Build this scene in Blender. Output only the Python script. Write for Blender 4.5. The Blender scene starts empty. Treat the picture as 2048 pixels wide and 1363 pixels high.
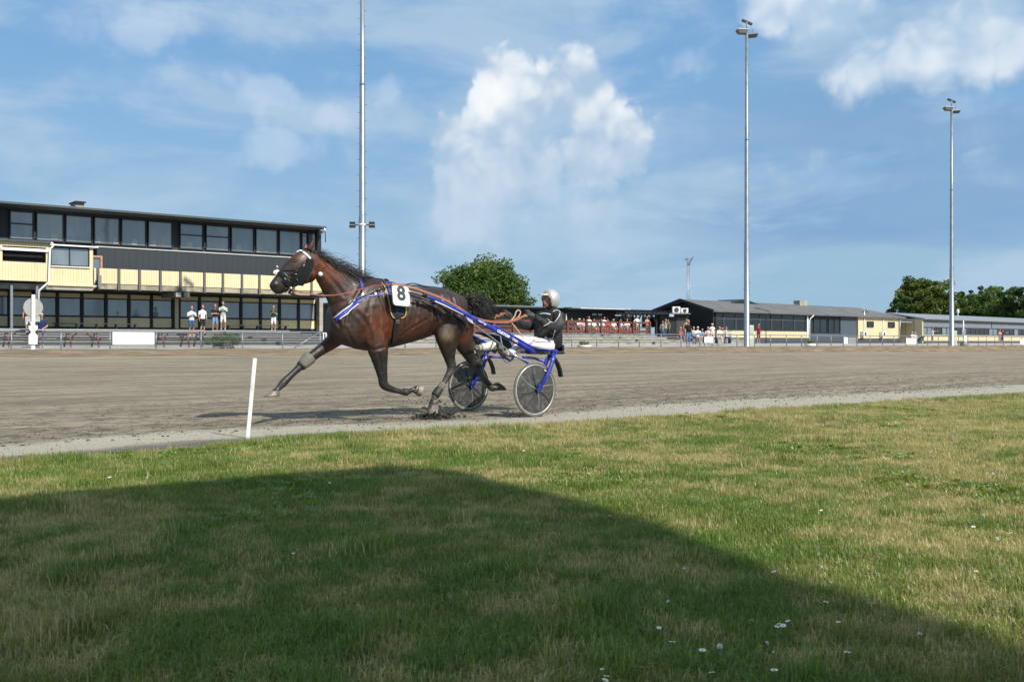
import bpy, bmesh, math, random
import numpy as np
from mathutils import Vector, Matrix, noise as mnoise
from mathutils.kdtree import KDTree
random.seed(7)
SC = bpy.context.scene
COL = SC.collection
R = math.radians

# ---------------------------------------------------------------- camera, sky, sun, exposure
F, HZ, CH = 2048.0, 684.0, 0.955          # focal length in photo pixels, horizon row, eye height
cam = bpy.data.cameras.new('camera')
cam.lens, cam.sensor_width, cam.sensor_fit = 36.0, 36.0, 'HORIZONTAL'
cam.clip_start, cam.clip_end = 0.05, 9000
camo = bpy.data.objects.new('camera', cam)
COL.objects.link(camo)
camo.location = (0, 0, CH)
camo.rotation_euler = (R(90) + math.atan((HZ - 681.5) / F), 0, 0)
cam.dof.use_dof = True
cam.dof.focus_distance = 12.5
cam.dof.aperture_fstop = 10.0
SC.camera = camo

SUN_EL = 42.0
SUNV = Vector((0.70, -0.714, 0)).normalized() * math.cos(R(SUN_EL)) + Vector((0, 0, math.sin(R(SUN_EL))))   # towards the sun
sun = bpy.data.lights.new('sun', 'SUN')
sun.energy, sun.angle, sun.color = 3.7, R(0.53), (1.0, 0.95, 0.86)
suno = bpy.data.objects.new('sun', sun)
COL.objects.link(suno)
suno.rotation_euler = SUNV.to_track_quat('Z', 'Y').to_euler()
suno.location = (30, -30, 40)

SC.view_settings.view_transform = 'Standard'
SC.view_settings.look = 'None'
SC.view_settings.gamma = 1.0
SC.view_settings.use_curve_mapping = False
SC.view_settings.exposure = 0.68
SC.render.engine = 'CYCLES'
SC.cycles.max_bounces = 5; SC.cycles.diffuse_bounces = 3; SC.cycles.glossy_bounces = 3; SC.cycles.transmission_bounces = 2


class NT:
    """small helper that writes node trees"""
    def __init__(s, tree):
        s.t = tree; s.n = tree.nodes; s.l = tree.links
    def node(s, typ, **kw):
        nd = s.n.new(typ)
        for k, v in kw.items():
            setattr(nd, k, v)
        return nd
    def put(s, sock, v):
        if v is None: return
        if isinstance(v, bpy.types.NodeSocket): s.l.new(v, sock)
        elif isinstance(v, (tuple, list, Vector)):
            v = tuple(v)
            if sock.type == 'RGBA' and len(v) == 3: v = v + (1,)
            sock.default_value = v
        else: sock.default_value = v
    def math(s, op, a, b=None, c=None, clamp=False):
        nd = s.node('ShaderNodeMath', operation=op); nd.use_clamp = clamp
        s.put(nd.inputs[0], a); s.put(nd.inputs[1], b)
        if c is not None: s.put(nd.inputs[2], c)
        return nd.outputs[0]
    def vmath(s, op, a, b=None, scale=None):
        nd = s.node('ShaderNodeVectorMath', operation=op)
        s.put(nd.inputs[0], a); s.put(nd.inputs[1], b)
        if scale is not None: s.put(nd.inputs['Scale'], scale)
        return nd.outputs['Value'] if op in ('LENGTH', 'DOT_PRODUCT', 'DISTANCE') else nd.outputs[0]
    def noise(s, vec, scale=5, detail=4, rough=.55, dist=0, dims='3D'):
        nd = s.node('ShaderNodeTexNoise', noise_dimensions=dims)
        s.put(nd.inputs['Vector'], vec); s.put(nd.inputs['Scale'], scale); s.put(nd.inputs['Detail'], detail)
        s.put(nd.inputs['Roughness'], rough); s.put(nd.inputs['Distortion'], dist)
        return nd.outputs[0]
    def voronoi(s, vec, scale=5, out=0, **kw):
        nd = s.node('ShaderNodeTexVoronoi', **kw)
        s.put(nd.inputs['Vector'], vec); s.put(nd.inputs['Scale'], scale)
        return nd.outputs[out]
    def ramp(s, v, lo, hi, a=0.0, b=1.0, smooth=True):
        nd = s.node('ShaderNodeMapRange', interpolation_type='SMOOTHSTEP' if smooth else 'LINEAR')
        s.put(nd.inputs[0], v); s.put(nd.inputs[1], lo); s.put(nd.inputs[2], hi); s.put(nd.inputs[3], a); s.put(nd.inputs[4], b)
        return nd.outputs[0]
    def mix(s, f, a, b, mode='MIX'):
        nd = s.node('ShaderNodeMix', data_type='RGBA', blend_type=mode)
        s.put(nd.inputs[0], f); s.put(nd.inputs[6], a); s.put(nd.inputs[7], b)
        return nd.outputs[2]
    def sep(s, v):
        nd = s.node('ShaderNodeSeparateXYZ'); s.put(nd.inputs[0], v); return nd.outputs
    def comb(s, x, y, z):
        nd = s.node('ShaderNodeCombineXYZ'); s.put(nd.inputs[0], x); s.put(nd.inputs[1], y); s.put(nd.inputs[2], z)
        return nd.outputs[0]
    def mapping(s, v, loc=(0, 0, 0), rot=(0, 0, 0), scale=(1, 1, 1)):
        nd = s.node('ShaderNodeMapping'); s.put(nd.inputs[0], v)
        nd.inputs[1].default_value = loc; nd.inputs[2].default_value = rot; nd.inputs[3].default_value = scale
        return nd.outputs[0]


SKY_K = 0.84
world = bpy.data.worlds.new('World'); SC.world = world; world.use_nodes = True
world.cycles.sampling_method = 'MANUAL'; world.cycles.sample_map_resolution = 256
w = NT(world.node_tree); w.n.clear()
sky = w.node('ShaderNodeTexSky', sky_type='NISHITA')
sky.sun_disc = False
sky.sun_elevation = R(SUN_EL)
sky.sun_rotation = math.atan2(SUNV.x, SUNV.y)
sky.altitude = 20; sky.air_density = 1.0; sky.dust_density = 0.6; sky.ozone_density = 1.6
tc = w.node('ShaderNodeTexCoord').outputs['Generated']
xyz = w.sep(tc)
az = w.math('ARCTAN2', xyz[0], xyz[1])
el = w.math('ARCSINE', xyz[2])
flat = w.comb(az, el, 0.0)
# domain-warped billowing noise shared by the clouds (direction space, so it goes on all round)
wv = w.node('ShaderNodeTexNoise', noise_dimensions='2D'); w.put(wv.inputs['Vector'], flat); wv.inputs['Scale'].default_value = 20; wv.inputs['Detail'].default_value = 2
warp = w.vmath('ADD', flat, w.vmath('SCALE', w.vmath('SUBTRACT', wv.outputs[1], (.5, .5, .5)), scale=.022))
def billow(v, det=2.6):
    nd = w.node('ShaderNodeTexVoronoi', feature='F1', normalize=True, voronoi_dimensions='2D'); w.put(nd.inputs['Vector'], v)
    nd.inputs['Scale'].default_value = 15; nd.inputs['Detail'].default_value = det; nd.inputs['Roughness'].default_value = .48; nd.inputs['Lacunarity'].default_value = 2.3
    return w.math('SUBTRACT', .385, nd.outputs[0])
fb = w.math('SUBTRACT', w.noise(warp, 9, 6, .55, 0, '2D'), .5)
puff = w.math('ADD', w.math('MULTIPLY', billow(warp), .75), w.math('MULTIPLY', fb, .9))
bil0 = billow(warp, 1.6); bil1 = billow(w.vmath('ADD', warp, (-.006, .017, 0)), 1.6)
def blob(a0, e0, ra, re):
    d = w.vmath('LENGTH', w.vmath('DIVIDE', w.vmath('SUBTRACT', flat, (a0, e0, 0)), (ra, re, 1)))
    return w.ramp(d, 0.0, 1.0, 1.0, 0.0)
def dirpx(px, py):
    x, y = (px - 1024) / F, (HZ - py) / F
    return math.atan(x), math.atan(y / math.hypot(1, x))
def blobpx(px, py, rx, ry):
    a, e = dirpx(px, py); return blob(a, e, rx / F * 1.0, ry / F * 1.0)
def cluster(lst):
    r_ = None
    for t in lst:
        b = blobpx(*t); r_ = b if r_ is None else w.math('MAXIMUM', r_, b)
    return r_
# heaped cumulus in view, its paler skirt, the bank at the upper right, loose puffs on the left
cum = cluster([(1150, 195, 170, 200), (1020, 225, 150, 190), (915, 330, 150, 200), (1185, 300, 190, 170), (1030, 320, 270, 210)])
skirt = cluster([(930, 400, 230, 190), (1120, 390, 330, 170)])
ban = cluster([(1680, 30, 200, 150), (1790, 110, 330, 130), (2000, 80, 280, 130), (1560, 10, 200, 90)])
sml = cluster([(610, 75, 90, 90), (680, 140, 90, 80), (420, 150, 170, 100), (530, 190, 150, 90), (270, 60, 180, 90), (770, 180, 90, 60), (680, 235, 90, 60), (560, 300, 200, 70), (1390, 120, 120, 60)])
cu_f = w.math('ADD', w.math('MULTIPLY', cum, .60), puff)
cu = w.ramp(cu_f, .25, .40)
sk = w.ramp(w.math('ADD', w.math('MULTIPLY', skirt, .52), w.math('MULTIPLY', puff, .9)), .26, .62)
bk = w.ramp(w.math('ADD', w.math('MULTIPLY', ban, .62), puff), .20, .52)
sm = w.ramp(w.math('ADD', w.math('MULTIPLY', sml, .50), w.math('MULTIPLY', puff, 1.9)), .26, .86)
sm = w.math('MULTIPLY', sm, w.ramp(sml, .0, .35, .12, 1.0))
bk = w.math('MULTIPLY', bk, w.ramp(ban, .0, .35, .10, 1.0))
cu = w.math('MULTIPLY', cu, w.ramp(cum, .0, .2, .0, 1.0))
haze_c = w.ramp(w.math('ADD', w.math('MULTIPLY', w.math('MAXIMUM', cum, skirt), .6), fb), .12, .7)
# thin veil everywhere, stretched along the horizon, and grey-blue undersides further right
veil = w.ramp(w.noise(w.mapping(flat, (3.1, 0, 0), (0, 0, R(9)), (2.0, 6.0, 1)), 2.6, 6, .56, .25, '2D'), .36, .68)
ga, ge = dirpx(1880, 250)
gb, gf = dirpx(1950, 190)
grey_n = w.noise(w.mapping(flat, (9.3, 4, 0), (0, 0, R(-6)), (1.6, 7.0, 1)), 2.2, 5, .55, .5, '2D')
grey = w.math('MULTIPLY', w.ramp(grey_n, .30, .56), w.math('ADD', .12, w.math('MULTIPLY', w.math('MAXIMUM', blob(ga, ge, .34, .12), blob(ga - .05, ge - .07, .34, .07)), 1.2)), clamp=True)
low = w.ramp(el, 0.0, .30, 1.0, 0.0)
up = w.ramp(el, -.02, 0.0)
lit = w.math('ADD', w.ramp(w.math('SUBTRACT', bil0, bil1), -.16, .20, 0, .62), w.ramp(puff, -.1, .35, 0, .38))
K = SKY_K
def sc_(c): return tuple(q * K for q in c)
base = w.mix(.80, w.mix(1.0, sky.outputs[0], (.72, .84, .90), 'MULTIPLY'), sc_((1.50, 3.05, 5.25)))
base = w.mix(w.math('MULTIPLY', low, .85), base, sc_((2.7, 4.05, 5.1)))
c1 = w.mix(w.math('MULTIPLY', veil, .80), base, sc_((3.5, 4.6, 5.8)))
c2 = w.mix(w.math('MULTIPLY', grey, .85), c1, sc_((1.62, 2.95, 4.75)))
c3 = w.mix(w.math('MULTIPLY', sm, .36), c2, sc_((5.4, 6.1, 6.9)))
c3 = w.mix(w.math('MULTIPLY', haze_c, .62), c3, sc_((3.5, 4.6, 5.8)))
c3 = w.mix(w.math('MULTIPLY', sk, .44), c3, sc_((5.4, 6.0, 6.8)))
cuh = w.ramp(el, .11, .25)
base_sh = w.ramp(el, .20, .13)
cu_col = w.mix(w.math('MULTIPLY', lit, w.math('ADD', .22, w.math('MULTIPLY', cuh, .78))), sc_((3.1, 4.2, 5.5)), sc_((7.9, 7.9, 7.8)))
c4 = w.mix(w.math('MULTIPLY', cu, w.math('ADD', .45, w.math('MULTIPLY', cuh, .45))), c3, cu_col)
bk_col = w.mix(w.math('MULTIPLY', lit, .9), sc_((3.4, 4.6, 5.9)), sc_((7.6, 7.7, 7.8)))
c5 = w.mix(w.math('MULTIPLY', bk, .70), c4, bk_col)
# scattered cloud added out of view, overhead and behind, to brighten the shade
over = w.math('MULTIPLY', w.ramp(w.math('ADD', w.math('MULTIPLY', puff, 1.2), .16), .06, .50), w.ramp(el, .34, .50))
c5 = w.mix(w.math('MULTIPLY', over, .75), c5, sc_((6.9, 7.2, 7.6)))
c6 = w.mix(up, (1.0, 1.05, .95), c5)
bgn = w.node('ShaderNodeBackground'); w.put(bgn.inputs[0], c6); bgn.inputs[1].default_value = 0.1
w.l.new(bgn.outputs[0], w.node('ShaderNodeOutputWorld').inputs[0])

# ---------------------------------------------------------------- places: along the track (u), across it (n)
TH = R(38.5); CT, ST = math.cos(TH), math.sin(TH)
UD = Vector((CT, ST, 0)); ND = Vector((-ST, CT, 0)); UP = Vector((0, 0, 1))
def W(u, n, z=0.0): return Vector((u * CT - n * ST, u * ST + n * CT, z))
def dep(px, n): return n / (-ST * (px - 1024) / F + CT)
def U(px, n): y = dep(px, n); return CT * (px - 1024) / F * y + ST * y
def Zp(px, py, n): return CH + (HZ - py) / F * dep(px, n)
def P(px, py, n): return W(U(px, n), n, Zp(px, py, n))       # where the sight line through a photo point crosses the plane n
def PY(px, py, y): return Vector(((px - 1024) / F * y, y, CH + (HZ - py) / F * y))
def smooth(a, b, x):
    t = max(0., min(1., (x - a) / (b - a))); return t * t * (3 - 2 * t)
def gz(u, n):
    """height of the bare ground"""
    edge = .35 - .28 * max(0., min(1.3, (u - 9.4) / 87))
    if n < 9.0: return .045 * (1 - smooth(8.3, 9.0, n))
    if n < 45: return edge * max(0., (n - 12) / 33)
    return edge + (.64 - edge) * smooth(45, 47.4, n) + .2 * smooth(48, 60, n)

# ---------------------------------------------------------------- materials
MATS = {}
def mat(name, col, rough=.7, var=.18, scale=6.0, bump=0.0, bscale=40.0, metal=0.0, spec=.5, dirt=None, coat=0.0, aniso=(1, 1, 1)):
    if name in MATS: return MATS[name]
    m = bpy.data.materials.new(name); m.use_nodes = True
    t = NT(m.node_tree); b = t.n['Principled BSDF']
    co = t.mapping(t.node('ShaderNodeTexCoord').outputs['Object'], scale=aniso)
    nz = t.noise(co, scale, 5, .6)
    k = t.ramp(nz, .25, .75, 1 - var, 1 + var, False)
    c = t.mix(1.0, col, t.comb(k, k, k), 'MULTIPLY')
    if dirt:
        c = t.mix(t.math('MULTIPLY', t.ramp(t.noise(co, dirt[1], 6, .65), .45, .7), dirt[2]), c, dirt[0])
    t.put(b.inputs['Base Color'], c)
    t.put(b.inputs['Roughness'], t.ramp(nz, .2, .8, max(0.02, rough - .08), min(1, rough + .08), False))
    b.inputs['Metallic'].default_value = metal
    b.inputs['Specular IOR Level'].default_value = spec
    b.inputs['Coat Weight'].default_value = coat
    if bump:
        bn = t.node('ShaderNodeBump'); bn.inputs['Strength'].default_value = bump; bn.inputs['Distance'].default_value = .02
        t.put(bn.inputs['Height'], t.noise(co, bscale, 4, .6)); t.l.new(bn.outputs[0], b.inputs['Normal'])
    MATS[name] = m
    return m

def vcol_mat(name, rough=.6, spec=.4, var=.12, scale=18, sheen=0.0, bump=0.0, coat=0.0, bscale=60):
    """colour comes from the mesh's own 'tint' attribute"""
    if name in MATS: return MATS[name]
    m = bpy.data.materials.new(name); m.use_nodes = True
    t = NT(m.node_tree); b = t.n['Principled BSDF']
    at = t.node('ShaderNodeAttribute'); at.attribute_name = 'tint'
    co = t.node('ShaderNodeTexCoord').outputs['Object']
    nz = t.noise(co, scale, 5, .6)
    k = t.ramp(nz, .25, .75, 1 - var, 1 + var, False)
    t.put(b.inputs['Base Color'], t.mix(1.0, at.outputs[0], t.comb(k, k, k), 'MULTIPLY'))
    t.put(b.inputs['Roughness'], t.ramp(nz, .2, .8, rough - .08, rough + .1, False))
    b.inputs['Specular IOR Level'].default_value = spec
    b.inputs['Sheen Weight'].default_value = sheen
    b.inputs['Coat Weight'].default_value = coat
    if bump:
        bn = t.node('ShaderNodeBump'); bn.inputs['Strength'].default_value = bump; bn.inputs['Distance'].default_value = .01
        t.put(bn.inputs['Height'], t.noise(co, bscale, 4, .6)); t.l.new(bn.outputs[0], b.inputs['Normal'])
    MATS[name] = m
    return m

# ---------------------------------------------------------------- mesh and object helpers
WL = {}                                     # world location of every parent
def link(o, parent=None):
    COL.objects.link(o)
    if parent is not None: o.parent = parent
    return o
def tag(o, label=None, cat=None, group=None, kind=None):
    if label: o['label'] = label
    if cat: o['category'] = cat
    if group: o['group'] = group
    if kind: o['kind'] = kind
    return o
def thing(name, label, cat, loc, group=None):
    o = bpy.data.objects.new(name, None); o.empty_display_size = .2
    o.location = loc; link(o); WL[o] = Vector(loc)
    return tag(o, label, cat, group)

class MB:
    def __init__(s): s.v = []; s.f = []; s.m = []; s.mi = 0; s.smooth = []
    def poly(s, pts, sm=False):
        k = len(s.v); s.v += [tuple(p) for p in pts]; s.f.append(tuple(range(k, k + len(pts)))); s.m.append(s.mi); s.smooth.append(sm)
        return s
    def faces(s, verts, faces, sm=False):
        k = len(s.v); s.v += [tuple(p) for p in verts]
        for f in faces: s.f.append(tuple(i + k for i in f)); s.m.append(s.mi); s.smooth.append(sm)
        return s
    def hexa(s, p):   # bottom ring 0-3, top ring 4-7
        return s.faces(p, [(3, 2, 1, 0), (4, 5, 6, 7), (0, 1, 5, 4), (1, 2, 6, 5), (2, 3, 7, 6), (3, 0, 4, 7)])
    def box(s, fr, a0, a1, b0, b1, z0, z1):
        return s.hexa([fr(a0, b0, z0), fr(a1, b0, z0), fr(a1, b1, z0), fr(a0, b1, z0), fr(a0, b0, z1), fr(a1, b0, z1), fr(a1, b1, z1), fr(a0, b1, z1)])
    def bar(s, p, q, wd, hg, side=None):   # straight bar of rectangular section
        p, q = Vector(p), Vector(q); d = (q - p).normalized()
        x = (side or (UP if abs(d.z) < .95 else UD)).cross(d).normalized() * (wd / 2); y = d.cross(x).normalized() * (hg / 2)
        return s.hexa([p - x - y, p + x - y, p + x + y, p - x + y, q - x - y, q + x - y, q + x + y, q - x + y])
    def tube(s, pts, rad, seg=8, sm=True, flat=None, cap=True):
        """round tube through points; rad is a number or one per point; flat=(side vector, ratio) squashes it"""
        pts = [Vector(p) for p in pts]; n = len(pts)
        if not isinstance(rad, (list, tuple)): rad = [rad] * n
        vs = []; prev = None
        for i, p in enumerate(pts):
            d = (pts[min(i + 1, n - 1)] - pts[max(i - 1, 0)]).normalized()
            if flat: x = (flat[0] - d * flat[0].dot(d)).normalized()
            elif prev is not None: x = (prev - d * prev.dot(d)).normalized()
            else: x = (UP if abs(d.z) < .9 else UD).cross(d).normalized()
            prev = x; y = d.cross(x).normalized()
            k = flat[1] if flat else 1.0
            for j in range(seg):
                a = 2 * math.pi * j / seg
                vs.append(p + x * math.cos(a) * rad[i] * k + y * math.sin(a) * rad[i])
        fs = [(i * seg + j, i * seg + (j + 1) % seg, (i + 1) * seg + (j + 1) % seg, (i + 1) * seg + j) for i in range(n - 1) for j in range(seg)]
        s.faces(vs, fs, sm)
        if cap:
            k = len(s.v) - len(vs)
            s.f.append(tuple(k + j for j in reversed(range(seg)))); s.m.append(s.mi); s.smooth.append(False)
            s.f.append(tuple(k + (n - 1) * seg + j for j in range(seg))); s.m.append(s.mi); s.smooth.append(False)
        return s
    def disc(s, c, x, y, thick, seg=32):
        """flat round plate, x and y are its half axes"""
        c = Vector(c); nn = x.cross(y).normalized() * thick / 2
        r = [c + x * math.cos(2 * math.pi * j / seg) + y * math.sin(2 * math.pi * j / seg) for j in range(seg)]
        vs = [p - nn for p in r] + [p + nn for p in r]
        return s.faces(vs, [tuple(reversed(range(seg))), tuple(range(seg, 2 * seg))] + [(j, (j + 1) % seg, seg + (j + 1) % seg, seg + j) for j in range(seg)])
    def build(s, name, mats, parent=None, bevel=0.0, loc=None):
        me = bpy.data.meshes.new(name)
        off = WL[parent] if parent is not None else (Vector(loc) if loc is not None else Vector((0, 0, 0)))
        me.from_pydata([(Vector(v) - off)[:] for v in s.v], [], s.f); me.update()
        if not isinstance(mats, (list, tuple)): mats = [mats]
        for m in mats: me.materials.append(m)
        me.polygons.foreach_set('material_index', s.m); me.polygons.foreach_set('use_smooth', s.smooth)
        bm = bmesh.new(); bm.from_mesh(me); bmesh.ops.recalc_face_normals(bm, faces=bm.faces); bm.to_mesh(me); bm.free()
        o = bpy.data.objects.new(name, me); link(o, parent)
        if parent is None and loc is not None: o.location = loc
        WL[o] = off
        if bevel:
            bv = o.modifiers.new('bevel', 'BEVEL'); bv.width = bevel; bv.segments = 2; bv.limit_method = 'ANGLE'
        return o

def clone(o, delta, parent=None):
    """copy of a thing and its parts, moved by delta"""
    c = o.copy(); COL.objects.link(c); c.parent = parent
    if parent is None: c.location = Vector(o.location) + Vector(delta)
    WL[c] = WL[o] + Vector(delta)
    for ch in list(o.children): clone(ch, delta, c)
    return c

def frame(org, ang):
    d = Vector((math.cos(ang), math.sin(ang), 0)); nn = Vector((-math.sin(ang), math.cos(ang), 0)); org = Vector(org)
    def fr(a, b, z): return org + d * a + nn * b + UP * z
    return fr

# ---- bodies: lofted pieces fused into one skin
def catmull(keys, k):
    """keys: list of equal-length tuples of floats -> denser list"""
    out = []
    n = len(keys)
    for i in range(n - 1):
        p0, p1, p2, p3 = [np.array(keys[max(0, min(n - 1, j))], float) for j in (i - 1, i, i + 1, i + 2)]
        for t in np.arange(k) / k:
            out.append(tuple(.5 * (2 * p1 + (p2 - p0) * t + (2 * p0 - 5 * p1 + 4 * p2 - p3) * t * t + (3 * p1 - p0 - 3 * p2 + p3) * t ** 3)))
    out.append(tuple(keys[-1])); return out
def ring_loft(secs, seg=20):
    """secs: (centre, half axis a, half axis b, squareness)"""
    vs = []; fs = []
    for c, a, b, e in secs:
        for j in range(seg):
            t = 2 * math.pi * j / seg; ca, sa = math.cos(t), math.sin(t)
            ca = math.copysign(abs(ca) ** e, ca); sa = math.copysign(abs(sa) ** e, sa)
            vs.append(c + a * ca + b * sa)
    n = len(secs)
    fs = [(i * seg + j, i * seg + (j + 1) % seg, (i + 1) * seg + (j + 1) % seg, (i + 1) * seg + j) for i in range(n - 1) for j in range(seg)]
    fs += [tuple(reversed(range(seg))), tuple((n - 1) * seg + j for j in range(seg))]
    return vs, fs
def limb(joints, side, k=5, seg=16):
    """joints: (point, half width along the limb's profile, half thickness sideways)"""
    keys = [tuple(j[0]) + (j[1], j[2]) for j in joints]
    d = catmull(keys, k); secs = []
    pts = [Vector(q[:3]) for q in d]
    for i, q in enumerate(d):
        t = (pts[min(i + 1, len(d) - 1)] - pts[max(i - 1, 0)]).normalized()
        b = (side - t * side.dot(t)).normalized(); a = t.cross(b).normalized()
        secs.append((pts[i], a * max(.003, q[3]), b * max(.003, q[4]), 1.0))
    # round ends
    return ring_loft(secs, seg)
def fuse(name, pieces, voxel, iters=4, fac=.5, mat_=None, parent=None, tint=None, loc=None):
    """pieces: (tag, (verts, faces)).  One continuous skin; tint(co, tag) -> rgb per vertex"""
    vs = []; fs = []; tags = []
    for tg, (v, f) in pieces:
        k = len(vs); vs += [Vector(p) for p in v]; fs += [tuple(i + k for i in q) for q in f]; tags += [tg] * len(v)
    me = bpy.data.meshes.new('src'); me.from_pydata([p[:] for p in vs], [], fs)
    bm = bmesh.new(); bm.from_mesh(me); bmesh.ops.recalc_face_normals(bm, faces=bm.faces); bm.to_mesh(me); bm.free()
    o = bpy.data.objects.new('src', me); COL.objects.link(o)
    rm = o.modifiers.new('r', 'REMESH'); rm.mode = 'VOXEL'; rm.voxel_size = voxel
    sm = o.modifiers.new('s', 'SMOOTH'); sm.factor = fac; sm.iterations = iters
    dg = bpy.context.evaluated_depsgraph_get()
    ev = o.evaluated_get(dg)
    out = bpy.data.meshes.new_from_object(ev)
    bpy.data.objects.remove(o); bpy.data.meshes.remove(me)
    out.name = name
    kd = KDTree(len(vs))
    for i, p in enumerate(vs): kd.insert(p, i)
    kd.balance()
    at = out.attributes.new('tint', 'FLOAT_COLOR', 'POINT')
    cols = np.ones((len(out.vertices), 4), np.float32)
    off = WL[parent] if parent is not None else Vector(loc or (0, 0, 0))
    for i, v in enumerate(out.vertices):
        cols[i, :3] = tint(v.co, tags[kd.find(v.co)[1]])
    at.data.foreach_set('color', cols.ravel())
    for v in out.vertices: v.co -= off
    for p in out.polygons: p.use_smooth = True
    out.materials.clear(); out.materials.append(mat_)
    ob = bpy.data.objects.new(name, out); link(ob, parent); WL[ob] = off
    if parent is None: ob.location = off
    return ob

# ================================================================ GROUND
def strip(name, u0, u1, du, n0, n1, dn, m, zoff=0.0, rough=None, kind='structure', nedge0=None, nedge1=None):
    nu, nn = int(round((u1 - u0) / du)), int(round((n1 - n0) / dn))
    vs = []; fs = []
    for i in range(nu + 1):
        u = u0 + (u1 - u0) * i / nu
        a = n0 if nedge0 is None else nedge0(u); b = n1 if nedge1 is None else nedge1(u)
        for j in range(nn + 1):
            n = a + (b - a) * j / nn
            z = gz(u, n) + zoff + (rough(u, n) if rough else 0)
            vs.append(W(u, n, z)[:])
    fs = [(i * (nn + 1) + j, (i + 1) * (nn + 1) + j, (i + 1) * (nn + 1) + j + 1, i * (nn + 1) + j + 1) for i in range(nu) for j in range(nn)]
    me = bpy.data.meshes.new(name); me.from_pydata(vs, [], fs); me.materials.append(m)
    me.polygons.foreach_set('use_smooth', [True] * len(fs))
    o = bpy.data.objects.new(name, me); link(o); WL[o] = Vector()
    return tag(o, kind=kind)
def nz2(x, y, sc, seed=0): return mnoise.noise(Vector((x * sc, y * sc, seed)))
def lawn_edge(u): return 8.62 + .10 * nz2(u, 0, .35, 3) + .09 * nz2(u, 0, 1.6, 9) - .16 * (1 - smooth(1.5, 3.4, u)) + .42 * smooth(3.2, 4.6, u) * (1 - smooth(5.3, 6.9, u)) - .008 * max(0, u - 9)

def un_coords(t):
    """along-track / across-track coordinates of the shading point, from its place in the world"""
    p = t.node('ShaderNodeNewGeometry').outputs['Position']
    u = t.vmath('DOT_PRODUCT', p, tuple(UD)); n = t.vmath('DOT_PRODUCT', p, tuple(ND))
    return p, u, n

def dirt_material():
    m = bpy.data.materials.new('track_dirt'); m.use_nodes = True
    t = NT(m.node_tree); b = t.n['Principled BSDF']
    p, u, n = un_coords(t)
    bend = t.math('ADD', n, t.math('MULTIPLY', t.noise(t.comb(t.math('MULTIPLY', u, .12), t.math('MULTIPLY', n, .15), 7.0), 1.0, 3), 2.2))
    streak = t.noise(t.comb(t.math('MULTIPLY', u, .10), t.math('MULTIPLY', bend, 1.1), 0.0), 1.4, 8, .70)
    streak2 = t.noise(t.comb(t.math('MULTIPLY', u, .30), t.math('MULTIPLY', bend, 3.2), 4.0), 1.7, 6, .65)
    patch = t.noise(t.comb(t.math('MULTIPLY', u, .35), n, 2.0), .9, 6, .6)
    grit = t.noise(p, 38, 4, .7)
    clump = t.noise(p, 9, 5, .7)
    c = t.mix(t.ramp(streak, .40, .60), (.182, .150, .104), (.305, .256, .180))
    c = t.mix(t.math('MULTIPLY', t.ramp(streak2, .44, .68), .38), c, (.38, .325, .24))
    c = t.mix(t.math('MULTIPLY', t.ramp(patch, .50, .68), .4), c, (.15, .128, .095))
    # darker churned soil along the line the horses run, paler packed lane at the inside
    churn = t.math('MULTIPLY', t.ramp(n, 10.2, 10.55), t.ramp(n, 19.0, 12.0))
    spots = t.ramp(t.math('ADD', t.noise(t.comb(t.math('MULTIPLY', u, .55), n, 0.0), 5.5, 7, .74), t.math('MULTIPLY', grit, .30)), .62, .76)
    c = t.mix(t.math('MULTIPLY', t.math('MULTIPLY', spots, .85), t.math('ADD', .38, t.math('MULTIPLY', churn, .62))), c, (.055, .048, .038))
    wob = t.math('ADD', n, t.math('MULTIPLY', t.math('SUBTRACT', t.noise(t.comb(u, t.math('MULTIPLY', n, .6), 0.0), .9, 5), .5), .55))
    wob = t.math('SUBTRACT', wob, t.math('MULTIPLY', t.math('MULTIPLY', t.ramp(u, 1.0, 4.2), t.ramp(u, 7.4, 5.0)), .55))
    wob = t.math('ADD', wob, t.math('MULTIPLY', t.math('SUBTRACT', clump, .5), .5))
    lane = t.math('MULTIPLY', t.ramp(wob, 8.95, 9.3), t.ramp(t.math('SUBTRACT', wob, t.ramp(u, 7.5, 12.0, 0, .75)), 10.5, 10.0))
    c = t.mix(t.math('MULTIPLY', lane, .8), c, t.mix(t.ramp(grit, .35, .65), (.31, .285, .23), (.37, .34, .275)))
    edge = t.ramp(wob, 9.2, 8.9)
    c = t.mix(t.math('MULTIPLY', edge, t.ramp(clump, .25, .55)), c, (.125, .11, .088))
    far = t.ramp(n, 42.5, 44.2)
    c = t.mix(t.math('MULTIPLY', far, t.ramp(streak2, .35, .6, .3, .9)), c, (.36, .325, .25))
    k = t.ramp(grit, .3, .7, .82, 1.14, False)
    t.put(b.inputs['Base Color'], t.mix(1.0, c, t.comb(k, k, k), 'MULTIPLY'))
    b.inputs['Roughness'].default_value = .93; b.inputs['Specular IOR Level'].default_value = .25
    bn = t.node('ShaderNodeBump'); bn.inputs['Strength'].default_value = 1.0; bn.inputs['Distance'].default_value = .055
    hgt = t.math('ADD', t.math('MULTIPLY', streak2, .7), t.math('ADD', t.math('MULTIPLY', grit, .4), t.math('MULTIPLY', clump, .8)))
    t.put(bn.inputs['Height'], t.math('MULTIPLY', hgt, t.math('SUBTRACT', 1.0, t.math('MULTIPLY', lane, .75))))
    t.l.new(bn.outputs[0], b.inputs['Normal'])
    return m
M_DIRT = dirt_material()
def turf_col(t, p):
    """green and dry patches of the lawn"""
    a = t.noise(p, .7, 4, .6); bb = t.noise(p, 4.5, 5, .65)
    dryn = t.ramp(t.math('ADD', t.math('MULTIPLY', a, .55), t.math('MULTIPLY', bb, .57)), .44, .70)
    return dryn
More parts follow.
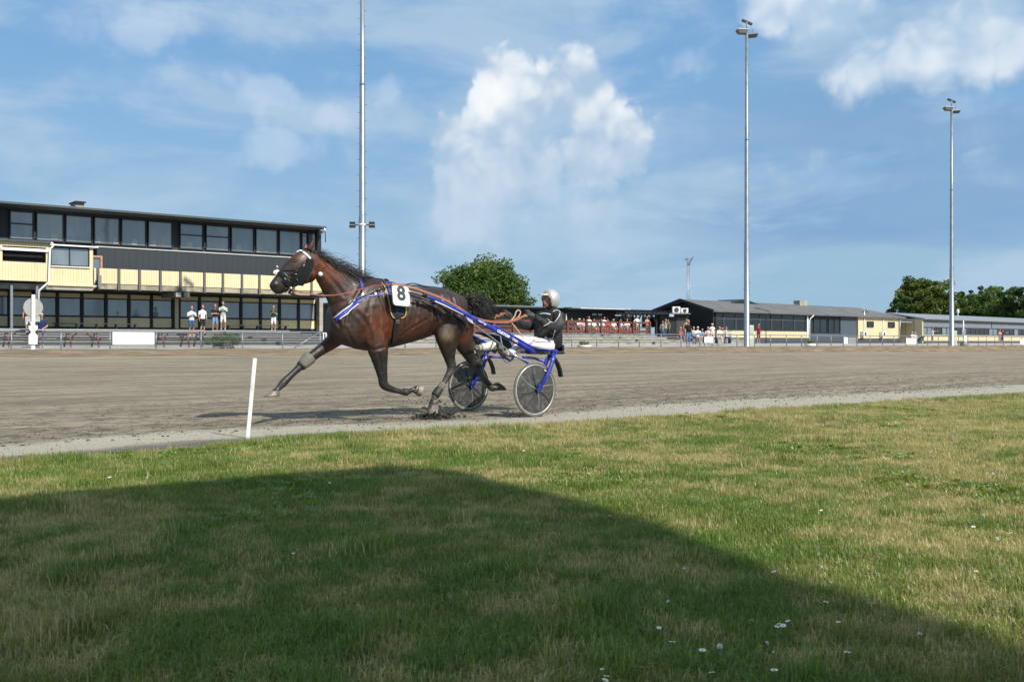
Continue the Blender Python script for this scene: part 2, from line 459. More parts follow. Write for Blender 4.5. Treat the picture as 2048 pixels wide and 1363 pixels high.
def soil_material():
    m = bpy.data.materials.new('lawn_soil'); m.use_nodes = True
    t = NT(m.node_tree); b = t.n['Principled BSDF']
    p, u, n = un_coords(t)
    dry = turf_col(t, p)
    c = t.mix(dry, (.085, .095, .03), (.25, .20, .10))
    c = t.mix(t.ramp(t.noise(p, 30, 4, .7), .4, .7, 0, .45), c, (.07, .06, .032))
    t.put(b.inputs['Base Color'], c); b.inputs['Roughness'].default_value = 1.0; b.inputs['Specular IOR Level'].default_value = .1
    bn = t.node('ShaderNodeBump'); bn.inputs['Strength'].default_value = 1.0; bn.inputs['Distance'].default_value = .03
    t.put(bn.inputs['Height'], t.noise(p, 45, 5, .7)); t.l.new(bn.outputs[0], b.inputs['Normal'])
    return m
M_SOIL = soil_material()
def bank_material():
    m = bpy.data.materials.new('bank_soil'); m.use_nodes = True
    t = NT(m.node_tree); b = t.n['Principled BSDF']
    p, u, n = un_coords(t)
    a = t.noise(t.comb(t.math('MULTIPLY', u, .5), t.math('MULTIPLY', n, 2.0), 0.0), 1.2, 6, .65); g = t.noise(p, 5, 5, .7)
    c = t.mix(t.ramp(a, .35, .65), (.155, .115, .075), (.265, .21, .145))
    c = t.mix(t.math('MULTIPLY', t.ramp(g, .5, .72), t.ramp(n, 46.2, 47.6)), c, (.085, .105, .035))
    t.put(b.inputs['Base Color'], c); b.inputs['Roughness'].default_value = 1.0; b.inputs['Specular IOR Level'].default_value = .1
    bn = t.node('ShaderNodeBump'); bn.inputs['Strength'].default_value = 1.0; bn.inputs['Distance'].default_value = .12
    t.put(bn.inputs['Height'], g); t.l.new(bn.outputs[0], b.inputs['Normal'])
    return m
def gravel_material():
    m = bpy.data.materials.new('apron_gravel'); m.use_nodes = True
    t = NT(m.node_tree); b = t.n['Principled BSDF']
    p, u, n = un_coords(t)
    g = t.noise(p, 14, 4, .75); a = t.noise(p, .4, 4, .6)
    c = t.mix(t.ramp(g, .3, .7), (.26, .245, .215), (.44, .42, .38))
    c = t.mix(t.ramp(a, .5, .75, 0, .5), c, (.22, .205, .17))
    t.put(b.inputs['Base Color'], c); b.inputs['Roughness'].default_value = .95; b.inputs['Specular IOR Level'].default_value = .2
    bn = t.node('ShaderNodeBump'); bn.inputs['Strength'].default_value = .7; bn.inputs['Distance'].default_value = .04
    t.put(bn.inputs['Height'], g); t.l.new(bn.outputs[0], b.inputs['Normal'])
    return m
M_BANK, M_GRAVEL = bank_material(), gravel_material()

strip('lawn', -14, 32, .25, -3.5, 8.7, .4, M_SOIL, nedge1=lawn_edge, rough=lambda u, n: .018 * nz2(u, n, .9, 1) * (n < 8.5))
strip('infield', -160, 240, 20, -160, -3.5, 30, mat('infield_turf', (.07, .085, .03), .95, .35, .3))
strip('infield', -160, -14, 10, -3.5, 8.7, 4, mat('infield_turf', (.07, .085, .03)))
strip('infield', 32, 240, 10, -3.5, 8.6, 4, mat('infield_turf', (.07, .085, .03)))
def rut(u, n):
    k = smooth(10.1, 10.5, n)
    r = .010 * nz2(u * .12, n * 2.2, 1.0, 5) + .007 * nz2(u * .6, n * 3, 1.3, 8)
    r += k * (1 - smooth(12, 16, n)) * (.016 * nz2(u * 2.1, n * 2.6, 1.4, 2) + .008 * nz2(u, n, 7, 6))
    lane = smooth(9.2, 9.5, n) * (1 - smooth(10, 10.3, n))
    return r * (1 - .8 * lane)
strip('race_track', -14, 34, .16, 8.6, 16, .10, M_DIRT, rough=rut, nedge0=lambda u: lawn_edge(u) - .05)
strip('race_track', -14, 34, .6, 16, 45, .35, M_DIRT, rough=lambda u, n: rut(u, n) * 1.4 + .012 * nz2(u * .05, n * .9, 1, 3))
strip('race_track', 34, 240, 2.5, 8.55, 45, .6, M_DIRT, rough=lambda u, n: .012 * nz2(u * .05, n * .9, 1, 3))
strip('race_track', -160, -14, 5, 8.55, 45, 2, M_DIRT)
strip('track_bank', -60, 240, .8, 44.95, 47.9, .25, M_BANK, rough=lambda u, n: (.05 * nz2(u * .5, n, 1.3, 4) + .03 * nz2(u, n, 2.7, 7)) * smooth(44.95, 45.8, n))
strip('gravel_apron', -60, 240, 4, 47.85, 150, 4, M_GRAVEL, zoff=-.01)
m = MB()
m.box(lambda a, b, z: W(a, b, z), -2500, 2500, 149, 4000, -2, .8)
m.box(lambda a, b, z: W(a, b, z), -2500, -59, 44.9, 149, -2, .4)
m.box(lambda a, b, z: W(a, b, z), 239, 2500, -160, 149, -2, .3)
tag(m.build('ground', mat('far_field', (.08, .095, .04), .95, .3, .05)), kind='structure')

# loose clods thrown up on the track
def clods(name, count, un, size, m, z0=0.0):
    rnd = random.Random(11); base = bmesh.new(); bmesh.ops.create_icosphere(base, subdivisions=1, radius=1)
    bv = [v.co.copy() for v in base.verts]; bf = [tuple(v.index for v in f.verts) for f in base.faces]; base.free()
    vs = []; fs = []
    for _ in range(count):
        u, n = un(rnd); s = size(rnd); k = len(vs); z = gz(u, n) + (rut(u, n) if n < 16 else 0) + s * .25 + z0
        c = W(u, n, z); rx, ry, rz = rnd.uniform(.6, 1.5), rnd.uniform(.6, 1.5), rnd.uniform(.4, .8)
        for p in bv:
            j = 1 + rnd.uniform(-.28, .28); vs.append((c.x + p.x * s * rx * j, c.y + p.y * s * ry * j, c.z + p.z * s * rz * j))
        fs += [tuple(i + k for i in f) for f in bf]
    me = bpy.data.meshes.new(name); me.from_pydata(vs, [], fs); me.materials.append(m)
    o = bpy.data.objects.new(name, me); link(o); WL[o] = Vector(); return o
def un1(r):
    q = r.random()
    if q < .55: return r.uniform(2, 22), r.gauss(11.0, .55)
    if q < .8: return r.uniform(1, 26), r.uniform(10.3, 16)
    return r.uniform(0, 24), r.uniform(8.75, 9.3)
tag(clods('loose_clods', 7000, un1, lambda r: min(.020, .003 + r.expovariate(260)), mat('clod_soil', (.10, .086, .066), .95, .5, 20)),
    'small dark clods of soil scattered over the dirt track', 'soil', kind='stuff')
def un2(r): return U(872, 10.62) + r.gauss(0, .13), 10.62 + r.gauss(0, .09)
tag(clods('kicked_soil', 520, un2, lambda r: min(.030, .005 + r.expovariate(130)), mat('wet_soil', (.045, .039, .031), .95, .4, 20)),
    'heap of dark soil kicked up round the planted hind hoof', 'soil', kind='stuff')
rr = random.Random(5)
ks = bpy.data.objects['kicked_soil'].data
for k in range(520):     # pile it up and let some of it fly
    dz = abs(rr.gauss(0, .03)) + (abs(rr.gauss(0, .09)) if k % 5 == 0 else 0)
    for i in range(k * 12, k * 12 + 12): ks.vertices[i].co.z += dz
def un3(r): return U(925, 10.5) + r.gauss(0, .42), 10.75 + r.gauss(0, .3)
fl = clods('flying_clods', 170, un3, lambda r: min(.016, .003 + r.expovariate(260)), mat('wet_soil', (.045, .039, .031)))
me = fl.data
for k in range(170):
    dz = abs(rr.gauss(0, .13)); 
    for i in range(k * 12, k * 12 + 12): me.vertices[i].co.z += dz
tag(fl, 'specks of dirt flying behind the trotting hooves', 'soil', kind='stuff')

# ================================================================ LAWN GRASS (blades in tufts, spread by geometry nodes)
def grass_material():
    m = bpy.data.materials.new('grass_blade'); m.use_nodes = True
    t = NT(m.node_tree); t.n.clear()
    p, u, n = un_coords(t)
    at = t.node('ShaderNodeAttribute'); at.attribute_name = 'bl'
    bl = t.sep(at.outputs[0])
    oi = t.node('ShaderNodeObjectInfo').outputs['Random']
    dry = turf_col(t, p)
    # drier towards the right-hand, sunnier side of the lawn
    more = t.ramp(u, 2.0, 11.0, -.10, .30)
    pick = t.math('ADD', t.math('ADD', t.math('MULTIPLY', dry, 1.0), more), t.math('MULTIPLY', t.math('SUBTRACT', bl[0], .5), .75))
    isdry = t.ramp(pick, .42, .78)
    g = t.mix(bl[1], (.098, .168, .022), (.215, .290, .050))
    g = t.mix(t.ramp(t.noise(p, 1.1, 3, .5), .42, .66), g, t.mix(bl[1], (.145, .19, .03), (.275, .310, .065)))
    d = t.mix(bl[2], (.40, .32, .13), (.62, .53, .28))
    c = t.mix(isdry, g, d)
    k = t.ramp(oi, 0, 1, .78, 1.2, False)
    c = t.mix(1.0, c, t.comb(k, k, k), 'MULTIPLY')
    df = t.node('ShaderNodeBsdfDiffuse'); t.put(df.inputs[0], c)
    tr = t.node('ShaderNodeBsdfTranslucent'); t.put(tr.inputs[0], t.mix(1.0, c, (1.0, 1.05, .55), 'MULTIPLY'))
    gl = t.node('ShaderNodeBsdfGlossy'); gl.inputs['Roughness'].default_value = .45; gl.inputs[0].default_value = (.8, .85, .8, 1)
    m1 = t.node('ShaderNodeMixShader'); m1.inputs[0].default_value = .42; t.l.new(df.outputs[0], m1.inputs[1]); t.l.new(tr.outputs[0], m1.inputs[2])
    m2 = t.node('ShaderNodeMixShader'); m2.inputs[0].default_value = .05; t.l.new(m1.outputs[0], m2.inputs[1]); t.l.new(gl.outputs[0], m2.inputs[2])
    t.l.new(m2.outputs[0], t.node('ShaderNodeOutputMaterial').inputs[0])
    return m
M_GRASS = grass_material()
def tuft(seed, blades, rad, h0, h1, wd, lean, leaf=False):
    r = random.Random(seed); vs = []; fs = []; cl = []
    for _ in range(blades):
        a = r.uniform(0, 6.283); q = rad * math.sqrt(r.random()); x, y = q * math.cos(a), q * math.sin(a)
        b = r.uniform(0, 6.283); h = r.uniform(h0, h1); ln = abs(r.gauss(0, lean)) * h
        wv = wd * r.uniform(.6, 1.3); dx, dy = math.cos(b), math.sin(b); sx, sy = -dy * wv, dx * wv
        ct = (r.random(), r.random(), r.random(), 1)
        k = len(vs)
        if leaf:   # small round clover or dandelion leaves on a stalk
            vs += [(x - sx * .2, y - sy * .2, 0), (x + sx * .2, y + sy * .2, 0), (x + dx * ln + sx, y + dy * ln + sy, h * .8), (x + dx * ln - sx, y + dy * ln - sy, h * .8),
                   (x + dx * (ln + wv * 1.6) + sx * .8, y + dy * (ln + wv * 1.6) + sy * .8, h), (x + dx * (ln + wv * 1.6) - sx * .8, y + dy * (ln + wv * 1.6) - sy * .8, h)]
            fs += [(k, k + 1, k + 2, k + 3), (k + 3, k + 2, k + 4, k + 5)]; cl += [(.05, r.random(), ct[2], 1)] * 6
        else:
            z1 = h * .55
            vs += [(x - sx, y - sy, -.005), (x + sx, y + sy, -.005), (x + dx * ln * .35 + sx * .8, y + dy * ln * .35 + sy * .8, z1), (x + dx * ln * .35 - sx * .8, y + dy * ln * .35 - sy * .8, z1), (x + dx * ln, y + dy * ln, h * (1 - .35 * min(1, ln / h)))]
            fs += [(k, k + 1, k + 2, k + 3), (k + 3, k + 2, k + 4)]; cl += [ct] * 5
    me = bpy.data.meshes.new('tuft'); me.from_pydata(vs, [], fs)
    at = me.attributes.new('bl', 'FLOAT_COLOR', 'POINT'); at.data.foreach_set('color', np.array(cl, np.float32).ravel())
    me.materials.append(M_GRASS); me.polygons.foreach_set('use_smooth', [True] * len(fs))
    return bpy.data.objects.new('tuft', me)
TUFTS = bpy.data.collections.new('tufts')
specs = [(1, 80, .09, .014, .046, .0012, .75), (2, 80, .09, .018, .052, .0013, .7), (3, 70, .085, .012, .04, .0012, .95), (4, 80, .10, .02, .058, .0013, .65),
         (5, 65, .08, .014, .042, .0015, .8), (6, 50, .07, .04, .105, .0017, .55), (7, 26, .07, .016, .04, .0065, .6, True)]
for i, s_ in enumerate(specs):
    o = tuft(*s_); o.name = 'tuft_%d' % i; TUFTS.objects.link(o)
def grass_points():
    r = np.random.RandomState(3); pts = []
    N = 240000
    y = r.uniform(1.4, 20.0, N); x = r.uniform(-.5, .5, N) * (1.15 * y + 2.6)
    # density falls with distance; area sampled so that each point stands for the same share
    dens = np.where(y < 5, 430, np.where(y < 9, 320, 200.0))
    area = 18.6 / N * (1.15 * y + 2.6)
    keep = r.rand(N) < dens * area
    out = []
    for a, b in zip(x[keep], y[keep]):
        u = a * CT + b * ST; n = -a * ST + b * CT
        e = lawn_edge(u)
        if n > e + .10: continue
        if n > e - .25 and r.rand() < .40 + (n - e) * 1.5: continue
        bare = nz2(u, n, .45, 21) + .5 * nz2(u, n, 1.3, 22)
        if n > 6.8 and u > 9 and nz2(u, n, .8, 31) > .42 and r.rand() < .85: continue
        q = nz2(u, n, .9, 41); q2 = nz2(u, n, 2.2, 42)
        v = r.rand()
        if q2 > .38 and v < .38: k = 5
        elif q < -.34 and v < .25: k = 6
        elif n > e - .5 and v < (.75 if 3.4 < u < 6.6 else .3): k = 5
        else: k = r.randint(0, 5)
        out.append((a, b, gz(u, n) + .018 * nz2(u, n, .9, 1) * (n < 8.5), k, r.uniform(0, 6.283), r.uniform(.75, 1.2) * (1.0 + .25 * q)))
    return np.array(out)
GP = grass_points()
me = bpy.data.meshes.new('lawn_grass'); me.from_pydata([tuple(q[:3]) for q in GP], [], [])
for nm, col_, ty in (('kind_i', 3, 'INT'), ('rz', 4, 'FLOAT'), ('sc', 5, 'FLOAT')):
    at = me.attributes.new(nm, ty, 'POINT'); at.data.foreach_set('value', GP[:, col_].astype(np.int32 if ty == 'INT' else np.float32))
lg = bpy.data.objects.new('lawn_grass', me); link(lg); WL[lg] = Vector()
tag(lg, 'short mown grass, green and straw coloured, covering the infield lawn', 'grass', kind='stuff')
ng = bpy.data.node_groups.new('spread', 'GeometryNodeTree')
ng.interface.new_socket('Geometry', in_out='INPUT', socket_type='NodeSocketGeometry'); ng.interface.new_socket('Geometry', in_out='OUTPUT', socket_type='NodeSocketGeometry')
g = NT(ng); gi = g.node('NodeGroupInput'); go = g.node('NodeGroupOutput')
ci = g.node('GeometryNodeCollectionInfo'); ci.inputs[0].default_value = TUFTS; ci.inputs[1].default_value = True; ci.inputs[2].default_value = True
ip = g.node('GeometryNodeInstanceOnPoints'); ip.inputs['Pick Instance'].default_value = True
def named(nm, ty):
    nd = g.node('GeometryNodeInputNamedAttribute'); nd.data_type = ty; nd.inputs[0].default_value = nm; return nd.outputs[0]
g.l.new(gi.outputs[0], ip.inputs['Points']); g.l.new(ci.outputs[0], ip.inputs['Instance'])
g.l.new(named('kind_i', 'INT'), ip.inputs['Instance Index'])
cx = g.node('ShaderNodeCombineXYZ'); g.l.new(named('rz', 'FLOAT'), cx.inputs[2]); g.l.new(cx.outputs[0], ip.inputs['Rotation'])
g.l.new(named('sc', 'FLOAT'), ip.inputs['Scale']); g.l.new(ip.outputs[0], go.inputs[0])
lg.modifiers.new('spread', 'NODES').node_group = ng

# white clover heads, daisies and buttercups standing in the lawn
def flower(seed, col_, petals):
    r = random.Random(seed); m = MB()
    m.mi = 0; m.tube([(0, 0, 0), (.004, 0, .03), (.002, .003, .055)], .0011, 5)
    m.mi = 1
    if petals:
        for k in range(12):
            a = 6.283 * k / 12; d = Vector((math.cos(a), math.sin(a), 0)); s_ = Vector((-d.y, d.x, 0)) * .0022
            c = Vector((.002, .003, .056)); m.poly([c + d * .003 - s_, c + d * .003 + s_, c + d * .0115 + s_ + UP * .002, c + d * .0115 - s_ + UP * .002])
        m.mi = 2; m.disc((.002, .003, .0575), Vector((.004, 0, 0)), Vector((0, .004, 0)), .003, 8)
    else:
        for k in range(42):
            z = r.uniform(-.4, 1); a = r.uniform(0, 6.283); q = math.sqrt(max(0, 1 - z * z)); d = Vector((q * math.cos(a), q * math.sin(a), z)); s_ = d.cross(UP + Vector((.1, 0, 0))).normalized() * .0016
            c = Vector((.002, .003, .058)); m.poly([c + d * .003 - s_, c + d * .003 + s_, c + d * .0105 + s_ * .6, c + d * .0105 - s_ * .6])
    return m
fm = [mat('stem_green', (.06, .11, .02)), mat('petal_white', (.72, .72, .68), .7, .08), mat('flower_eye', (.6, .42, .05))]
fm2 = [fm[0], mat('petal_yellow', (.65, .48, .03), .6, .1), fm[2]]
FL = []
fd = flower(1, 0, True).build('daisy', fm); fc = flower(2, 0, False).build('clover_flower', fm); fb = flower(3, 0, True).build('buttercup', fm2)
spots = [(1686, 1107, 0), (1953, 1140, 0), (1978, 1155, 0), (1903, 1142, 0), (1582, 1236, 0), (1565, 1241, 0), (1570, 1249, 0), (1550, 1246, 0), (1681, 1236, 0), (1650, 1202, 0), (1343, 1284, 0), (1406, 1300, 0),
         (1207, 1328, 0), (1212, 1350, 0), (1200, 1354, 0), (1428, 1344, 0), (1548, 1344, 0), (1692, 1305, 0), (1316, 1246, 0), (1744, 1203, 0), (2028, 1066, 0), (1995, 1078, 1), (1436, 1292, 1), (1545, 1303, 1), (1526, 1277, 1), (1343, 1200, 1),
         (1842, 1265, 1), (1640, 1136, 1), (295, 953, 1), (222, 957, 0), (590, 940, 1), (612, 934, 1), (470, 917, 0), (340, 952, 0), (660, 965, 0), (1122, 1063, 0), (1220, 1029, 0), (1433, 1047, 1), (1645, 1016, 0), (1800, 950, 1),
         (1880, 955, 1), (1987, 950, 1), (1965, 1035, 1), (1947, 1052, 0), (1371, 1128, 0), (1555, 1141, 0), (1050, 905, 0), (1175, 945, 0), (1580, 900, 1), (1237, 944, 0), (1810, 975, 1), (1990, 975, 1), (740, 1064, 0), (588, 1099, 0), (1189, 1006, 2), (2040, 1028, 2), (1505, 1231, 2), (880, 870, 2)]
for i, (px, py, k) in enumerate(spots):
    y = F * (CH - .10) / (py - HZ); q = Vector(((px - 1024) / F * y, y, 0)); u, n = q.dot(UD), q.dot(ND)
    src = (fd, fc, fb)[k]; o = src.copy(); COL.objects.link(o)
    o.location = (q.x, q.y, gz(u, n) + .012); o.rotation_euler = (random.uniform(-.3, .3), random.uniform(-.3, .3), random.uniform(0, 6)); s_ = random.uniform(.6, 1.05) * (1.05 if y > 5 else .86); o.scale = (s_,) * 3
    tag(o, ('small white daisy with a yellow eye in the mown lawn', 'white clover flower head standing in the mown lawn', 'tiny yellow buttercup in the mown lawn')[k], 'flower', ('daisies in the lawn', 'clover flowers in the lawn', 'buttercups in the lawn')[k])
for o in (fd, fc, fb): bpy.data.objects.remove(o)

# white marker stake at the edge of the lawn
b0 = Vector(PY(494, 872, F * (CH - .02) / (872 - HZ))); t0 = b0 + Vector((.072, .03, .775))
m = MB(); m.bar(b0 - UP * .1, t0, .038, .016, side=Vector((0, 1, 0)))
st = m.build('marker_stake', mat('stake_white', (.78, .79, .76), .5, .06, 5, dirt=((.35, .31, .25), 7, .75)), loc=b0, bevel=.004)
tag(st, 'thin leaning white marker stake where the lawn meets the track', 'stake')

# ---- added unseen shelter: roof shaped to cast the lawn shadow, sides open for sky light
ROOF = 9.0
def sh(u, n): q = W(u, n, .085) + SUNV * ((ROOF - .085) / SUNV.z); return q
edge = [sh(-2.6, 6.22), sh(3.2, 6.42), sh(3.8, 6.38), sh(4.08, 6.0), sh(3.74, 3.95), sh(3.22, 2.55), sh(2.9, 1.2), sh(2.8, .2), sh(-2.6, .2)]
tw = thing('shadow_shelter', 'tall open shelter with flat roof on steel posts behind the lawn', 'shelter', W(edge[4].dot(UD) - 3, edge[4].dot(ND), 0))
m = MB(); k = len(edge); vs = [e - UP * .25 for e in edge] + edge
m.faces(vs, [tuple(reversed(range(k))), tuple(range(k, 2 * k))] + [(i, (i + 1) % k, k + (i + 1) % k, k + i) for i in range(k)])
m.build('roof', mat('shelter_roof', (.30, .30, .30), .8), tw)
u1_, n1_ = edge[4].dot(UD), edge[1].dot(ND); u0_ = edge[0].dot(UD)
for uu in (u0_ + .5, u1_ - 2.6):
    for nn_ in (n1_ - .9, n1_ - 5.6): m = MB(); m.tube([W(uu, nn_, 0), W(uu, nn_, ROOF - .255)], .09, 10); m.build('post', mat('shelter_steel', (.3, .32, .34), .5), tw)
m = MB(); m.box(W, u0_ + .4, u1_ - 2.4, n1_ - 5.7, n1_ - .8, 7.2, 7.3); m.build('platform', mat('shelter_timber', (.25, .2, .14), .8), tw)

# ================================================================ BUILDINGS
def board_mat(name, col, period, rough=.65, groove=.55, var=.12, dirt=None, metal=0.0):
    """upright boards: thin grooves every period metres along the wall"""
    if name in MATS: return MATS[name]
    m = bpy.data.materials.new(name); m.use_nodes = True
    t = NT(m.node_tree); b = t.n['Principled BSDF']
    p, u, n = un_coords(t)
    fr_ = t.math('FRACT', t.math('DIVIDE', u, period))
    gr = t.math('MULTIPLY', t.ramp(fr_, .0, .10), t.ramp(fr_, 1.0, .90))
    bd = t.noise(t.comb(t.math('FLOOR', t.math('DIVIDE', u, period)), 0.0, 0.0), 7.3, 1)
    k = t.math('MULTIPLY', t.ramp(gr, 0, 1, groove, 1, False), t.ramp(bd, .2, .8, 1 - var, 1 + var, False))
    c = t.mix(1.0, col, t.comb(k, k, k), 'MULTIPLY')
    z = t.sep(p)[2]
    st = t.noise(t.comb(t.math('MULTIPLY', u, 3.0), n, t.math('MULTIPLY', z, .5)), 1.7, 5, .65)
    c = t.mix(t.ramp(st, .52, .78, 0, .35), c, dirt or tuple(.45 * q for q in col))
    t.put(b.inputs['Base Color'], c); b.inputs['Roughness'].default_value = rough; b.inputs['Metallic'].default_value = metal
    bn = t.node('ShaderNodeBump'); bn.inputs['Strength'].default_value = .5; bn.inputs['Distance'].default_value = .02
    t.put(bn.inputs['Height'], gr); t.l.new(bn.outputs[0], b.inputs['Normal'])
    MATS[name] = m; return m
YEL = board_mat('yellow_boards', (.68, .575, .345), .16)
YELD = board_mat('yellow_boards_fine', (.62, .52, .315), .11)
YEL_BOUNCE = board_mat('yellow_bounce_panel', (.78, .66, .38), .55, groove=.92, var=.05)  # ground floor yellow, lightened in colour to stand in for bounce light
SLATE = board_mat('slate_boards', (.021, .029, .036), .45, groove=.9, var=.06)
BLACK = mat('black_paint', (.012, .013, .015), .55, .3, 2)
BLK2 = board_mat('black_boards', (.014, .015, .017), .15, groove=.6)
CONC = mat('concrete', (.33, .31, .27), .9, .3, 1.6, .4, 20, dirt=((.14, .12, .09), 1.3, .7))
GREYM = mat('grey_steel', (.20, .22, .24), .5, .2, 3, metal=.4)
GALV = mat('galvanised', (.25, .285, .32), .42, .16, 1.6, metal=.55, dirt=((.22, .24, .26), 2.5, .5))
WHITE = mat('white_paint', (.80, .80, .78), .5, .06, 3)
DARKIN = mat('dark_opening', (.006, .006, .007), .9)
def glass_mat(name, col, rough=.05, ior=2.1):
    if name in MATS: return MATS[name]
    m = bpy.data.materials.new(name); m.use_nodes = True
    t = NT(m.node_tree); b = t.n['Principled BSDF']
    p, u, n = un_coords(t); z = t.sep(p)[2]
    a = t.noise(t.comb(t.math('MULTIPLY', u, .9), 0.0, t.math('MULTIPLY', z, .35)), 1.3, 3, .5)
    k = t.ramp(a, .3, .7, .72, 1.25, False)
    t.put(b.inputs['Base Color'], t.mix(1.0, col, t.comb(k, k, k), 'MULTIPLY'))
    b.inputs['Roughness'].default_value = rough; b.inputs['Specular IOR Level'].default_value = .6; b.inputs['IOR'].default_value = ior
    bn = t.node('ShaderNodeBump'); bn.inputs['Strength'].default_value = .05; bn.inputs['Distance'].default_value = .05
    t.put(bn.inputs['Height'], t.noise(p, 1.3, 2)); t.l.new(bn.outputs[0], b.inputs['Normal'])
    MATS[name] = m; return m
GLASS = glass_mat('window_glass', (.15, .18, .195))
GLASS_G = glass_mat('window_glass_lower', (.19, .225, .235))  # lower panes paler: reflected sky light put into their base colour
GLASS2 = glass_mat('window_glass_b', (.125, .155, .175), .09); GLASS3 = glass_mat('window_glass_c', (.175, .20, .205), .06); GLASS_G2 = glass_mat('window_glass_lower_b', (.155, .19, .20), .09)
GLASS_D = glass_mat('window_glass_dark', (.012, .016, .017), .16, 1.5)

def part(name, mt, parent, fr, *rngs, bevel=0.0):
    m = MB()
    for r_ in rngs: m.box(fr, *r_)
    return m.build(name, mt, parent, bevel)
def window(parent, fr, a0, a1, b, z0, z1, glass, fmat, fw=.07, mull=(), trans=(), depth=.09):
    """framed window in a wall whose face is at b (outwards is towards smaller b): frame with its pane as sub-part"""
    m = MB()
    m.box(fr, a0, a1, b - depth, b, z0, z0 + fw); m.box(fr, a0, a1, b - depth, b, z1 - fw, z1)
    m.box(fr, a0, a0 + fw, b - depth + .002, b, z0 + fw, z1 - fw); m.box(fr, a1 - fw, a1, b - depth + .002, b, z0 + fw, z1 - fw)
    for x in mull: m.box(fr, x - fw / 2, x + fw / 2, b - depth + .003, b, z0 + fw, z1 - fw)
    for z in trans: m.box(fr, a0 + fw, a1 - fw, b - depth + .005, b, z - fw / 2, z + fw / 2)
    w_ = m.build('window', fmat, parent)
    xs = [a0 + fw * .5] + list(mull) + [a1 - fw * .5]; zs = [z0 + fw * .5] + list(trans) + [z1 - fw * .5]
    for i in range(len(xs) - 1):
        for j in range(len(zs) - 1):
            m = MB(); m.box(fr, xs[i], xs[i + 1], b - .035, b - .015, zs[j], zs[j + 1]); m.build('pane', glass, w_)
    return w_

# ---- grandstand: upper glazed gallery, slate band, yellow balcony, glazed ground floor
S0, S1 = 2.0, U(640, 70)
gs = thing('grandstand', 'long two storey grandstand with glazed gallery and yellow balcony panels', 'grandstand', W(25, 71, 1.75))
part('wall', SLATE, gs, W, (S0, S1 - .05, 70.02, 80, 4.71, 9.3), (S0, S1 - .1, 71.4, 80, 1.6, 4.7))
part('roof', mat('roof_felt', (.05, .052, .055), .8), gs, W, (S0 - .3, U(652, 68), 68, 81, 9.36, 9.52))
part('roof_edge', mat('roof_trim', (.06, .075, .075), .5), gs, W, (S0 - .3, U(652, 68), 67.93, 67.995, 9.40, 9.53))
part('fascia', BLACK, gs, W, (S0, S1, 69.5, 69.9, 9.24, 9.355))
part('eaves_post', BLACK, gs, W, (U(632, 69.2), U(640, 69.2), 69.0, 69.4, 5.6, 9.35))
m = MB(); m.bar(W(S1 + .1, 69.3, 8.5), W(U(650, 68.4), 68.4, 9.33), .06, .06); m.build('strut', BLACK, gs)
part('chimney', CONC, gs, W, (U(146, 74), U(163, 74), 73.4, 74.6, 9.5, 10.5)); part('chimney_cap', BLACK, gs, W, (U(144, 74), U(165, 74), 73.2, 74.8, 10.502, 10.6))
ups = [(-170, -120, 0), (-116, -66, 0), (-62, -8, 0), (18, 67, 1), (71, 127, 0), (129.5, 184, 0), (186.5, 239, 0), (241, 292, 0), (294.5, 344.5, 0), (358, 406, 1), (410, 458, 1), (460.5, 507.5, 0), (509.5, 555, 0), (556.5, 601, 0)]
for a, b, tr in ups:
    window(gs, W, U(a, 70), U(b, 70), 69.98, 7.42, 9.24, (GLASS, GLASS2, GLASS3)[int(abs(a)) % 3], BLACK, .07, trans=((8.42,) if tr else ()), depth=.14)
part('corner_glazing', GLASS, gs, W, (U(604, 70), U(612, 70), 69.9, 69.95, 7.5, 9.1), (U(616, 70), U(628, 70), 69.9, 69.95, 7.5, 9.1))
for px, zz, wd in ((68, 7.78, .42), (110, 7.76, .45), (196, 7.74, .4), (233, 7.72, .34), (270, 7.72, .36), (308, 7.72, .38), (327, 7.80, .3), (381, 7.78, .42), (415, 7.78, .36), (446, 7.78, .4), (479, 7.78, .38), (515, 7.72, .32)):
    u0 = U(px, 69.8); part('notice', mat('notice_paper', (.30, .33, .34), .5, .2), gs, W, (u0 - wd / 2, u0 + wd / 2, 69.935, 69.94, zz - .2, zz + .2))
m = MB()
u0, u1 = U(196, 69.2), S1 - .3; k = int((u1 - u0) / .09)
vs = []
for i in range(k + 1):
    uu = u0 + (u1 - u0) * i / k; h = .02 * (i % 2)
    vs += [W(uu, 69.15, 7.16 + h), W(uu, 69.15, 7.20 + h), W(uu, 69.98, 7.30 + h), W(uu, 69.98, 7.26 + h)]
m.faces(vs, [(4 * i + j, 4 * i + 4 + j, 4 * i + 4 + (j + 1) % 4, 4 * i + (j + 1) % 4) for i in range(k) for j in range(4)])
m.build('corrugated_flashing', mat('flashing_pale', (.55, .56, .55), .6), gs)
part('cladding_band', SLATE, gs, W, (U(192, 69.4), S1 - .2, 69.2, 70.0, 4.6, 7.15))
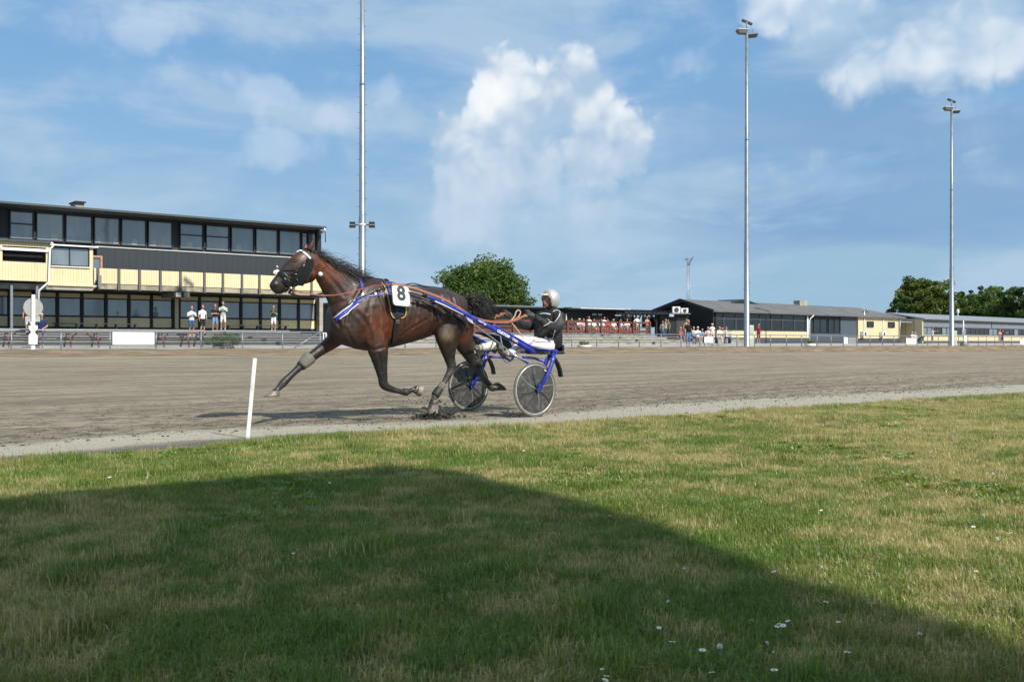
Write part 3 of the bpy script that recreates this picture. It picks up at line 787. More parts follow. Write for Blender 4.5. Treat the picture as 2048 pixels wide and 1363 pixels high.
# balcony: slab, posts, panels each between its posts
part('balcony_slab', CONC, gs, W, (S0, S1, 68.03, 72, 4.36, 4.70))
part('soffit', BLACK, gs, W, (S0, S1, 68.05, 71.9, 4.30, 4.355))
edges = [184, 195, 237, 278, 320, 360, 408, 445, 483, 518, 553, 587, 622, 650]
for i, px in enumerate(edges[1:-1]):
    uu = U(px, 68); part('balcony_post', mat('post_grey', (.10, .10, .095), .7), gs, W, (uu - .07, uu + .07, 67.86, 68.0, 4.32, 5.72))
for i in range(len(edges) - 1):
    a, b = U(edges[i], 68) + .10, U(edges[i + 1], 68) - .10
    part('balcony_panel', YEL, gs, W, (a, b, 67.92, 67.98, 4.72 + .004 * (i % 3), 5.70 + .006 * (i % 2)))
    part('slab_face', mat('slab_face', (.34, .30, .22), .9, .35, 1.2, dirt=((.13, .11, .08), 1.1, .8)), gs, W, (a + .02, b - .02, 67.97, 68.025, 4.38, 4.70))
for px in (355, 372): part('corbel', CONC, gs, W, (U(px, 68) - .18, U(px, 68) + .18, 67.8, 70.6, 4.0, 4.3))
# ground floor bays
part('lintel', BLACK, gs, W, (S0, U(634, 71), 70.96, 71.1, 4.2, 4.3))
gp = [-170, -120, -72, -26, 18, 66, 114, 163, 211, 257, 302, 345, 357, 398, 440, 481, 520, 558, 596, 632]
for i in range(len(gp) - 1):
    a, b = U(gp[i], 71), U(gp[i + 1], 71)
    if gp[i] == 345:
        part('pier', YEL, gs, W, (a + .09, b - .09, 70.75, 71.0, 1.9, 4.25)); continue
    part('top_panel', YEL_BOUNCE, gs, W, (a + .10, b - .10, 70.93, 70.97, 3.90, 4.18))
    window(gs, W, a + .06, b - .06, 70.98, 2.66, 3.88, (GLASS_G, GLASS_G2)[i % 2], BLACK, .06, depth=.10)
    part('lower_panel', YEL_BOUNCE, gs, W, (a + .10, b - .10, 70.93, 70.97, 1.98, 2.62))
for px in gp:
    uu = U(px, 71); part('frame_post', BLACK, gs, W, (uu - .085, uu + .085, 70.84, 70.985, 1.75, 4.22))
part('sill_rail', BLACK, gs, W, (S0, U(632, 71), 70.88, 70.92, 2.62, 2.68)); part('base_board', BLACK, gs, W, (S0, U(632, 71), 70.9, 71.0, 1.76, 1.96))
part('end_column', CONC, gs, W, (U(634, 70.6), U(641, 70.6), 70.2, 70.7, 1.76, 4.3))
part('back_wall', SLATE, gs, W, (S0, U(636, 71), 71.1, 71.3, 1.7, 4.3))
# commentary box built out at the left
ax = [U(-140, 66), U(100, 66), U(186, 66.6)]
part('box_wall', YEL, gs, W, (ax[0], ax[1], 66, 66.12, 4.62, 5.74), (ax[0], ax[1], 66, 66.12, 6.66, 6.92), (U(92, 66), ax[1], 66.002, 66.122, 5.74, 6.66), (ax[0], U(5, 66), 66.002, 66.122, 5.74, 6.66))
part('opening', DARKIN, gs, W, (U(5, 66), U(92, 66), 66.5, 66.6, 5.74, 6.66)); part('box_body', BLACK, gs, W, (ax[0], ax[1], 66.7, 69.1, 4.4, 6.9))
part('shutter', WHITE, gs, W, (U(1, 66), U(97, 66), 65.9, 65.97, 6.40, 6.56))
part('box_roof', mat('roof_trim', (.06, .075, .075)), gs, W, (ax[0], ax[1] + .1, 65.75, 69.2, 6.93, 7.03))
part('box_wall', YEL, gs, W, (ax[1] + .01, ax[2], 66.6, 66.72, 4.50, 5.63), (U(179, 66.6), ax[2], 66.602, 66.722, 5.63, 6.86))
part('box_body', BLACK, gs, W, (ax[1] + .02, ax[2] - .05, 66.8, 69.1, 4.4, 6.84))
window(gs, W, U(101, 66.6), U(179, 66.6), 66.7, 5.64, 6.82, GLASS, BLACK, .07, mull=(U(139.5, 66.6),))
part('window_sill', WHITE, gs, W, (U(101, 66.6), U(179, 66.6), 66.5, 66.62, 5.58, 5.635))
part('box_roof', WHITE, gs, W, (ax[1] + .12, U(196, 66.5), 66.4, 69.2, 6.87, 6.95))
part('box_floor', CONC, gs, W, (ax[0], ax[2], 66.62, 68.0, 4.18, 4.49)); part('kerb_board', YEL, gs, W, (ax[1], U(192, 66.6), 66.52, 66.59, 4.42, 4.52))
part('door_frame', mat('copper_frame', (.42, .22, .13), .5), gs, W, (U(185, 68.6), U(204, 68.6), 68.5, 68.56, 6.42, 6.55), (U(200, 68.6), U(204, 68.6), 68.5, 68.56, 5.7, 6.42))
part('side_door', GLASS, gs, W, (U(186, 68.6), U(200, 68.6), 68.6, 68.64, 5.6, 6.42))
part('lamp_box', GREYM, gs, W, (U(194.5, 67.6), U(201, 67.6), 67.4, 67.6, 4.45, 5.2))
dp = MB(); dp.tube([P(102, 485, 65.8), P(108, 489, 65.7), P(100, 498, 65.8), P(98, 563, 65.8), P(79, 580, 66), P(77, 590, 66.2), P(77, 634, 66.4)], .065, 8); dp.build('downpipe', WHITE, gs)
part('support_column', GREYM, gs, W, *[(U(px, 66.4), U(px + 5, 66.4), 66.3, 66.5, 1.75, 4.4) for px in (20, 71)])
dp = MB(); dp.tube([P(649, 456, 67.9), P(650, 461, 67.9), P(641, 469, 69.0)], .05, 8); dp.build('downpipe', WHITE, gs)

# ---- stepped terrace in front of the grandstand
te = thing('stand_terrace', 'grey concrete stepped terrace rising to the grandstand', 'terrace', W(25, 60, .8))
TN = [(56.4, 1.0), (58.0, 1.15), (59.6, 1.30), (61.2, 1.45), (62.8, 1.60), (64.4, 1.75)]
STEPC = mat('step_concrete', (.075, .07, .064), .9, .35, 1.5, .3, 15)
for i, (n0, z1) in enumerate(TN):
    n1 = TN[i + 1][0] if i < 5 else 72
    part('step', STEPC, te, W, (S0, U(640, 60), n0, n1 + (.02 if i < 5 else 0), .5, z1))
    part('step_edge', mat('step_edge_pale', (.22, .21, .195), .85, .2), te, W, (S0, U(640, 60), n0 - .05, n0 - .003, z1 - .05, z1 + .01))
te2 = thing('concrete_terrace', 'pale concrete terrace steps below the brown deck railing', 'terrace', W(45, 60, .8))
for i, (n0, z1) in enumerate([(56.5, 1.0), (58.2, 1.2), (60.0, 1.42), (61.8, 1.64)]):
    n1 = (58.2, 60.0, 61.8, 78)[i]
    part('step', CONC, te2, W, (U(640, 60) + 1.4, U(1300, 62), n0, n1, .5, z1))
    part('step_edge', mat('step_edge_pale', (.22, .21, .195)), te2, W, (U(640, 60) + 1.4, U(1300, 62), n0 - .04, n0 - .003, z1 - .06, z1 + .008))

def step_z(n):
    z = .66 + .2 * smooth(48, 60, n)
    for a, b in TN:
        if n >= a: z = b
    return z

# ---- picnic tables behind the fence
RED = mat('brown_red_timber', (.15, .045, .03), .75, .3, 4)
def picnic(px, n, label):
    uu = U(px, n); z = gz(uu, n) - .01; t_ = thing('picnic_table', label, 'table', W(uu, n, z), 'picnic tables by the stand')
    for dn in (-.27, -.09, .09, .27): part('plank', mat('grey_timber', (.075, .05, .042), .85, .3, 5), t_, W, (uu - .95, uu + .95, n + dn - .08, n + dn + .08, z + .70, z + .74))
    for dn in (-.72, .72): part('bench', mat('grey_timber', (.13, .10, .085)), t_, W, (uu - .95, uu + .95, n + dn - .13, n + dn + .13, z + .42, z + .46))
    for du in (-.65, .65):
        for sg in (-1, 1):
            m = MB(); m.bar(W(uu + du, n + sg * .62, z), W(uu + du + .02, n + sg * .2, z + .7), .09, .06, side=UD); m.build('leg', RED, t_)
            m = MB(); m.bar(W(uu + du + .03, n, z + .36), W(uu + du * .35, n, z + .7), .07, .05); m.build('brace', RED, t_)
        m = MB(); m.bar(W(uu + du + .06, n - .85, z + .385), W(uu + du + .06, n + .85, z + .385), .05, .07); m.build('crossbar', RED, t_)
picnic(42, 52.6, 'brown picnic table behind the fence left of the tall white post')
picnic(163, 52.6, 'brown picnic table behind the fence between the white post and the white board')
picnic(345, 52.4, 'brown picnic table behind the fence just right of the white board')
picnic(420, 52.8, 'brown picnic table behind the fence next to the round bush')
for k, (pa, pb) in enumerate(((105, 275), (450, 575))):
    b_ = thing('long_bench', ('long low dark bench along the left half of the ground floor windows', 'long low dark bench along the right half of the ground floor windows')[k], 'bench', W(U(pa, 69.8), 69.8, 1.75), 'benches along the stand windows')
    ua, ub = U(pa, 69.8), U(pb, 69.8); part('seat', mat('grey_timber', (.13, .10, .085)), b_, W, (ua, ub, 69.5, 69.9, 2.14, 2.19))
    for j in range(5): uu = ua + .2 + (ub - ua - .4) * j / 4; part('leg', BLACK, b_, W, (uu - .04, uu + .04, 69.55, 69.85, 1.75, 2.139))

# ---- brown deck railing, kiosk and long pavilion
dk = thing('deck_railing', 'red brown wooden railing along the spectators deck', 'railing', W(U(1130, 63.5), 63.5, 1.65))
pp = [700, 760, 815, 860, 905, 948, 988, 1026, 1063, 1099, 1134.7, 1172, 1202, 1238, 1266, 1299]
BRN = mat('railing_brown', (.135, .042, .027), .7, .22, 3)
for px in pp: uu = U(px, 63.5); part('post', BRN, dk, W, (uu - .09, uu + .09, 63.4, 63.52, 1.2, 2.78))
for z0, z1 in ((2.58, 2.74), (2.18, 2.28), (1.76, 2.0)): part('rail', BRN, dk, W, (U(700, 63.5), U(1300, 63.5), 63.53, 63.58, z0, z1))
ki = thing('kiosk', 'small black kiosk with white roof edge and red signs', 'kiosk', W(U(1180, 72), 72, 1.64))
ka, kb = U(1126, 72), U(1230, 72)
part('wall', BLK2, ki, W, (ka, kb, 72, 77, 1.6, 4.0))
m = MB(); m.hexa([W(ka - .2, 71.0, 4.0), W(kb + 1.1, 71.0, 4.0), W(kb + 1.1, 78, 4.1), W(ka - .2, 78, 4.1), W(ka - .2, 71.0, 4.14), W(kb + 1.1, 71.0, 4.14), W(kb + 1.1, 78, 4.3), W(ka - .2, 78, 4.3)]); m.build('roof', BLACK, ki)
part('roof_edge', WHITE, ki, W, (U(1160, 71), kb + 1.1, 70.93, 70.99, 4.12, 4.17))
for px in (1188, 1199.5): part('sign', mat('sign_grey', (.42, .44, .45), .6), ki, W, (U(px, 72) - .26, U(px, 72) + .26, 71.93, 71.97, 3.52, 3.72))
for px in (1175, 1211): part('red_sign', mat('sign_red', (.45, .02, .04), .5), ki, W, (U(px, 72) - .24, U(px, 72) + .24, 71.93, 71.97, 3.22, 3.42))
for px in (): part('poster', WHITE, ki, W, (U(px, 72) - .17, U(px, 72) + .17, 71.94, 71.97, 2.45, 3.0))
part('door', mat('kiosk_door', (.05, .05, .052), .5), ki, W, (U(1190, 72), U(1203, 72), 71.95, 71.985, 1.65, 3.4))
part('counter', RED, ki, W, (U(1216, 71.6), U(1224, 71.6), 71.3, 71.9, 2.3, 2.62)); part('side_pipe', WHITE, ki, W, (U(1131, 71.8), U(1132.3, 71.8), 71.7, 71.8, 3.0, 3.6))
pv = thing('dark_pavilion', 'long low black pavilion behind the driver', 'building', W(U(1000, 74), 74, 1.64))
pa, pb = U(700, 74), ka - .15
part('wall', BLK2, pv, W, (pa, pb, 74, 82, 1.6, 4.06)); part('roof', BLACK, pv, W, (pa - .3, pb, 73.2, 83, 4.07, 4.28)); part('roof_edge', GREYM, pv, W, (pa - .3, pb, 73.12, 73.19, 4.2, 4.31))
for i in range(9): a = pa + 2 + i * 4.0; window(pv, W, a, a + 2.8, 74, 2.5, 3.6, GLASS_D, BLACK, .08)
# pergola between the kiosk and the gabled house
pg = thing('pergola', 'open black timber pergola between kiosk and gabled house', 'pergola', W(U(1280, 70), 70, 1.64))
ga_, gb_ = U(1233, 70), U(1332, 70)
for n_ in (69, 73): part('beam', BLACK, pg, W, (ga_, gb_, n_ - .1, n_ + .1, 3.66, 3.9))
for i in range(12): uu = ga_ + (gb_ - ga_) * i / 11; part('rafter', BLACK, pg, W, (uu - .06, uu + .06, 68.4, 73.6, 3.905, 4.03))
for px in (1253, 1273, 1294, 1312):
    for n_ in (69, 73):
        uu = U(px, n_); part('post', BLACK, pg, W, (uu - .09, uu + .09, n_ - .09, n_ + .09, 1.64, 3.655))
        for sg in (-1, 1):
            m = MB(); m.bar(W(uu + sg * .1, n_, 3.0), W(uu + sg * .62, n_, 3.64), .09, .09); m.build('brace', BLACK, pg)
part('table_edge', BLK2, pg, W, (ga_, gb_, 73.6, 73.7, 1.64, 2.9))

# ---- gabled house on the right
ANG = R(44.0); O2 = Vector((19.9, 100.0, 0)); f2 = frame(O2, ANG)
def A2(px):            # distance along the house front for a photo column
    k = (px - 1024) / F; d = Vector((math.cos(ANG), math.sin(ANG), 0)); return (k * O2.y - O2.x) / (d.x - k * d.y)
hs = thing('gabled_house', 'long low black and yellow house with grey gabled roof and air conditioners', 'building', f2(15, 4, .85))
EZ, AZ, BW, LN = 4.1, 5.27, 7.8, 41.0
ROOFM = mat('roof_shingle', (.105, .105, .105), .85, .25, .7, .5, 6, dirt=((.16, .15, .14), 1.0, .6))
part('wall', SLATE, hs, f2, (.5, LN - 1.2, .52, BW - .4, .7, 4.02))
m = MB()     # roof: gable towards the camera side, hip at the far end; slabs with thickness
hip = LN - 5.2
for sg in (0, 1):
    b0_ = -.1 if sg == 0 else BW + .1; bm_ = BW / 2
    lo = [f2(-.5, b0_, EZ - .03), f2(LN, b0_, EZ - .03), f2(hip, bm_, AZ), f2(-.5, bm_, AZ)]
    m.hexa([p - UP * .16 for p in lo] + lo)
lo = [f2(LN, -.1, EZ - .03), f2(LN, BW + .1, EZ - .03), f2(hip, bm_, AZ)]
m.faces([p - UP * .16 for p in lo] + lo, [(2, 1, 0), (3, 4, 5), (0, 1, 4, 3), (1, 2, 5, 4), (2, 0, 3, 5)])
m.build('roof', ROOFM, hs)
m = MB(); m.faces([f2(.4, .3, .7), f2(.4, BW - .3, .7), f2(.4, BW - .3, 4.0), f2(.4, bm_, 5.1), f2(.4, .3, 4.0), f2(.6, .3, .7), f2(.6, BW - .3, .7), f2(.6, BW - .3, 4.0), f2(.6, bm_, 5.1), f2(.6, .3, 4.0)],
    [(0, 1, 2, 3, 4), (9, 8, 7, 6, 5), (0, 5, 6, 1), (1, 6, 7, 2), (2, 7, 8, 3), (3, 8, 9, 4), (4, 9, 5, 0)]); m.build('gable', BLACK, hs)
m = MB()
for b0_, b1_ in ((-.12, bm_), (BW + .12, bm_)):
    m.bar(f2(-.56, b0_, EZ - .1), f2(-.56, b1_, AZ - .08), .06, .26)
m.build('barge_board', BLACK, hs)
gx = A2(1525), A2(1560); gm = (gx[0] + gx[1]) / 2
m = MB(); m.faces([f2(gx[0] - 1.6, 3.2, 4.95), f2(gx[1] + 1.6, 3.2, 4.95), f2(gm, 3.2, 5.55), f2(gx[0] - 1.6, 6.5, 4.95), f2(gx[1] + 1.6, 6.5, 4.95), f2(gm, 6.5, 5.55)], [(0, 1, 2), (5, 4, 3), (0, 2, 5, 3), (1, 4, 5, 2), (0, 3, 4, 1)]); m.build('roof_gablet', BLACK, hs)
part('chimney', CONC, hs, f2, (A2(1657), A2(1672), 3.6, 4.4, 5.1, 5.75))
part('upper_wall', SLATE, hs, f2, (.8, A2(1720), .40, .515, 3.86, 4.0))
# front bays
wx = [1434, 1455, 1479, 1504, 1527, 1550, 1572, 1596, 1619]
for i in range(len(wx) - 1):
    window(hs, f2, A2(wx[i]) + .02, A2(wx[i + 1]) - .02, .50, 2.12, 3.84, GLASS_D, mat('frame_dark', (.07, .075, .075), .5), .07, trans=(3.3,))
part('spandrel', YELD, hs, f2, (A2(1432), A2(1622), .38, .5, 1.42, 2.1)); part('plinth', mat('plinth_slate', (.045, .055, .065), .8), hs, f2, (A2(1432), A2(1803), .36, .5, .7, 1.40))
part('corner_board', WHITE, hs, f2, (A2(1619.5), A2(1622), .30, .375, 1.42, 3.84))
m = MB(); m.tube([f2(A2(1626), -.1, 3.95), f2(A2(1624.5), .2, 3.6), f2(A2(1623.5), .28, 3.3), f2(A2(1623.5), .28, 1.0)], .07, 8); m.build('downpipe', WHITE, hs)
for a, b, mu in ((1634, 1662, (1648,)), (1664, 1687, (1676,))):
    window(hs, f2, A2(a), A2(b), .50, 1.95, 3.6, GLASS_D, BLACK, .08, mull=tuple(A2(q) for q in mu))
part('slate_cladding', mat('slate_cladding', (.060, .080, .098), .7, .15, 1), hs, f2, (A2(1688), A2(1720), .42, .5, 1.402, 3.85), (A2(1622), A2(1688), .42, .5, 1.402, 1.93))
part('yellow_wall', YELD, hs, f2, (A2(1721), A2(1803), .30, .5, 1.41, 3.95))
for a, b in ((1738, 1751), (1780, 1793)): window(hs, f2, A2(a), A2(b), .29, 2.75, 3.45, GLASS_D, BLACK, .06)
for px in (1732, 1770): m = MB(); m.tube([f2(A2(px), .2, 4.6 if px == 1732 else 4.0), f2(A2(px), .2, 1.9)], .05, 6); m.build('duct', WHITE, hs)
for px in (1751, 1758): m = MB(); m.tube([f2(A2(px), 1.5, 4.4), f2(A2(px), 1.5, 4.95), f2(A2(px + 2), 1.5, 5.0)], .10, 8); m.build('vent_pipe', GALV, hs)
m = MB(); m.tube([f2(LN - 1.3, .1, 3.95), f2(LN - 1.3, .15, .8)], .07, 8); m.build('downpipe', GALV, hs)
def aircon(org, ang, wd, hg, label):
    fr = frame(org, ang); a = thing('air_conditioner', label, 'air conditioner', org, 'air conditioning units')
    part('casing', WHITE, a, fr, (0, wd, 0, .4, 0, hg), bevel=.02)
    m = MB(); c = fr(wd * .5, -.012, hg * .5); d = fr(1, 0, 0) - fr(0, 0, 0)
    m.disc(c, d * hg * .38, UP * hg * .38, .02, 20); f_ = m.build('fan_grille', mat('grille_dark', (.04, .045, .05), .5), a)
    m = MB()
    for k in range(5): m.bar(c + d * hg * .36 * math.cos(k * .628) + UP * hg * .36 * math.sin(k * .628) + fr(0, -.018, 0) - fr(0, 0, 0), c - d * hg * .36 * math.cos(k * .628) - UP * hg * .36 * math.sin(k * .628) + fr(0, -.018, 0) - fr(0, 0, 0), .012, .012)
    m.build('grille_bar', GALV, f_)
aircon(f2(A2(1725), -.16, 1.62), ANG, .85, .62, 'white air conditioner on the yellow wall under the left small window')
aircon(f2(A2(1763), -.16, 1.62), ANG, .85, .62, 'white air conditioner on the yellow wall under the right small window')
# black porch in front of the gable
po = thing('black_porch', 'flat roofed black porch before the gable end', 'porch', Vector((15.2, 98.6, .85)))
f3 = frame(Vector((PY(1306, 0, 99).x, 99.0, 0)), R(2)); pw = PY(1378, 0, 99).x - PY(1306, 0, 99).x
part('wall', BLACK, po, f3, (1.2, pw, .2, 3, .8, 3.62)); part('roof', BLACK, po, f3, (-.5, pw + .1, -.3, 3.4, 3.64, 3.78)); part('roof_edge', GREYM, po, f3, (pw * .45, pw + .12, -.36, -.302, 3.66, 3.74))
part('sign', mat('sign_grey', (.42, .44, .45)), po, f3, (1.5, 1.95, -.45, -.40, 3.42, 3.64)); part('door', mat('kiosk_door', (.05, .05, .052)), po, f3, (2.3, 3.2, .15, .19, 1.2, 3.3))
aircon(f3((1348 - 1306) / F * 99, .6, 3.79), R(2), .75, .62, 'larger white air conditioner on the black porch roof')
aircon(f3((1365.5 - 1306) / F * 99, .6, 3.79), R(2), .68, .48, 'smaller white air conditioner on the black porch roof')
part('terrace_floor', CONC, po, f3, (-1, 7.5, -6, .19, .7, 1.25))
# low wall of dark field stones before the porch
sw = thing('stone_wall', 'low wall of dark field stones below the porch terrace', 'wall', PY(1340, 680, 89))
rs = random.Random(4); f4 = frame(PY(1298, 684, 89.5) * 1.0, R(6)); base_z = -.05
m = MB(); m.box(f4, 0, 4.6, .08, .4, base_z - .5, .46 + base_z); m.build('core', mat('mortar', (.09, .085, .08), .9), sw)
part('coping', CONC, sw, f4, (-.05, 4.65, -.05, .45, .46 + base_z + .002, .53 + base_z)); part('footing', CONC, sw, f4, (-.05, 6.0, -.10, .4, base_z - .52, -.12 + base_z))
xx = 0.0
while xx < 4.5:
    wd = rs.uniform(.22, .42); z = base_z - .1
    while z < .40 + base_z:
        hh = rs.uniform(.16, .26); hh = min(hh, .45 + base_z - z)
        m = MB(); j = lambda: rs.uniform(-.03, .03)
        m.hexa([f4(xx + .02 + j(), .03, z + .02), f4(xx + wd - .02 + j(), .03, z + .02 + j()), f4(xx + wd, .1, z), f4(xx, .1, z), f4(xx + .03 + j(), .035, z + hh - .02), f4(xx + wd - .03 + j(), .03, z + hh - .03), f4(xx + wd, .1, z + hh), f4(xx, .1, z + hh)])
        m.build('stone', [mat('stone_dark', (.075, .07, .068), .85, .3, 5), mat('stone_grey', (.19, .18, .17), .85, .3, 5), mat('stone_brown', (.14, .11, .09), .85, .3, 5)][rs.randrange(3)], sw); z += hh
    xx += wd

# ---- metal roofed stable block at the far right
O3 = Vector((PY(1845, 0, 135).x, 135.0, 0)); f5 = frame(O3, ANG)
def A3(px):
    k = (px - 1024) / F; d = Vector((math.cos(ANG), math.sin(ANG), 0)); return (k * O3.y - O3.x) / (d.x - k * d.y)
sb = thing('metal_roofed_block', 'long yellow block with pale metal roof and a grey band over the windows', 'building', f5(15, 4, .7))
MET = board_mat('roof_metal', (.27, .29, .31), .3, rough=.5, groove=.8, metal=.3)
part('wall', YELD, sb, f5, (0, 70, .3, 9, .6, 4.1))
part('grey_band', board_mat('band_metal', (.17, .185, .20), .25, groove=.85), sb, f5, (.3, A3(1984), .12, .29, 3.0, 4.08), (A3(1985.5), 70, .12, .29, 3.0, 4.06))
m = MB(); lo = [f5(-.2, -.35, 4.12), f5(72, -.35, 4.12), f5(72, 4.5, 4.95), f5(-.9, 4.5, 4.95)]; m.hexa([p - UP * .14 for p in lo] + lo)
lo = [f5(-.9, 4.51, 4.95), f5(72, 4.51, 4.95), f5(72, 9.6, 4.1), f5(-.2, 9.6, 4.1)]; m.hexa([p - UP * .14 for p in lo] + lo); m.build('roof', MET, sb)
part('corner_post', mat('cream_post', (.6, .5, .3), .6), sb, f5, (-.06, .22, .0, .28, .7, 3.99))
px = 1848.0
while px < 2090:
    q = px + (9.8 if px < 1950 else 8.4); window(sb, f5, A3(px), A3(q), .285, 1.98, 2.97, GLASS_D if int(px) % 3 else GLASS, mat('frame_grey', (.07, .08, .085), .6), .06); px = q
part('plinth', mat('plinth_slate', (.045, .055, .065)), sb, f5, (.0, 70, .15, .29, .5, 1.12)); part('sill', mat('cream_post', (.6, .5, .3)), sb, f5, (.24, 70, .16, .284, 1.88, 1.95))
# link between the two blocks
lk = thing('link_building', 'small yellow link building with flat grey roof between the two blocks', 'building', f5(-3, 4, .7))
part('wall', YELD, lk, f5, (-5.2, -.3, 3.0, 6.5, .6, 3.5)); part('roof', MET, lk, f5, (-5.8, .0, 1.2, 7, 3.52, 3.68)); part('door', GLASS_D, lk, f5, (-3.6, -2.7, 2.94, 2.99, .8, 2.9)); part('dark_bay', mat('slate_cladding', (.06, .08, .098)), lk, f5, (-2.5, -.4, 2.9, 2.98, .9, 3.0))
ln_ = thing('vent_flue', 'white mushroom vent on the metal roof', 'vent', f5(A3(1951), 2.5, 4.6)); m = MB(); m.tube([f5(A3(1951), 2.5, 4.55), f5(A3(1951), 2.5, 5.1)], .06, 6); m.build('pipe', WHITE, ln_); m = MB(); m.tube([f5(A3(1951), 2.5, 5.1), f5(A3(1951), 2.5, 5.3), f5(A3(1951), 2.5, 5.65), f5(A3(1951), 2.5, 5.75)], [.12, .18, .17, .08], 10); m.build('cap', WHITE, ln_)

# ================================================================ FENCE, POLES, SIGNS
FN = 48.5
fz = lambda u: gz(u, FN) - .01
PTS = [U(p, FN) for p in (-177, -76)] + [U(p, FN) for p in (23, 122, 220, 312, 402, 485, 565, 640)]
fe = thing('mesh_fence', 'grey steel fence with chain link mesh before the grandstand', 'fence', W(PTS[3], FN, fz(PTS[3])))
for uu in PTS:
    m = MB(); m.tube([W(uu, FN, fz(uu) - .2), W(uu, FN, fz(uu) + .84)], .032, 8); m.build('post', GALV, fe)
m = MB(); m.tube([W(u_, FN, fz(u_) + .86) for u_ in PTS], .028, 8); m.build('top_rail', GALV, fe)
for h in (.62, .36, .10):
    m = MB(); m.tube([W(u_, FN - .03, fz(u_) + h) for u_ in PTS], .009, 5); m.build('wire', GALV, fe)
m = MB(); L = PTS[-1] - PTS[0]; k = int(L / .11)
for i in range(k):
    for sg in (0, 1):
        ua = PTS[0] + i * .11; ub = ua + .76
        if sg: ua, ub = ub, ua
        m.bar(W(ua, FN - .034 - .004 * sg, fz(ua) + .06), W(ub, FN - .034 - .004 * sg, fz(ub) + .82), .004, .004)
tag(m.build('chain_link', GALV, fe), kind='stuff')
m = MB(); m.tube([P(585, 698, FN - .1), P(639, 664, FN)], .03, 8); m.build('brace', GALV, fe)
ga = thing('small_gate', 'narrow white barred gate at the end of the mesh fence', 'gate', W(U(650, FN), FN, fz(40)))
for px in (647, 652, 657, 662): uu = U(px, FN); m = MB(); m.tube([W(uu, FN, fz(uu) - .1), W(uu, FN, fz(uu) + .80)], .022, 6); m.build('bar', WHITE, ga)
m = MB(); m.tube([W(U(644, FN), FN, fz(40) + .8), W(U(668, FN), FN, fz(40) + .8)], .025, 6); m.build('rail', WHITE, ga)
p2_ = [U(p, FN) for p in (1143.5, 1193.5, 1237, 1279, 1322, 1362, 1399.5, 1436, 1474, 1508.5, 1541, 1573, 1603, 1634, 1662, 1687, 1714, 1740, 1765, 1788, 1812, 1834, 1855.5, 1877, 1897, 1917, 1936, 1957, 1973, 1990, 2007, 2023)]
uu = p2_[0]
while uu > PTS[-1] + 3.5: uu -= 2.08; p2_.insert(0, uu)
uu = p2_[-1]
for _ in range(10): uu += 2.1; p2_.append(uu)
fe2 = thing('rail_fence', 'thin post and rail fence along the right of the track', 'fence', W(p2_[10], FN, fz(p2_[10])))
for uu in p2_:
    m = MB(); m.tube([W(uu, FN, fz(uu) - .2), W(uu, FN, fz(uu) + .84)], .036, 7); m.build('post', GREYM, fe2)
m = MB(); m.tube([W(u_, FN, fz(u_) + .86) for u_ in p2_], .03, 7); m.build('top_rail', GALV, fe2)
for h in (.5, .12): m = MB(); m.tube([W(u_, FN - .03, fz(u_) + h) for u_ in p2_], .007, 5); m.build('wire', GALV, fe2)

def board(px0, px1, py0, py1, n, label, mt=WHITE, name='white_board', posts=False):
    a, b = U(px0, n), U(px1, n); z0, z1 = Zp((px0 + px1) / 2, py1, n), Zp((px0 + px1) / 2, py0, n)
    t_ = thing(name, label, 'sign', W((a + b) / 2, n, gz(a, n)))
    m = MB(); m.box(W, a, b, n - .02, n + .01, z0, z1); m.build('panel', mt, t_, .006)
    m = MB()
    for q in (a + .06, b - .06): m.box(W, q - .02, q + .02, n + .011, n + .045, gz(a, n) if posts else z0 + .02, z1 - .02)
    m.build('bracket', GREYM, t_)
    return t_
board(225, 308.5, 664, 689, FN - .08, 'long blank white board on the fence left of the round bush')
board(1408.5, 1426, 673, 685, FN - .08, 'small white notice on two legs beside the seated group', posts=True)
board(1687.5, 1695, 674, 687, FN - .08, 'narrow white board on the fence before the slate cladding'); board(1696, 1712, 674, 686.5, FN - .08, 'grey board on the fence next to the narrow white board', mat('sign_grey2', (.22, .23, .235), .6), 'grey_board')
board(1812, 1832.5, 676, 687.5, FN - .08, 'white board on the fence before the link building'); board(2040, 2056, 678, 688.5, FN - .08, 'white board on the fence at the right edge of the photo')

fp = thing('finish_post', 'tall white post with hourglass board and grey disc by the track', 'post', W(U(67, 47.6), 47.6, .6))
def flat_poly(pts, n, th, name, mt, par):
    q = [P(x, y, n) for x, y in pts]; k = len(q); m = MB(); o_ = ND * th
    m.faces(q + [v + o_ for v in q], [tuple(range(k)), tuple(reversed(range(k, 2 * k)))] + [(i, (i + 1) % k, k + (i + 1) % k, k + i) for i in range(k)]); return m.build(name, mt, par)
flat_poly([(63.5, 589), (70.5, 589), (70, 699), (63, 699)], 47.60, .05, 'pole_board', WHITE, fp)
flat_poly([(57.5, 651), (75, 651), (75, 657), (69, 664), (75, 670), (75, 688), (57.5, 688), (57.5, 670), (63, 664), (57.5, 657)], 47.54, .05, 'hourglass_board', WHITE, fp)
flat_poly([(57.5, 659), (62, 664), (57.5, 669)], 47.56, .04, 'black_wedge', BLACK, fp); flat_poly([(75, 659), (75, 669), (70, 664)], 47.56, .04, 'black_wedge', BLACK, fp)
m = MB(); m.disc(P(66.3, 614.5, 47.72), UD * .40, UP * .40, .03, 36); m.build('disc', mat('disc_grey', (.30, .30, .285), .6, .08), fp)
flat_poly([(53, 632), (80, 632), (80, 643), (53, 643)], 47.72, .03, 'back_plate', mat('plate_grey', (.33, .35, .36), .6), fp)

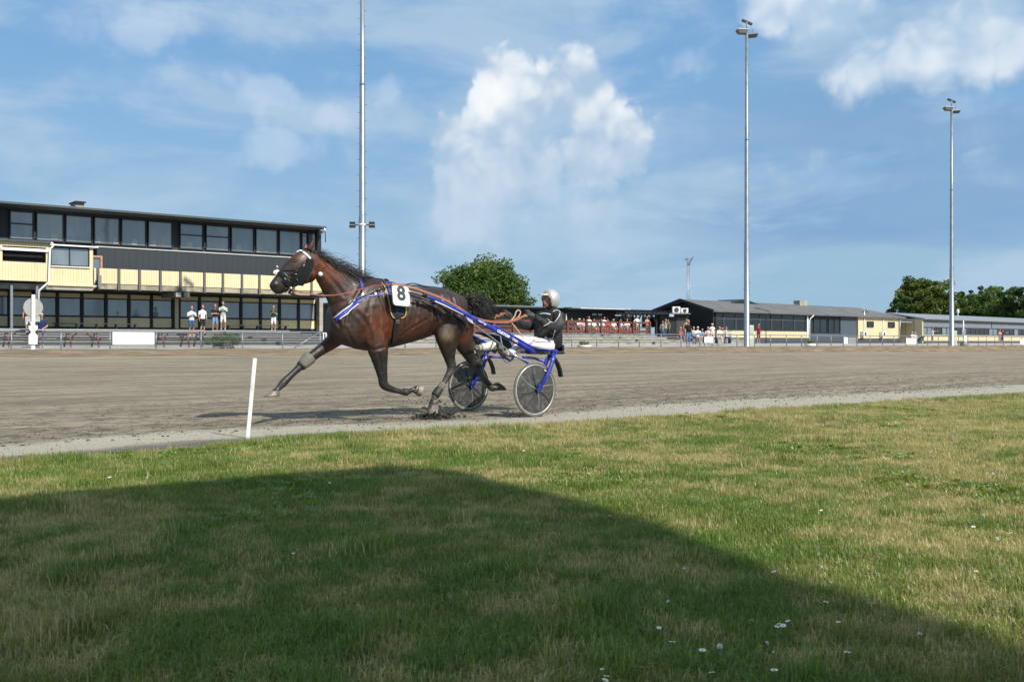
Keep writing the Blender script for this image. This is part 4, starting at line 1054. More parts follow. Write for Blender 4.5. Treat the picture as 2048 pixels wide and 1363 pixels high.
def light_pole(px, pytop, label, low=False, n=48.0):
    uu = U(px, n); z0 = gz(uu, n) - .05; zt = Zp(px, pytop, n) if pytop > -200 else pytop
    zt = max(zt, z0 + 21.5)
    t_ = thing('floodlight_pole', label, 'lamp post', W(uu, n, z0), 'tall floodlight poles along the track')
    c = W(uu, n, 0); hh = zt - z0
    m = MB(); m.tube([c + UP * (z0 + hh * k) for k in (0, .001, .33, .332, .66, .662, 1)], [.24, .215, .185, .168, .145, .130, .105], 14); m.build('pole', GALV, t_)
    m = MB()
    for k in (.33, .66): m.tube([c + UP * (z0 + hh * k - .05), c + UP * (z0 + hh * k + .05)], .20 - .07 * k, 14)
    m.build('joint_band', GREYM, t_)
    z = z0 + 3; i = 0
    sd = [Vector((.95, -.3, 0)), Vector((-.95, -.3, 0))]
    while z < zt - .6:
        d = sd[i % 2]; r_ = .215 - .11 * (z - z0) / hh
        m = MB(); m.tube([c + UP * z + d * (r_ - .02), c + UP * z + d * (r_ + .13)], .014, 5); m.build('rung', GREYM, t_); z += .42; i += 1
    # head: two trough floodlights, top bar and guard hoop
    def flood(cen, ang, tilt, name='floodlight'):
        d = Vector((math.cos(ang), math.sin(ang), 0)); s_ = Vector((-d.y, d.x, 0)); up_ = (UP * math.cos(tilt) + s_ * math.sin(tilt)); s2 = d.cross(up_)
        m = MB(); q = lambda a, b, h: cen + d * a + s2 * b + up_ * h
        m.hexa([q(-.28, -.16, -.16), q(.28, -.16, -.16), q(.28, .16, -.16), q(-.28, .16, -.16), q(-.42, -.25, .10), q(.42, -.25, .10), q(.42, .25, .10), q(-.42, .25, .10)]); f_ = m.build(name, mat('lamp_housing', (.13, .13, .11), .5), t_)
        m = MB(); m.hexa([q(-.43, -.26, .102), q(.43, -.26, .102), q(.43, .26, .102), q(-.43, .26, .102), q(-.43, -.26, .14), q(.43, -.26, .14), q(.43, .26, .14), q(-.43, .26, .14)]); m.build('lid', mat('lamp_lid', (.55, .55, .50), .5), f_)
    flood(c + UP * (zt + .05) + Vector((-.36, -.12, 0)), .15, .18); flood(c + UP * (zt - .12) + Vector((.48, .25, 0)), -.35, -.25)
    m = MB(); m.bar(c + UP * (zt + .85) + Vector((-.3, .1, .12)), c + UP * (zt + .85) + Vector((.45, .3, -.12)), .22, .14); m.build('control_box', BLACK, t_)
    m = MB(); m.tube([c + UP * zt, c + UP * (zt + .85)], .06, 8); m.build('stub', GREYM, t_)
    m = MB(); m.tube([c + UP * (zt + .1) + Vector((-.6, -.2, 0)), c + UP * (zt + .68) + Vector((-.62, -.2, 0)), c + UP * (zt + .74) + Vector((-.1, -.05, 0))], .018, 5); m.tube([c + UP * (zt + .0) + Vector((.5, .25, 0)), c + UP * (zt + .8) + Vector((.42, .25, 0))], .018, 5); m.build('guard_hoop', GALV, t_)
    if low:
        zl = Zp(px, 450, n)
        for sx in (-1, 1):
            cc = c + UP * zl + Vector((sx * .52, -.05, 0)); m = MB(); fr = frame(cc, .1)
            m.box(fr, -.16, .16, -.14, .14, -.14, -.01); m.box(fr, -.15, .15, -.13, .13, .03, .16); f_ = m.build('small_floodlight', BLACK, t_)
            m = MB(); m.box(fr, -.13, .13, -.12, .12, -.008, .028); m.build('lens_strip', mat('lens_pale', (.4, .4, .36), .3), f_)
            m = MB(); m.tube([cc - Vector((sx * .15, 0, 0)), c + UP * (zl + .02)], .03, 6); m.build('arm', BLACK, t_)
        m = MB(); m.tube([c + UP * (zl - .02), c + UP * (zl + .06)], .20, 14); m.build('clamp', WHITE, t_)
    return t_
light_pole(724.5, -999, 'nearest tall grey floodlight pole, running out of the top of the photo', True)
light_pole(1493.5, 66, 'tall grey floodlight pole in front of the gabled house')
light_pole(1903.5, 220, 'farthest tall grey floodlight pole in front of the metal roofed block')
def cabinet(px, py0, py1, wpx, label, n=47.75):
    uu = U(px, n); z0, z1 = Zp(px, py1, n), Zp(px, py0, n); wd = wpx / F * dep(px, n)
    t_ = thing('electric_cabinet', label, 'cabinet', W(uu, n, z0), 'electric cabinets on the poles')
    m = MB(); fr = frame(W(uu, n, 0), R(10)); m.box(fr, -wd / 2, wd / 2, 0, .25, z0, z1); m.build('casing', mat('cabinet_cream', (.55, .55, .44), .5, .08), t_, .015)
    m = MB(); m.box(fr, -wd / 2 + .04, wd / 2 - .04, -.015, -.001, z0 + .06, z1 - .06); m.build('door', mat('cabinet_door', (.44, .45, .37), .5, .08), t_)
cabinet(1503, 650, 669, 10, 'upper cream cabinet on the pole before the gabled house'); cabinet(1503, 674, 693, 10, 'lower cream cabinet at the foot of the pole before the gabled house')
cabinet(1910, 661, 674.5, 9, 'upper cream cabinet on the farthest pole'); cabinet(1910, 676, 692, 9, 'lower cream cabinet at the foot of the farthest pole')
wp = thing('white_mast', 'thin white mast on a grey block beside the farthest pole', 'mast', W(U(1927, 47.8), 47.8, .6)); m = MB(); m.tube([P(1927, 676, 47.8), P(1927, 641, 47.8)], .05, 8); m.build('mast', WHITE, wp)
m = MB(); m.tube([P(1927, 692, 47.8), P(1927, 682, 47.8)], [.34, .26], 12); m.build('base', CONC, wp); part('box', WHITE, wp, W, (U(1926.5, 47.6), U(1931.5, 47.6), 47.5, 47.6, Zp(1929, 683, 47.6), Zp(1929, 671, 47.6)))

# far lattice mast behind the gabled house
Yt = 150.0; fm_ = thing('lattice_mast', 'thin far lattice mast with lamps above the gabled house', 'mast', PY(1377, 690, Yt))
for px0, px1 in ((1373, 1374.5), (1376, 1376.5), (1379.5, 1379.5)):
    m = MB(); m.tube([PY(px0, 690, Yt), PY(px1, 528, Yt)], .05, 5); m.build('leg', GALV, fm_)
m = MB()
for k in range(18): y_ = 600 - 4 * k; m.bar(PY(1373.3, y_, Yt), PY(1379.5, y_ - 4, Yt), .012, .012)
m.build('lattice', GALV, fm_)
for x0, y0, x1, y1, s_ in ((1371.5, 519.5, 1376, 517.5, .38), (1380, 523.5, 1386, 514, .26), (1375, 525.5, 1381, 525, .38)):
    m = MB(); m.bar(PY(x0, y0, Yt), PY(x1, y1, Yt), s_, s_); m.build('lamp', GREYM, fm_)
m = MB(); m.tube([PY(1376, 519, Yt), PY(1382, 518, Yt), PY(1377.5, 530, Yt)], .05, 6); m.build('arm', GREYM, fm_)

# ================================================================ TREES, SHRUBS, PLANTERS
def leaf_material(name, a, b):
    m = bpy.data.materials.new(name); m.use_nodes = True
    t = NT(m.node_tree); t.n.clear()
    at = t.node('ShaderNodeAttribute'); at.attribute_name = 'bl'; bl = t.sep(at.outputs[0])
    c = t.mix(bl[0], a, b)
    df = t.node('ShaderNodeBsdfPrincipled'); t.put(df.inputs['Base Color'], c); df.inputs['Roughness'].default_value = .6; df.inputs['Specular IOR Level'].default_value = .25
    tr = t.node('ShaderNodeBsdfTranslucent'); t.put(tr.inputs[0], t.mix(1.0, c, (1.0, 1.1, .5), 'MULTIPLY'))
    m1 = t.node('ShaderNodeMixShader'); m1.inputs[0].default_value = .38; t.l.new(df.outputs[0], m1.inputs[1]); t.l.new(tr.outputs[0], m1.inputs[2])
    t.l.new(m1.outputs[0], t.node('ShaderNodeOutputMaterial').inputs[0]); return m
BARK = mat('bark', (.075, .058, .042), .95, .3, 6, .6, 12)
def crown_mesh(seed, cen, rx, rz, leaves, size, clumps, cone=False, flatten=.0):
    r = random.Random(seed); cl = []
    for _ in range(clumps):
        while True:
            d = Vector((r.uniform(-1, 1), r.uniform(-1, 1), r.uniform(-1, 1)))
            if .05 < d.length < 1: break
        d = d.normalized() * (d.length ** .75)
        if cone:
            k = (1 - d.z) / 2; d.x *= .12 + 1.0 * k; d.y *= .12 + 1.0 * k
        d *= r.uniform(.78, 1.14); cl.append((Vector((d.x * rx, d.y * rx, d.z * rz)) + cen, r.uniform(.16, .32) * rx, r.uniform(0, .5)))
    vs = []; fs = []; co = []
    for i in range(leaves):
        c, s_, tone = cl[r.randrange(clumps)]
        d = Vector((r.gauss(0, 1), r.gauss(0, 1), r.gauss(0, 1))).normalized() * (r.random() ** .4)
        p = c + Vector((d.x * s_, d.y * s_, d.z * s_ * .7))
        a = Vector((r.gauss(0, 1), r.gauss(0, 1), r.gauss(0, .7))).normalized(); b = a.cross(Vector((r.gauss(0, 1), r.gauss(0, 1), r.gauss(0, 1)))).normalized()
        q = size * r.uniform(.6, 1.3); k = len(vs)
        vs += [p - a * q, p + b * q * .55, p + a * q, p - b * q * .55]; fs.append((k, k + 1, k + 2, k + 3))
        t_ = min(1, max(0, tone + r.uniform(-.1, .5))); co += [(t_, r.random(), 0, 1)] * 4
    me = bpy.data.meshes.new('crown'); me.from_pydata([v[:] for v in vs], [], fs)
    at = me.attributes.new('bl', 'FLOAT_COLOR', 'POINT'); at.data.foreach_set('color', np.array(co, np.float32).ravel()); return me, cl
def tree(name, px, pytop, Y, wpx, label, seed, lm, leaves=9000, size=.16, base_py=690, clumps=70, cone=False, low=.28, group=None, zb=.8):
    s_ = F / Y; x = (px - 1024) / s_; ztop = CH + (HZ - pytop) / s_; rx = wpx / 2 / s_; h = ztop - zb
    rz = h * (1 - low) / 2; cen = Vector((0, 0, h * low + rz))
    t_ = thing(name, label, 'tree', (x, Y, zb), group)
    me, cl = crown_mesh(seed, cen, rx * .86, rz * .90, leaves, size, clumps, cone); me.materials.append(lm)
    o = bpy.data.objects.new('crown', me); link(o, t_); WL[o] = WL[t_]
    r = random.Random(seed); m = MB(); o_ = WL[t_]
    m.tube([o_, o_ + Vector((.1, 0, h * .15)), o_ + Vector((0, .1, h * .4)), o_ + Vector((.1, .1, h * .75))], [.035 * h, .026 * h, .018 * h, .006 * h], 9)
    for _ in range(12):
        c = cl[r.randrange(len(cl))][0]; z0 = r.uniform(.18, .45) * h; m.tube([o_ + Vector((0, .05, z0)), o_ + Vector((c.x * .4, c.y * .4, z0 + (c.z - z0) * .55)), o_ + c], [.011 * h, .007 * h, .002 * h], 6)
    m.build('trunk', BARK, t_); return t_
L1 = leaf_material('leaves_oak', (.045, .085, .020), (.145, .215, .055)); L2 = leaf_material('leaves_maple', (.038, .070, .014), (.20, .23, .05)); L3 = leaf_material('leaves_dark', (.032, .068, .020), (.105, .175, .05))
tree('broad_tree', 966, 518, 128, 206, 'broad round green tree rising behind the dark pavilion', 3, L1, 36000, .20, clumps=190, low=.16)
tree('maple_tree', 1846, 550, 172, 130, 'dense maple tree with yellowish leaf clusters behind the link building', 5, L2, 24000, .24, clumps=130, low=.10)
tree('maple_tree', 1808, 582, 168, 52, 'smaller dark tree left of the dense maple', 15, L3, 6500, .22, clumps=30, low=.05)
tree('conifer_tree', 1922, 573, 200, 44, 'narrow conifer right behind the farthest pole', 6, L3, 6500, .24, clumps=44, cone=True, low=.03)
tree('conifer_tree', 1943, 575, 202, 42, 'second conifer from the farthest pole in the far row', 7, L3, 6500, .24, clumps=44, cone=True, low=.03)
tree('conifer_tree', 1962, 570, 205, 46, 'third conifer from the farthest pole in the far row', 8, L3, 6500, .24, clumps=44, cone=True, low=.03)
tree('conifer_tree', 1980, 562, 200, 46, 'tallest conifer of the far row, near the right edge', 9, L3, 7500, .24, clumps=48, cone=True, low=.03)
tree('conifer_tree', 2000, 566, 204, 48, 'conifer just right of the tallest one in the far row', 10, L3, 7500, .24, clumps=48, cone=True, low=.03)
tree('bushy_tree', 2036, 566, 180, 96, 'bushy dark tree cut by the right edge of the photo', 11, L3, 11000, .24, clumps=70, low=.08)
tree('bushy_tree', 1985, 578, 190, 150, 'low spreading green tree under the conifer row', 12, L1, 14000, .24, clumps=90, low=.05)
tree('bushy_tree', 1932, 588, 188, 84, 'low green tree just right of the farthest pole', 14, L1, 9000, .24, clumps=60, low=.05)
tree('bushy_tree', 1906, 590, 192, 80, 'low green tree partly hidden by the farthest pole', 16, L1, 9000, .24, clumps=60, low=.05)
tree('small_tree', 1132, 607, 135, 30, 'small green treetop over the roof next to the driver helmet', 13, L1, 1600, .16, clumps=18, low=.55)
tree('small_tree', 1237, 624, 128, 30, 'small green bush seen through the pergola at its left end', 17, L1, 1600, .16, clumps=18, low=.3)
tree('small_tree', 1108, 611, 136, 22, 'little treetop hidden behind the driver helmet', 18, L1, 900, .16, clumps=14, low=.6)
def shrub(name, px, py0, py1, wpx, n, label, seed, lm, leaves=1500, size=.045):
    s_ = F / dep(px, n); uu = U(px, n); b = W(uu, n, gz(uu, n) - .02); h = (py1 - py0) / s_; rx = wpx / 2 / s_
    t_ = thing(name, label, 'shrub', b); me, cl = crown_mesh(seed, Vector((0, 0, h * .5)), rx * .85, h * .48, leaves, size, 36); me.materials.append(lm)
    o = bpy.data.objects.new('foliage', me); link(o, t_); WL[o] = b; m = MB()
    for c in cl[:14]: m.tube([b, b + c[0] * .5 + UP * .02, b + c[0]], [.014, .010, .004], 5)
    m.build('stem', BARK, t_)
shrub('round_bush', 445, 665, 696, 74, 49.6, 'round green bush behind the mesh fence right of the picnic tables', 21, leaf_material('leaves_bush', (.045, .085, .018), (.15, .22, .05)), 4200)
def planter(px, py0, py1, wpx, n, label, seed):
    s_ = F / dep(px, n); uu = U(px, n); z1, z0 = Zp(px, py0, n), gz(uu, n) - .02; r_ = wpx / 2 / s_; c = W(uu, n, 0)
    t_ = thing('flower_bowl', label, 'planter', W(uu, n, z0), 'white flower bowls along the fence')
    m = MB(); m.tube([c + UP * z0, c + UP * (z0 + .03), c + UP * z1, c + UP * (z1 + .03), c + UP * (z1 - .02)], [r_ * .8, r_ * .86, r_ * .97, r_, r_ * .9], 18); m.build('bowl', mat('bowl_white', (.70, .72, .72), .5, .06), t_)
    me, cl = crown_mesh(seed, c + UP * (z1 + .12) - WL[t_], r_ * .75, .17, 500, .035, 20); me.materials.append(MATS.get('x') or L1); o = bpy.data.objects.new('plants', me); link(o, t_); WL[o] = WL[t_]
planter(1168, 690.5, 697, 31, 47.9, 'white flower bowl on the bank below the deck railing', 31); planter(1620, 687.5, 692, 24, 47.9, 'white flower bowl near the white downpipe of the gabled house', 32)

# ================================================================ SPECTATORS
SKIN = (.42, .22, .145)
M_PERSON = vcol_mat('person_cloth_and_skin', .8, .2, .10, 9)
def ellipsoid(c, ax, ay, az, seg=12, rings=8):
    secs = []
    for i in range(rings + 1):
        t = -math.pi / 2 + math.pi * i / rings; k = max(.03, math.cos(t)); secs.append((c + az * math.sin(t), ax * k, ay * k, 1.0))
    return ring_loft(secs, seg)
def person(base, face, pose, label, shirt, pants, h=1.75, hem='shorts', hat=None, hair=(.06, .04, .03), skin=SKIN, shoe=(.5, .5, .5), seat=.45, group='spectators by the buildings', sleeve='short', lean=0.0, look=0.0):
    k = h / 1.75; rnd = random.Random(int(abs(base[0] * 97 + base[1] * 31)))
    f = Vector((math.cos(face), math.sin(face), 0)); r_ = Vector((f.y, -f.x, 0)); base = Vector(base)
    def L(x, y, z): return base + (r_ * x + f * y + UP * z) * k
    sit = pose.startswith('sit'); dz = seat / k + .06 - .92 if sit else 0
    def T(x, y, z): return L(x, y + lean * (z - .9), z + dz)
    ps = []
    def lim(tg, *js, side=r_): ps.append((tg, limb([(p, a * k, b * k) for p, a, b in js], side, 4, 10)))
    lim('torso', (T(0, 0, .86), .10, .15), (T(0, 0, .95), .12, .17), (T(0, .01, 1.10), .12, .155), (T(0, .01, 1.28), .125, .175), (T(0, 0, 1.40), .095, .185), (T(0, -.01, 1.47), .055, .09))
    lim('neck', (T(0, -.01, 1.44), .055, .055), (T(0, .01, 1.56), .05, .05))
    hd = T(0, .02, 1.645); ps.append(('head', ellipsoid(hd, f * .10 * k, r_ * .078 * k, UP * .125 * k)))
    ps.append(('nose', ellipsoid(hd + f * .10 * k - UP * .01 * k, f * .03 * k, r_ * .018 * k, UP * .03 * k, 8, 6)))
    ps.append(('hat' if hat else 'hair', ellipsoid(hd + UP * .045 * k - f * .016 * k, f * .105 * k, r_ * .086 * k, UP * .095 * k)))
    if hat and len(hat) > 3: ps.append(('hat', ellipsoid(hd + UP * .055 * k + f * (.10 if hat[3] else 0) * k, f * (.09 if hat[3] else .17) * k, r_ * (.08 if hat[3] else .16) * k, UP * .014 * k)))
    for s in (-1, 1):
        j = rnd.uniform(-.02, .02)
        if sit:
            lim('thigh', (T(.085 * s, 0, .90), .085, .085), (T(.12 * s, .22, .90), .08, .08), (T(.14 * s, .42, .90), .065, .065))
            lim('shin', (T(.14 * s, .42, .90), .06, .06), (L(.14 * s, .46, .30), .055, .052), (L(.14 * s, .44 + j, .10), .04, .04))
            ft = L(.14 * s, .44 + j, .05)
        else:
            st = .10 + .03 * rnd.random()
            lim('thigh', (L(.085 * s, 0, .92), .09, .09), (L(.10 * s, .01, .70), .085, .08), (L(st * s, .02 + j, .49), .06, .06))
            lim('shin', (L(st * s, .02 + j, .49), .058, .055), (L(st * s, -.01 + j, .33), .056, .052), (L(st * s, -.02 + j, .10), .038, .038))
            ft = L(st * s, -.01 + j, .05)
        ps.append(('foot', ellipsoid(ft + f * .05 * k, f * .135 * k, r_ * .048 * k, UP * .05 * k, 10, 6)))
        sh_ = T(.195 * s, -.01, 1.40)
        if 'clap' in pose or 'hold' in pose or 'phone' in pose: el_, ha = T(.26 * s, .06, 1.14), T(.03 * s, .24, 1.27)
        elif 'hips' in pose: el_, ha = T(.38 * s, -.06, 1.16), T(.20 * s, .03, 1.0)
        elif 'cross' in pose: el_, ha = T(.27 * s, .08, 1.14), T(-.10 * s, .20, 1.16)
        elif 'point' in pose and s == 1: el_, ha = T(.34 * s, .18, 1.36), T(.36 * s, .46, 1.40)
        elif 'knee' in pose or sit: el_, ha = T(.27 * s, .10, 1.13), T(.13 * s, .34, 1.02)
        elif 'rail' in pose: el_, ha = T(.26 * s, .14, 1.16), T(.16 * s, .40, 1.08)
        else: el_, ha = T(.26 * s, -.02, 1.12), T(.27 * s, .07 + j, .87)
        lim('uarm', (sh_, .065, .06), (sh_.lerp(el_, .5), .055, .052), (el_, .044, .044))
        lim('farm', (el_, .044, .042), (el_.lerp(ha, .4), .042, .040), (ha, .028, .028))
        d = (ha - el_).normalized(); ps.append(('hand', ellipsoid(ha + d * .05 * k, d * .075 * k, r_ * .03 * k, UP * .042 * k, 8, 6)))
    hz_ = L(0, 0, .44 if hem == 'shorts' else .12).z
    def tint(co, tg):
        if tg == 'torso': return shirt if (co - T(0, 0, .98)).z > 0 or sit else (pants if (co - T(0, 0, .93)).z < 0 else shirt)
        if tg == 'uarm': return shirt if (sleeve == 'long' or (co.z - T(0, 0, 1.2).z) > 0) else skin
        if tg == 'farm': return shirt if sleeve == 'long' else skin
        if tg == 'thigh': return pants
        if tg == 'shin': return pants if (hem == 'long') else skin
        if tg == 'foot': return shoe
        if tg == 'hair': return hair if (co - hd).dot(f) < .055 * k and co.z > hd.z - .04 * k else skin
        if tg == 'head': return skin if (co - hd).dot(f) > -.02 or co.z < hd.z - .03 else (hair if not hat else skin)
        if tg == 'hat': return hat[:3]
        return skin
    o = fuse('person', ps, .027, 2, .4, M_PERSON, None, tint, loc=base)
    tag(o, label, 'person', group)
    return o
TOC = R(-64)    # facing the track and the camera
def at_n(px, n, z): return W(U(px, n), n, z)
WH = (.74, .74, .72); 
person(at_n(83, 52.9, gz(14, 52.9)), R(-75), 'sit_knee', 'man in navy shirt and jeans seated beside the tall white post', (.018, .03, .085), (.07, .10, .16), hem='long', hat=(.55, .42, .36, 1), seat=.74)
person(at_n(57, 61.5, 1.45), TOC, 'stand', 'person in red with pale shorts half hidden behind the grey disc', (.35, .03, .04), (.6, .58, .55))
person(at_n(383, 60.0, step_z(60)), R(-50), 'clap', 'clapping man in pale blue shirt and denim shorts on the terrace', (.52, .58, .66), (.05, .10, .20), h=1.80)
person(at_n(405, 62.6, step_z(62.6)), R(-40), 'stand', 'man in white polo and dark shorts on the terrace', WH, (.022, .024, .03), h=1.82)
person(at_n(430, 63.4, step_z(63.4)), R(-60), 'cross', 'man in dark tee and light denim shorts on the terrace', (.016, .02, .022), (.20, .30, .42), h=1.78)
person(at_n(446, 64.6, step_z(64.6)), R(-75), 'hold', 'man in pale green shirt and white shorts on the terrace', (.36, .46, .40), (.66, .64, .58), h=1.85)
person(at_n(547, 66.5, 1.75), R(-80), 'stand_phone', 'man in dark green shirt and white shorts by the windows', (.015, .06, .04), (.76, .75, .72), h=1.75)
person(at_n(554, 68.5, 4.71), TOC, 'rail', 'man in white shirt and white cap on the balcony above the horse head', WH, (.3, .3, .3), hat=(.75, .72, .7, 1))
DKZ = 1.645
def deck(px, n, *a, **k): return person(at_n(px, n, DKZ), *a, **k)
deck(1158.6, 65.2, R(-60), 'sit_hold', 'seated person in white with pale hat at the left end of the deck railing', (.70, .62, .58), (.10, .10, .16), hat=(.62, .58, .52, 0))
deck(1167, 65.9, R(-70), 'sit', 'seated person in beige next to the pale hat on the deck', (.52, .40, .30), (.12, .10, .12))
deck(1187.5, 65.5, R(-50), 'sit', 'seated person in pale green and white on the deck below the grey kiosk signs', (.60, .68, .60), (.4, .38, .34))
deck(1203, 65.8, R(-65), 'sit_cross', 'seated person in white below the right grey kiosk sign', WH, (.35, .16, .14))
deck(1227, 65.2, R(-55), 'sit', 'seated person in white at the right end of the kiosk', WH, (.5, .48, .44), hat=(.62, .56, .5, 1))
deck(1254, 65.0, R(-70), 'sit_hold', 'seated man in white shirt alone near the pergola', WH, (.3, .27, .24))
deck(1274, 66.5, R(-50), 'hips', 'standing man in white tee and khaki shorts under the pergola', (.77, .77, .75), (.28, .25, .18))
deck(1294, 68.0, R(-60), 'cross', 'bare shouldered person standing at the right end of the deck railing', (.45, .24, .16), (.1, .1, .12), hair=(.12, .06, .03))
deck(1178, 70.2, R(-80), 'stand', 'person in white standing under the left red kiosk sign', WH, (.2, .2, .22), h=1.7)
deck(1208.5, 70.2, R(-70), 'cross', 'person in white standing under the right red kiosk sign', (.70, .70, .68), (.1, .12, .16), h=1.68)
deck(1143, 65.6, R(-60), 'sit', 'seated person in dark jacket left of the pale hat on the deck', (.05, .05, .06), (.1, .1, .12))
deck(1215, 66.8, R(-75), 'sit_hold', 'seated person in red top just left of the red counter', (.42, .05, .06), (.1, .1, .12))
deck(1241, 66.2, R(-60), 'sit', 'seated person in light blue between the kiosk and the lone man in white', (.36, .46, .58), (.14, .14, .18))
def gnd(px, Y, z, *a, **k): p = PY(px, 0, Y); return person((p.x, p.y, z), *a, **k)
gnd(1331, 93, 1.25, R(-30), 'point', 'standing man in khaki shirt before the black porch', (.34, .33, .25), (.05, .06, .09), hem='long', h=1.8)
gnd(1337, 94.2, 1.25, R(200), 'stand', 'standing man in grey brown shirt facing the khaki man', (.22, .18, .14), (.04, .05, .08), hem='long', h=1.76)
gnd(1325.5, 95, 1.25, R(-80), 'stand', 'person in grey behind the man in the khaki shirt', (.20, .21, .20), (.12, .16, .22), hem='long', h=1.66)
gnd(1361, 87.5, .9, R(-40), 'sit_hold', 'seated man in red checked shirt left of the man in black', (.34, .06, .05), (.10, .12, .18), hair=(.4, .36, .3))
gnd(1373, 92, 1.25, R(-90), 'stand', 'person in beige standing behind the man in black', (.34, .27, .20), (.2, .2, .2))
p_ = at_n(1376.5, 47.6, 0); person((p_.x, p_.y, gz(p_.dot(UD), 47.6)), R(-65), 'stand', 'man in black polo and blue jeans standing at the track edge', (.010, .011, .013), (.10, .22, .40), hem='long', h=1.83, hair=(.35, .27, .2), group='spectators at the track edge')
gnd(1387.5, 86, .9, R(-60), 'sit', 'seated man in pale blue grey shirt right of the man in black', (.36, .45, .50), (.06, .07, .1), hem='long', hair=(.5, .46, .4))
gnd(1395.5, 84, .88, R(-70), 'sit_hold', 'seated person all in white with white cap beside the pale blue shirt', WH, (.62, .60, .56), hat=(.76, .75, .72, 1))
gnd(1404.5, 88, .9, R(-80), 'sit', 'seated child in blue shirt in the middle of the group', (.12, .25, .52), (.06, .07, .1), h=1.45, hat=(.35, .33, .3, 0))
gnd(1416, 86, .88, R(-90), 'sit_knee', 'seated woman in pinkish dress in the group by the notice', (.62, .42, .36), (.62, .42, .36), hair=(.5, .35, .2))
gnd(1424.5, 88, .95, R(-80), 'stand', 'woman in white blouse and white sun hat behind the group', (.72, .70, .66), (.6, .5, .46), h=1.60, hat=(.74, .72, .68, 0))
gnd(1439, 83, .86, R(-60), 'sit', 'seated person in white top and pale trousers near the round table', (.76, .74, .70), (.6, .56, .5), hem='long', hair=(.3, .2, .12))
gnd(1444.5, 92, .9, R(-60), 'sit', 'seated person with orange cap behind the white top', (.5, .3, .2), (.1, .1, .1), hat=(.62, .22, .05, 0))
gnd(1452, 83.5, .86, R(-20), 'sit_point', 'seated man in white shirt and blue cap at the right of the group', WH, (.12, .18, .30), hat=(.03, .07, .32, 1), hem='long')
gnd(1517, 94, .84, R(-70), 'stand', 'man in maroon shirt and maroon shorts right of the floodlight pole', (.16, .015, .04), (.10, .012, .025), h=1.78)
gnd(1825, 118, .80, R(-70), 'sit', 'seated person in white cap left of the pair behind the white board', WH, (.3, .3, .3), hat=(.7, .7, .66, 1), h=1.7)
gnd(1830.5, 118, .80, R(-70), 'sit', 'seated person in white cap right of the pair behind the white board', (.66, .66, .62), (.2, .2, .2), hat=(.74, .72, .68, 1), h=1.6)
gnd(1864.5, 108, .70, R(-10), 'point', 'man in white shirt and grey shorts leaning on the right fence', (.68, .68, .70), (.14, .17, .22), h=1.78)
gnd(1999.5, 114, .68, R(-60), 'cross', 'person in pinkish top left of the pair by the far fence', (.42, .22, .22), (.35, .22, .2), h=1.72)
gnd(2004.5, 115, .68, R(10), 'point', 'person in dark top right of the pair by the far fence', (.12, .05, .06), (.05, .05, .06), h=1.7)
# tables the group sits at, pushchair
def round_table(px, Y, z, label, col_=(.16, .12, .09)):
    p = PY(px, 0, Y); c = Vector((p.x, p.y, z)); t_ = thing('round_table', label, 'table', c)
    m = MB(); m.disc(c + UP * .73, Vector((.55, 0, 0)), Vector((0, .55, 0)), .05, 24); m.build('table_top', mat('table_wood', col_, .7), t_)
    m = MB(); m.tube([c, c + UP * .705], [.05, .04], 10); m.build('column', BLACK, t_); m = MB(); m.tube([c, c + UP * .04], [.28, .2], 14); m.build('foot', BLACK, t_)
round_table(1450, 80, .85, 'round brown table before the man with the blue cap')
for px, Y, zz, lb in ((1361, 87.6, .9, 'dark bench under the man in the red checked shirt'), (1395, 85.9, .88, 'dark bench under the left half of the seated group'), (1420, 86.5, .88, 'dark bench under the woman in the pinkish dress'), (1446, 83.6, .86, 'dark bench under the right half of the seated group')):
    p = PY(px, 0, Y); fr = frame((p.x, p.y, zz), R(20)); t_ = thing('bench', lb, 'bench', (p.x, p.y, zz)); wd = .45 if px == 1361 else .7
    part('seat', mat('table_wood', (.16, .12, .09)), t_, fr, (-wd, wd, -.2, .2, .40, .45))
    for s in (-1, 1): part('leg', BLACK, t_, fr, (s * (wd - .1) - .03, s * (wd - .1) + .03, -.17, .17, 0, .399))
fr = lambda a, b, z: W(a, b, z)
db = thing('deck_bench', 'long brown bench behind the deck railing under the seated people', 'bench', W(U(1200, 65.4), 65.4, DKZ)); part('seat', BRN, db, W, (U(1148, 65.4), U(1262, 65.4), 65.1, 66.0, DKZ + .38, DKZ + .43))
for px in (1150, 1175, 1200, 1225, 1250): part('leg', BRN, db, W, (U(px, 65.4), U(px, 65.4) + .1, 65.2, 65.9, DKZ, DKZ + .379))
pc = PY(1844, 0, 110); fr = frame((pc.x, pc.y, .70), R(20)); t_ = thing('pushchair', 'folded dark pushchair by the fence near the white board', 'pushchair', (pc.x, pc.y, .70))
m = MB(); m.tube([fr(-.35, 0, .35), fr(0, 0, .55), fr(.35, 0, .85), fr(.45, 0, 1.0)], .03, 6); m.tube([fr(-.35, .4, .35), fr(0, .4, .55), fr(.35, .4, .85), fr(.45, .4, 1.0)], .03, 6); m.build('frame', GREYM, t_)
m = MB(); m.hexa([fr(-.3, 0, .32), fr(.2, 0, .38), fr(.2, .4, .38), fr(-.3, .4, .32), fr(-.25, .02, .6), fr(.4, .02, .95), fr(.4, .38, .95), fr(-.25, .38, .6)]); m.build('seat', BLACK, t_)
for a in (-.4, .3):
    for b in (-.02, .42): m = MB(); m.disc(fr(a, b, .14), (fr(.14, 0, 0) - fr(0, 0, 0)), UP * .14, .04, 14); m.build('wheel', BLACK, t_)

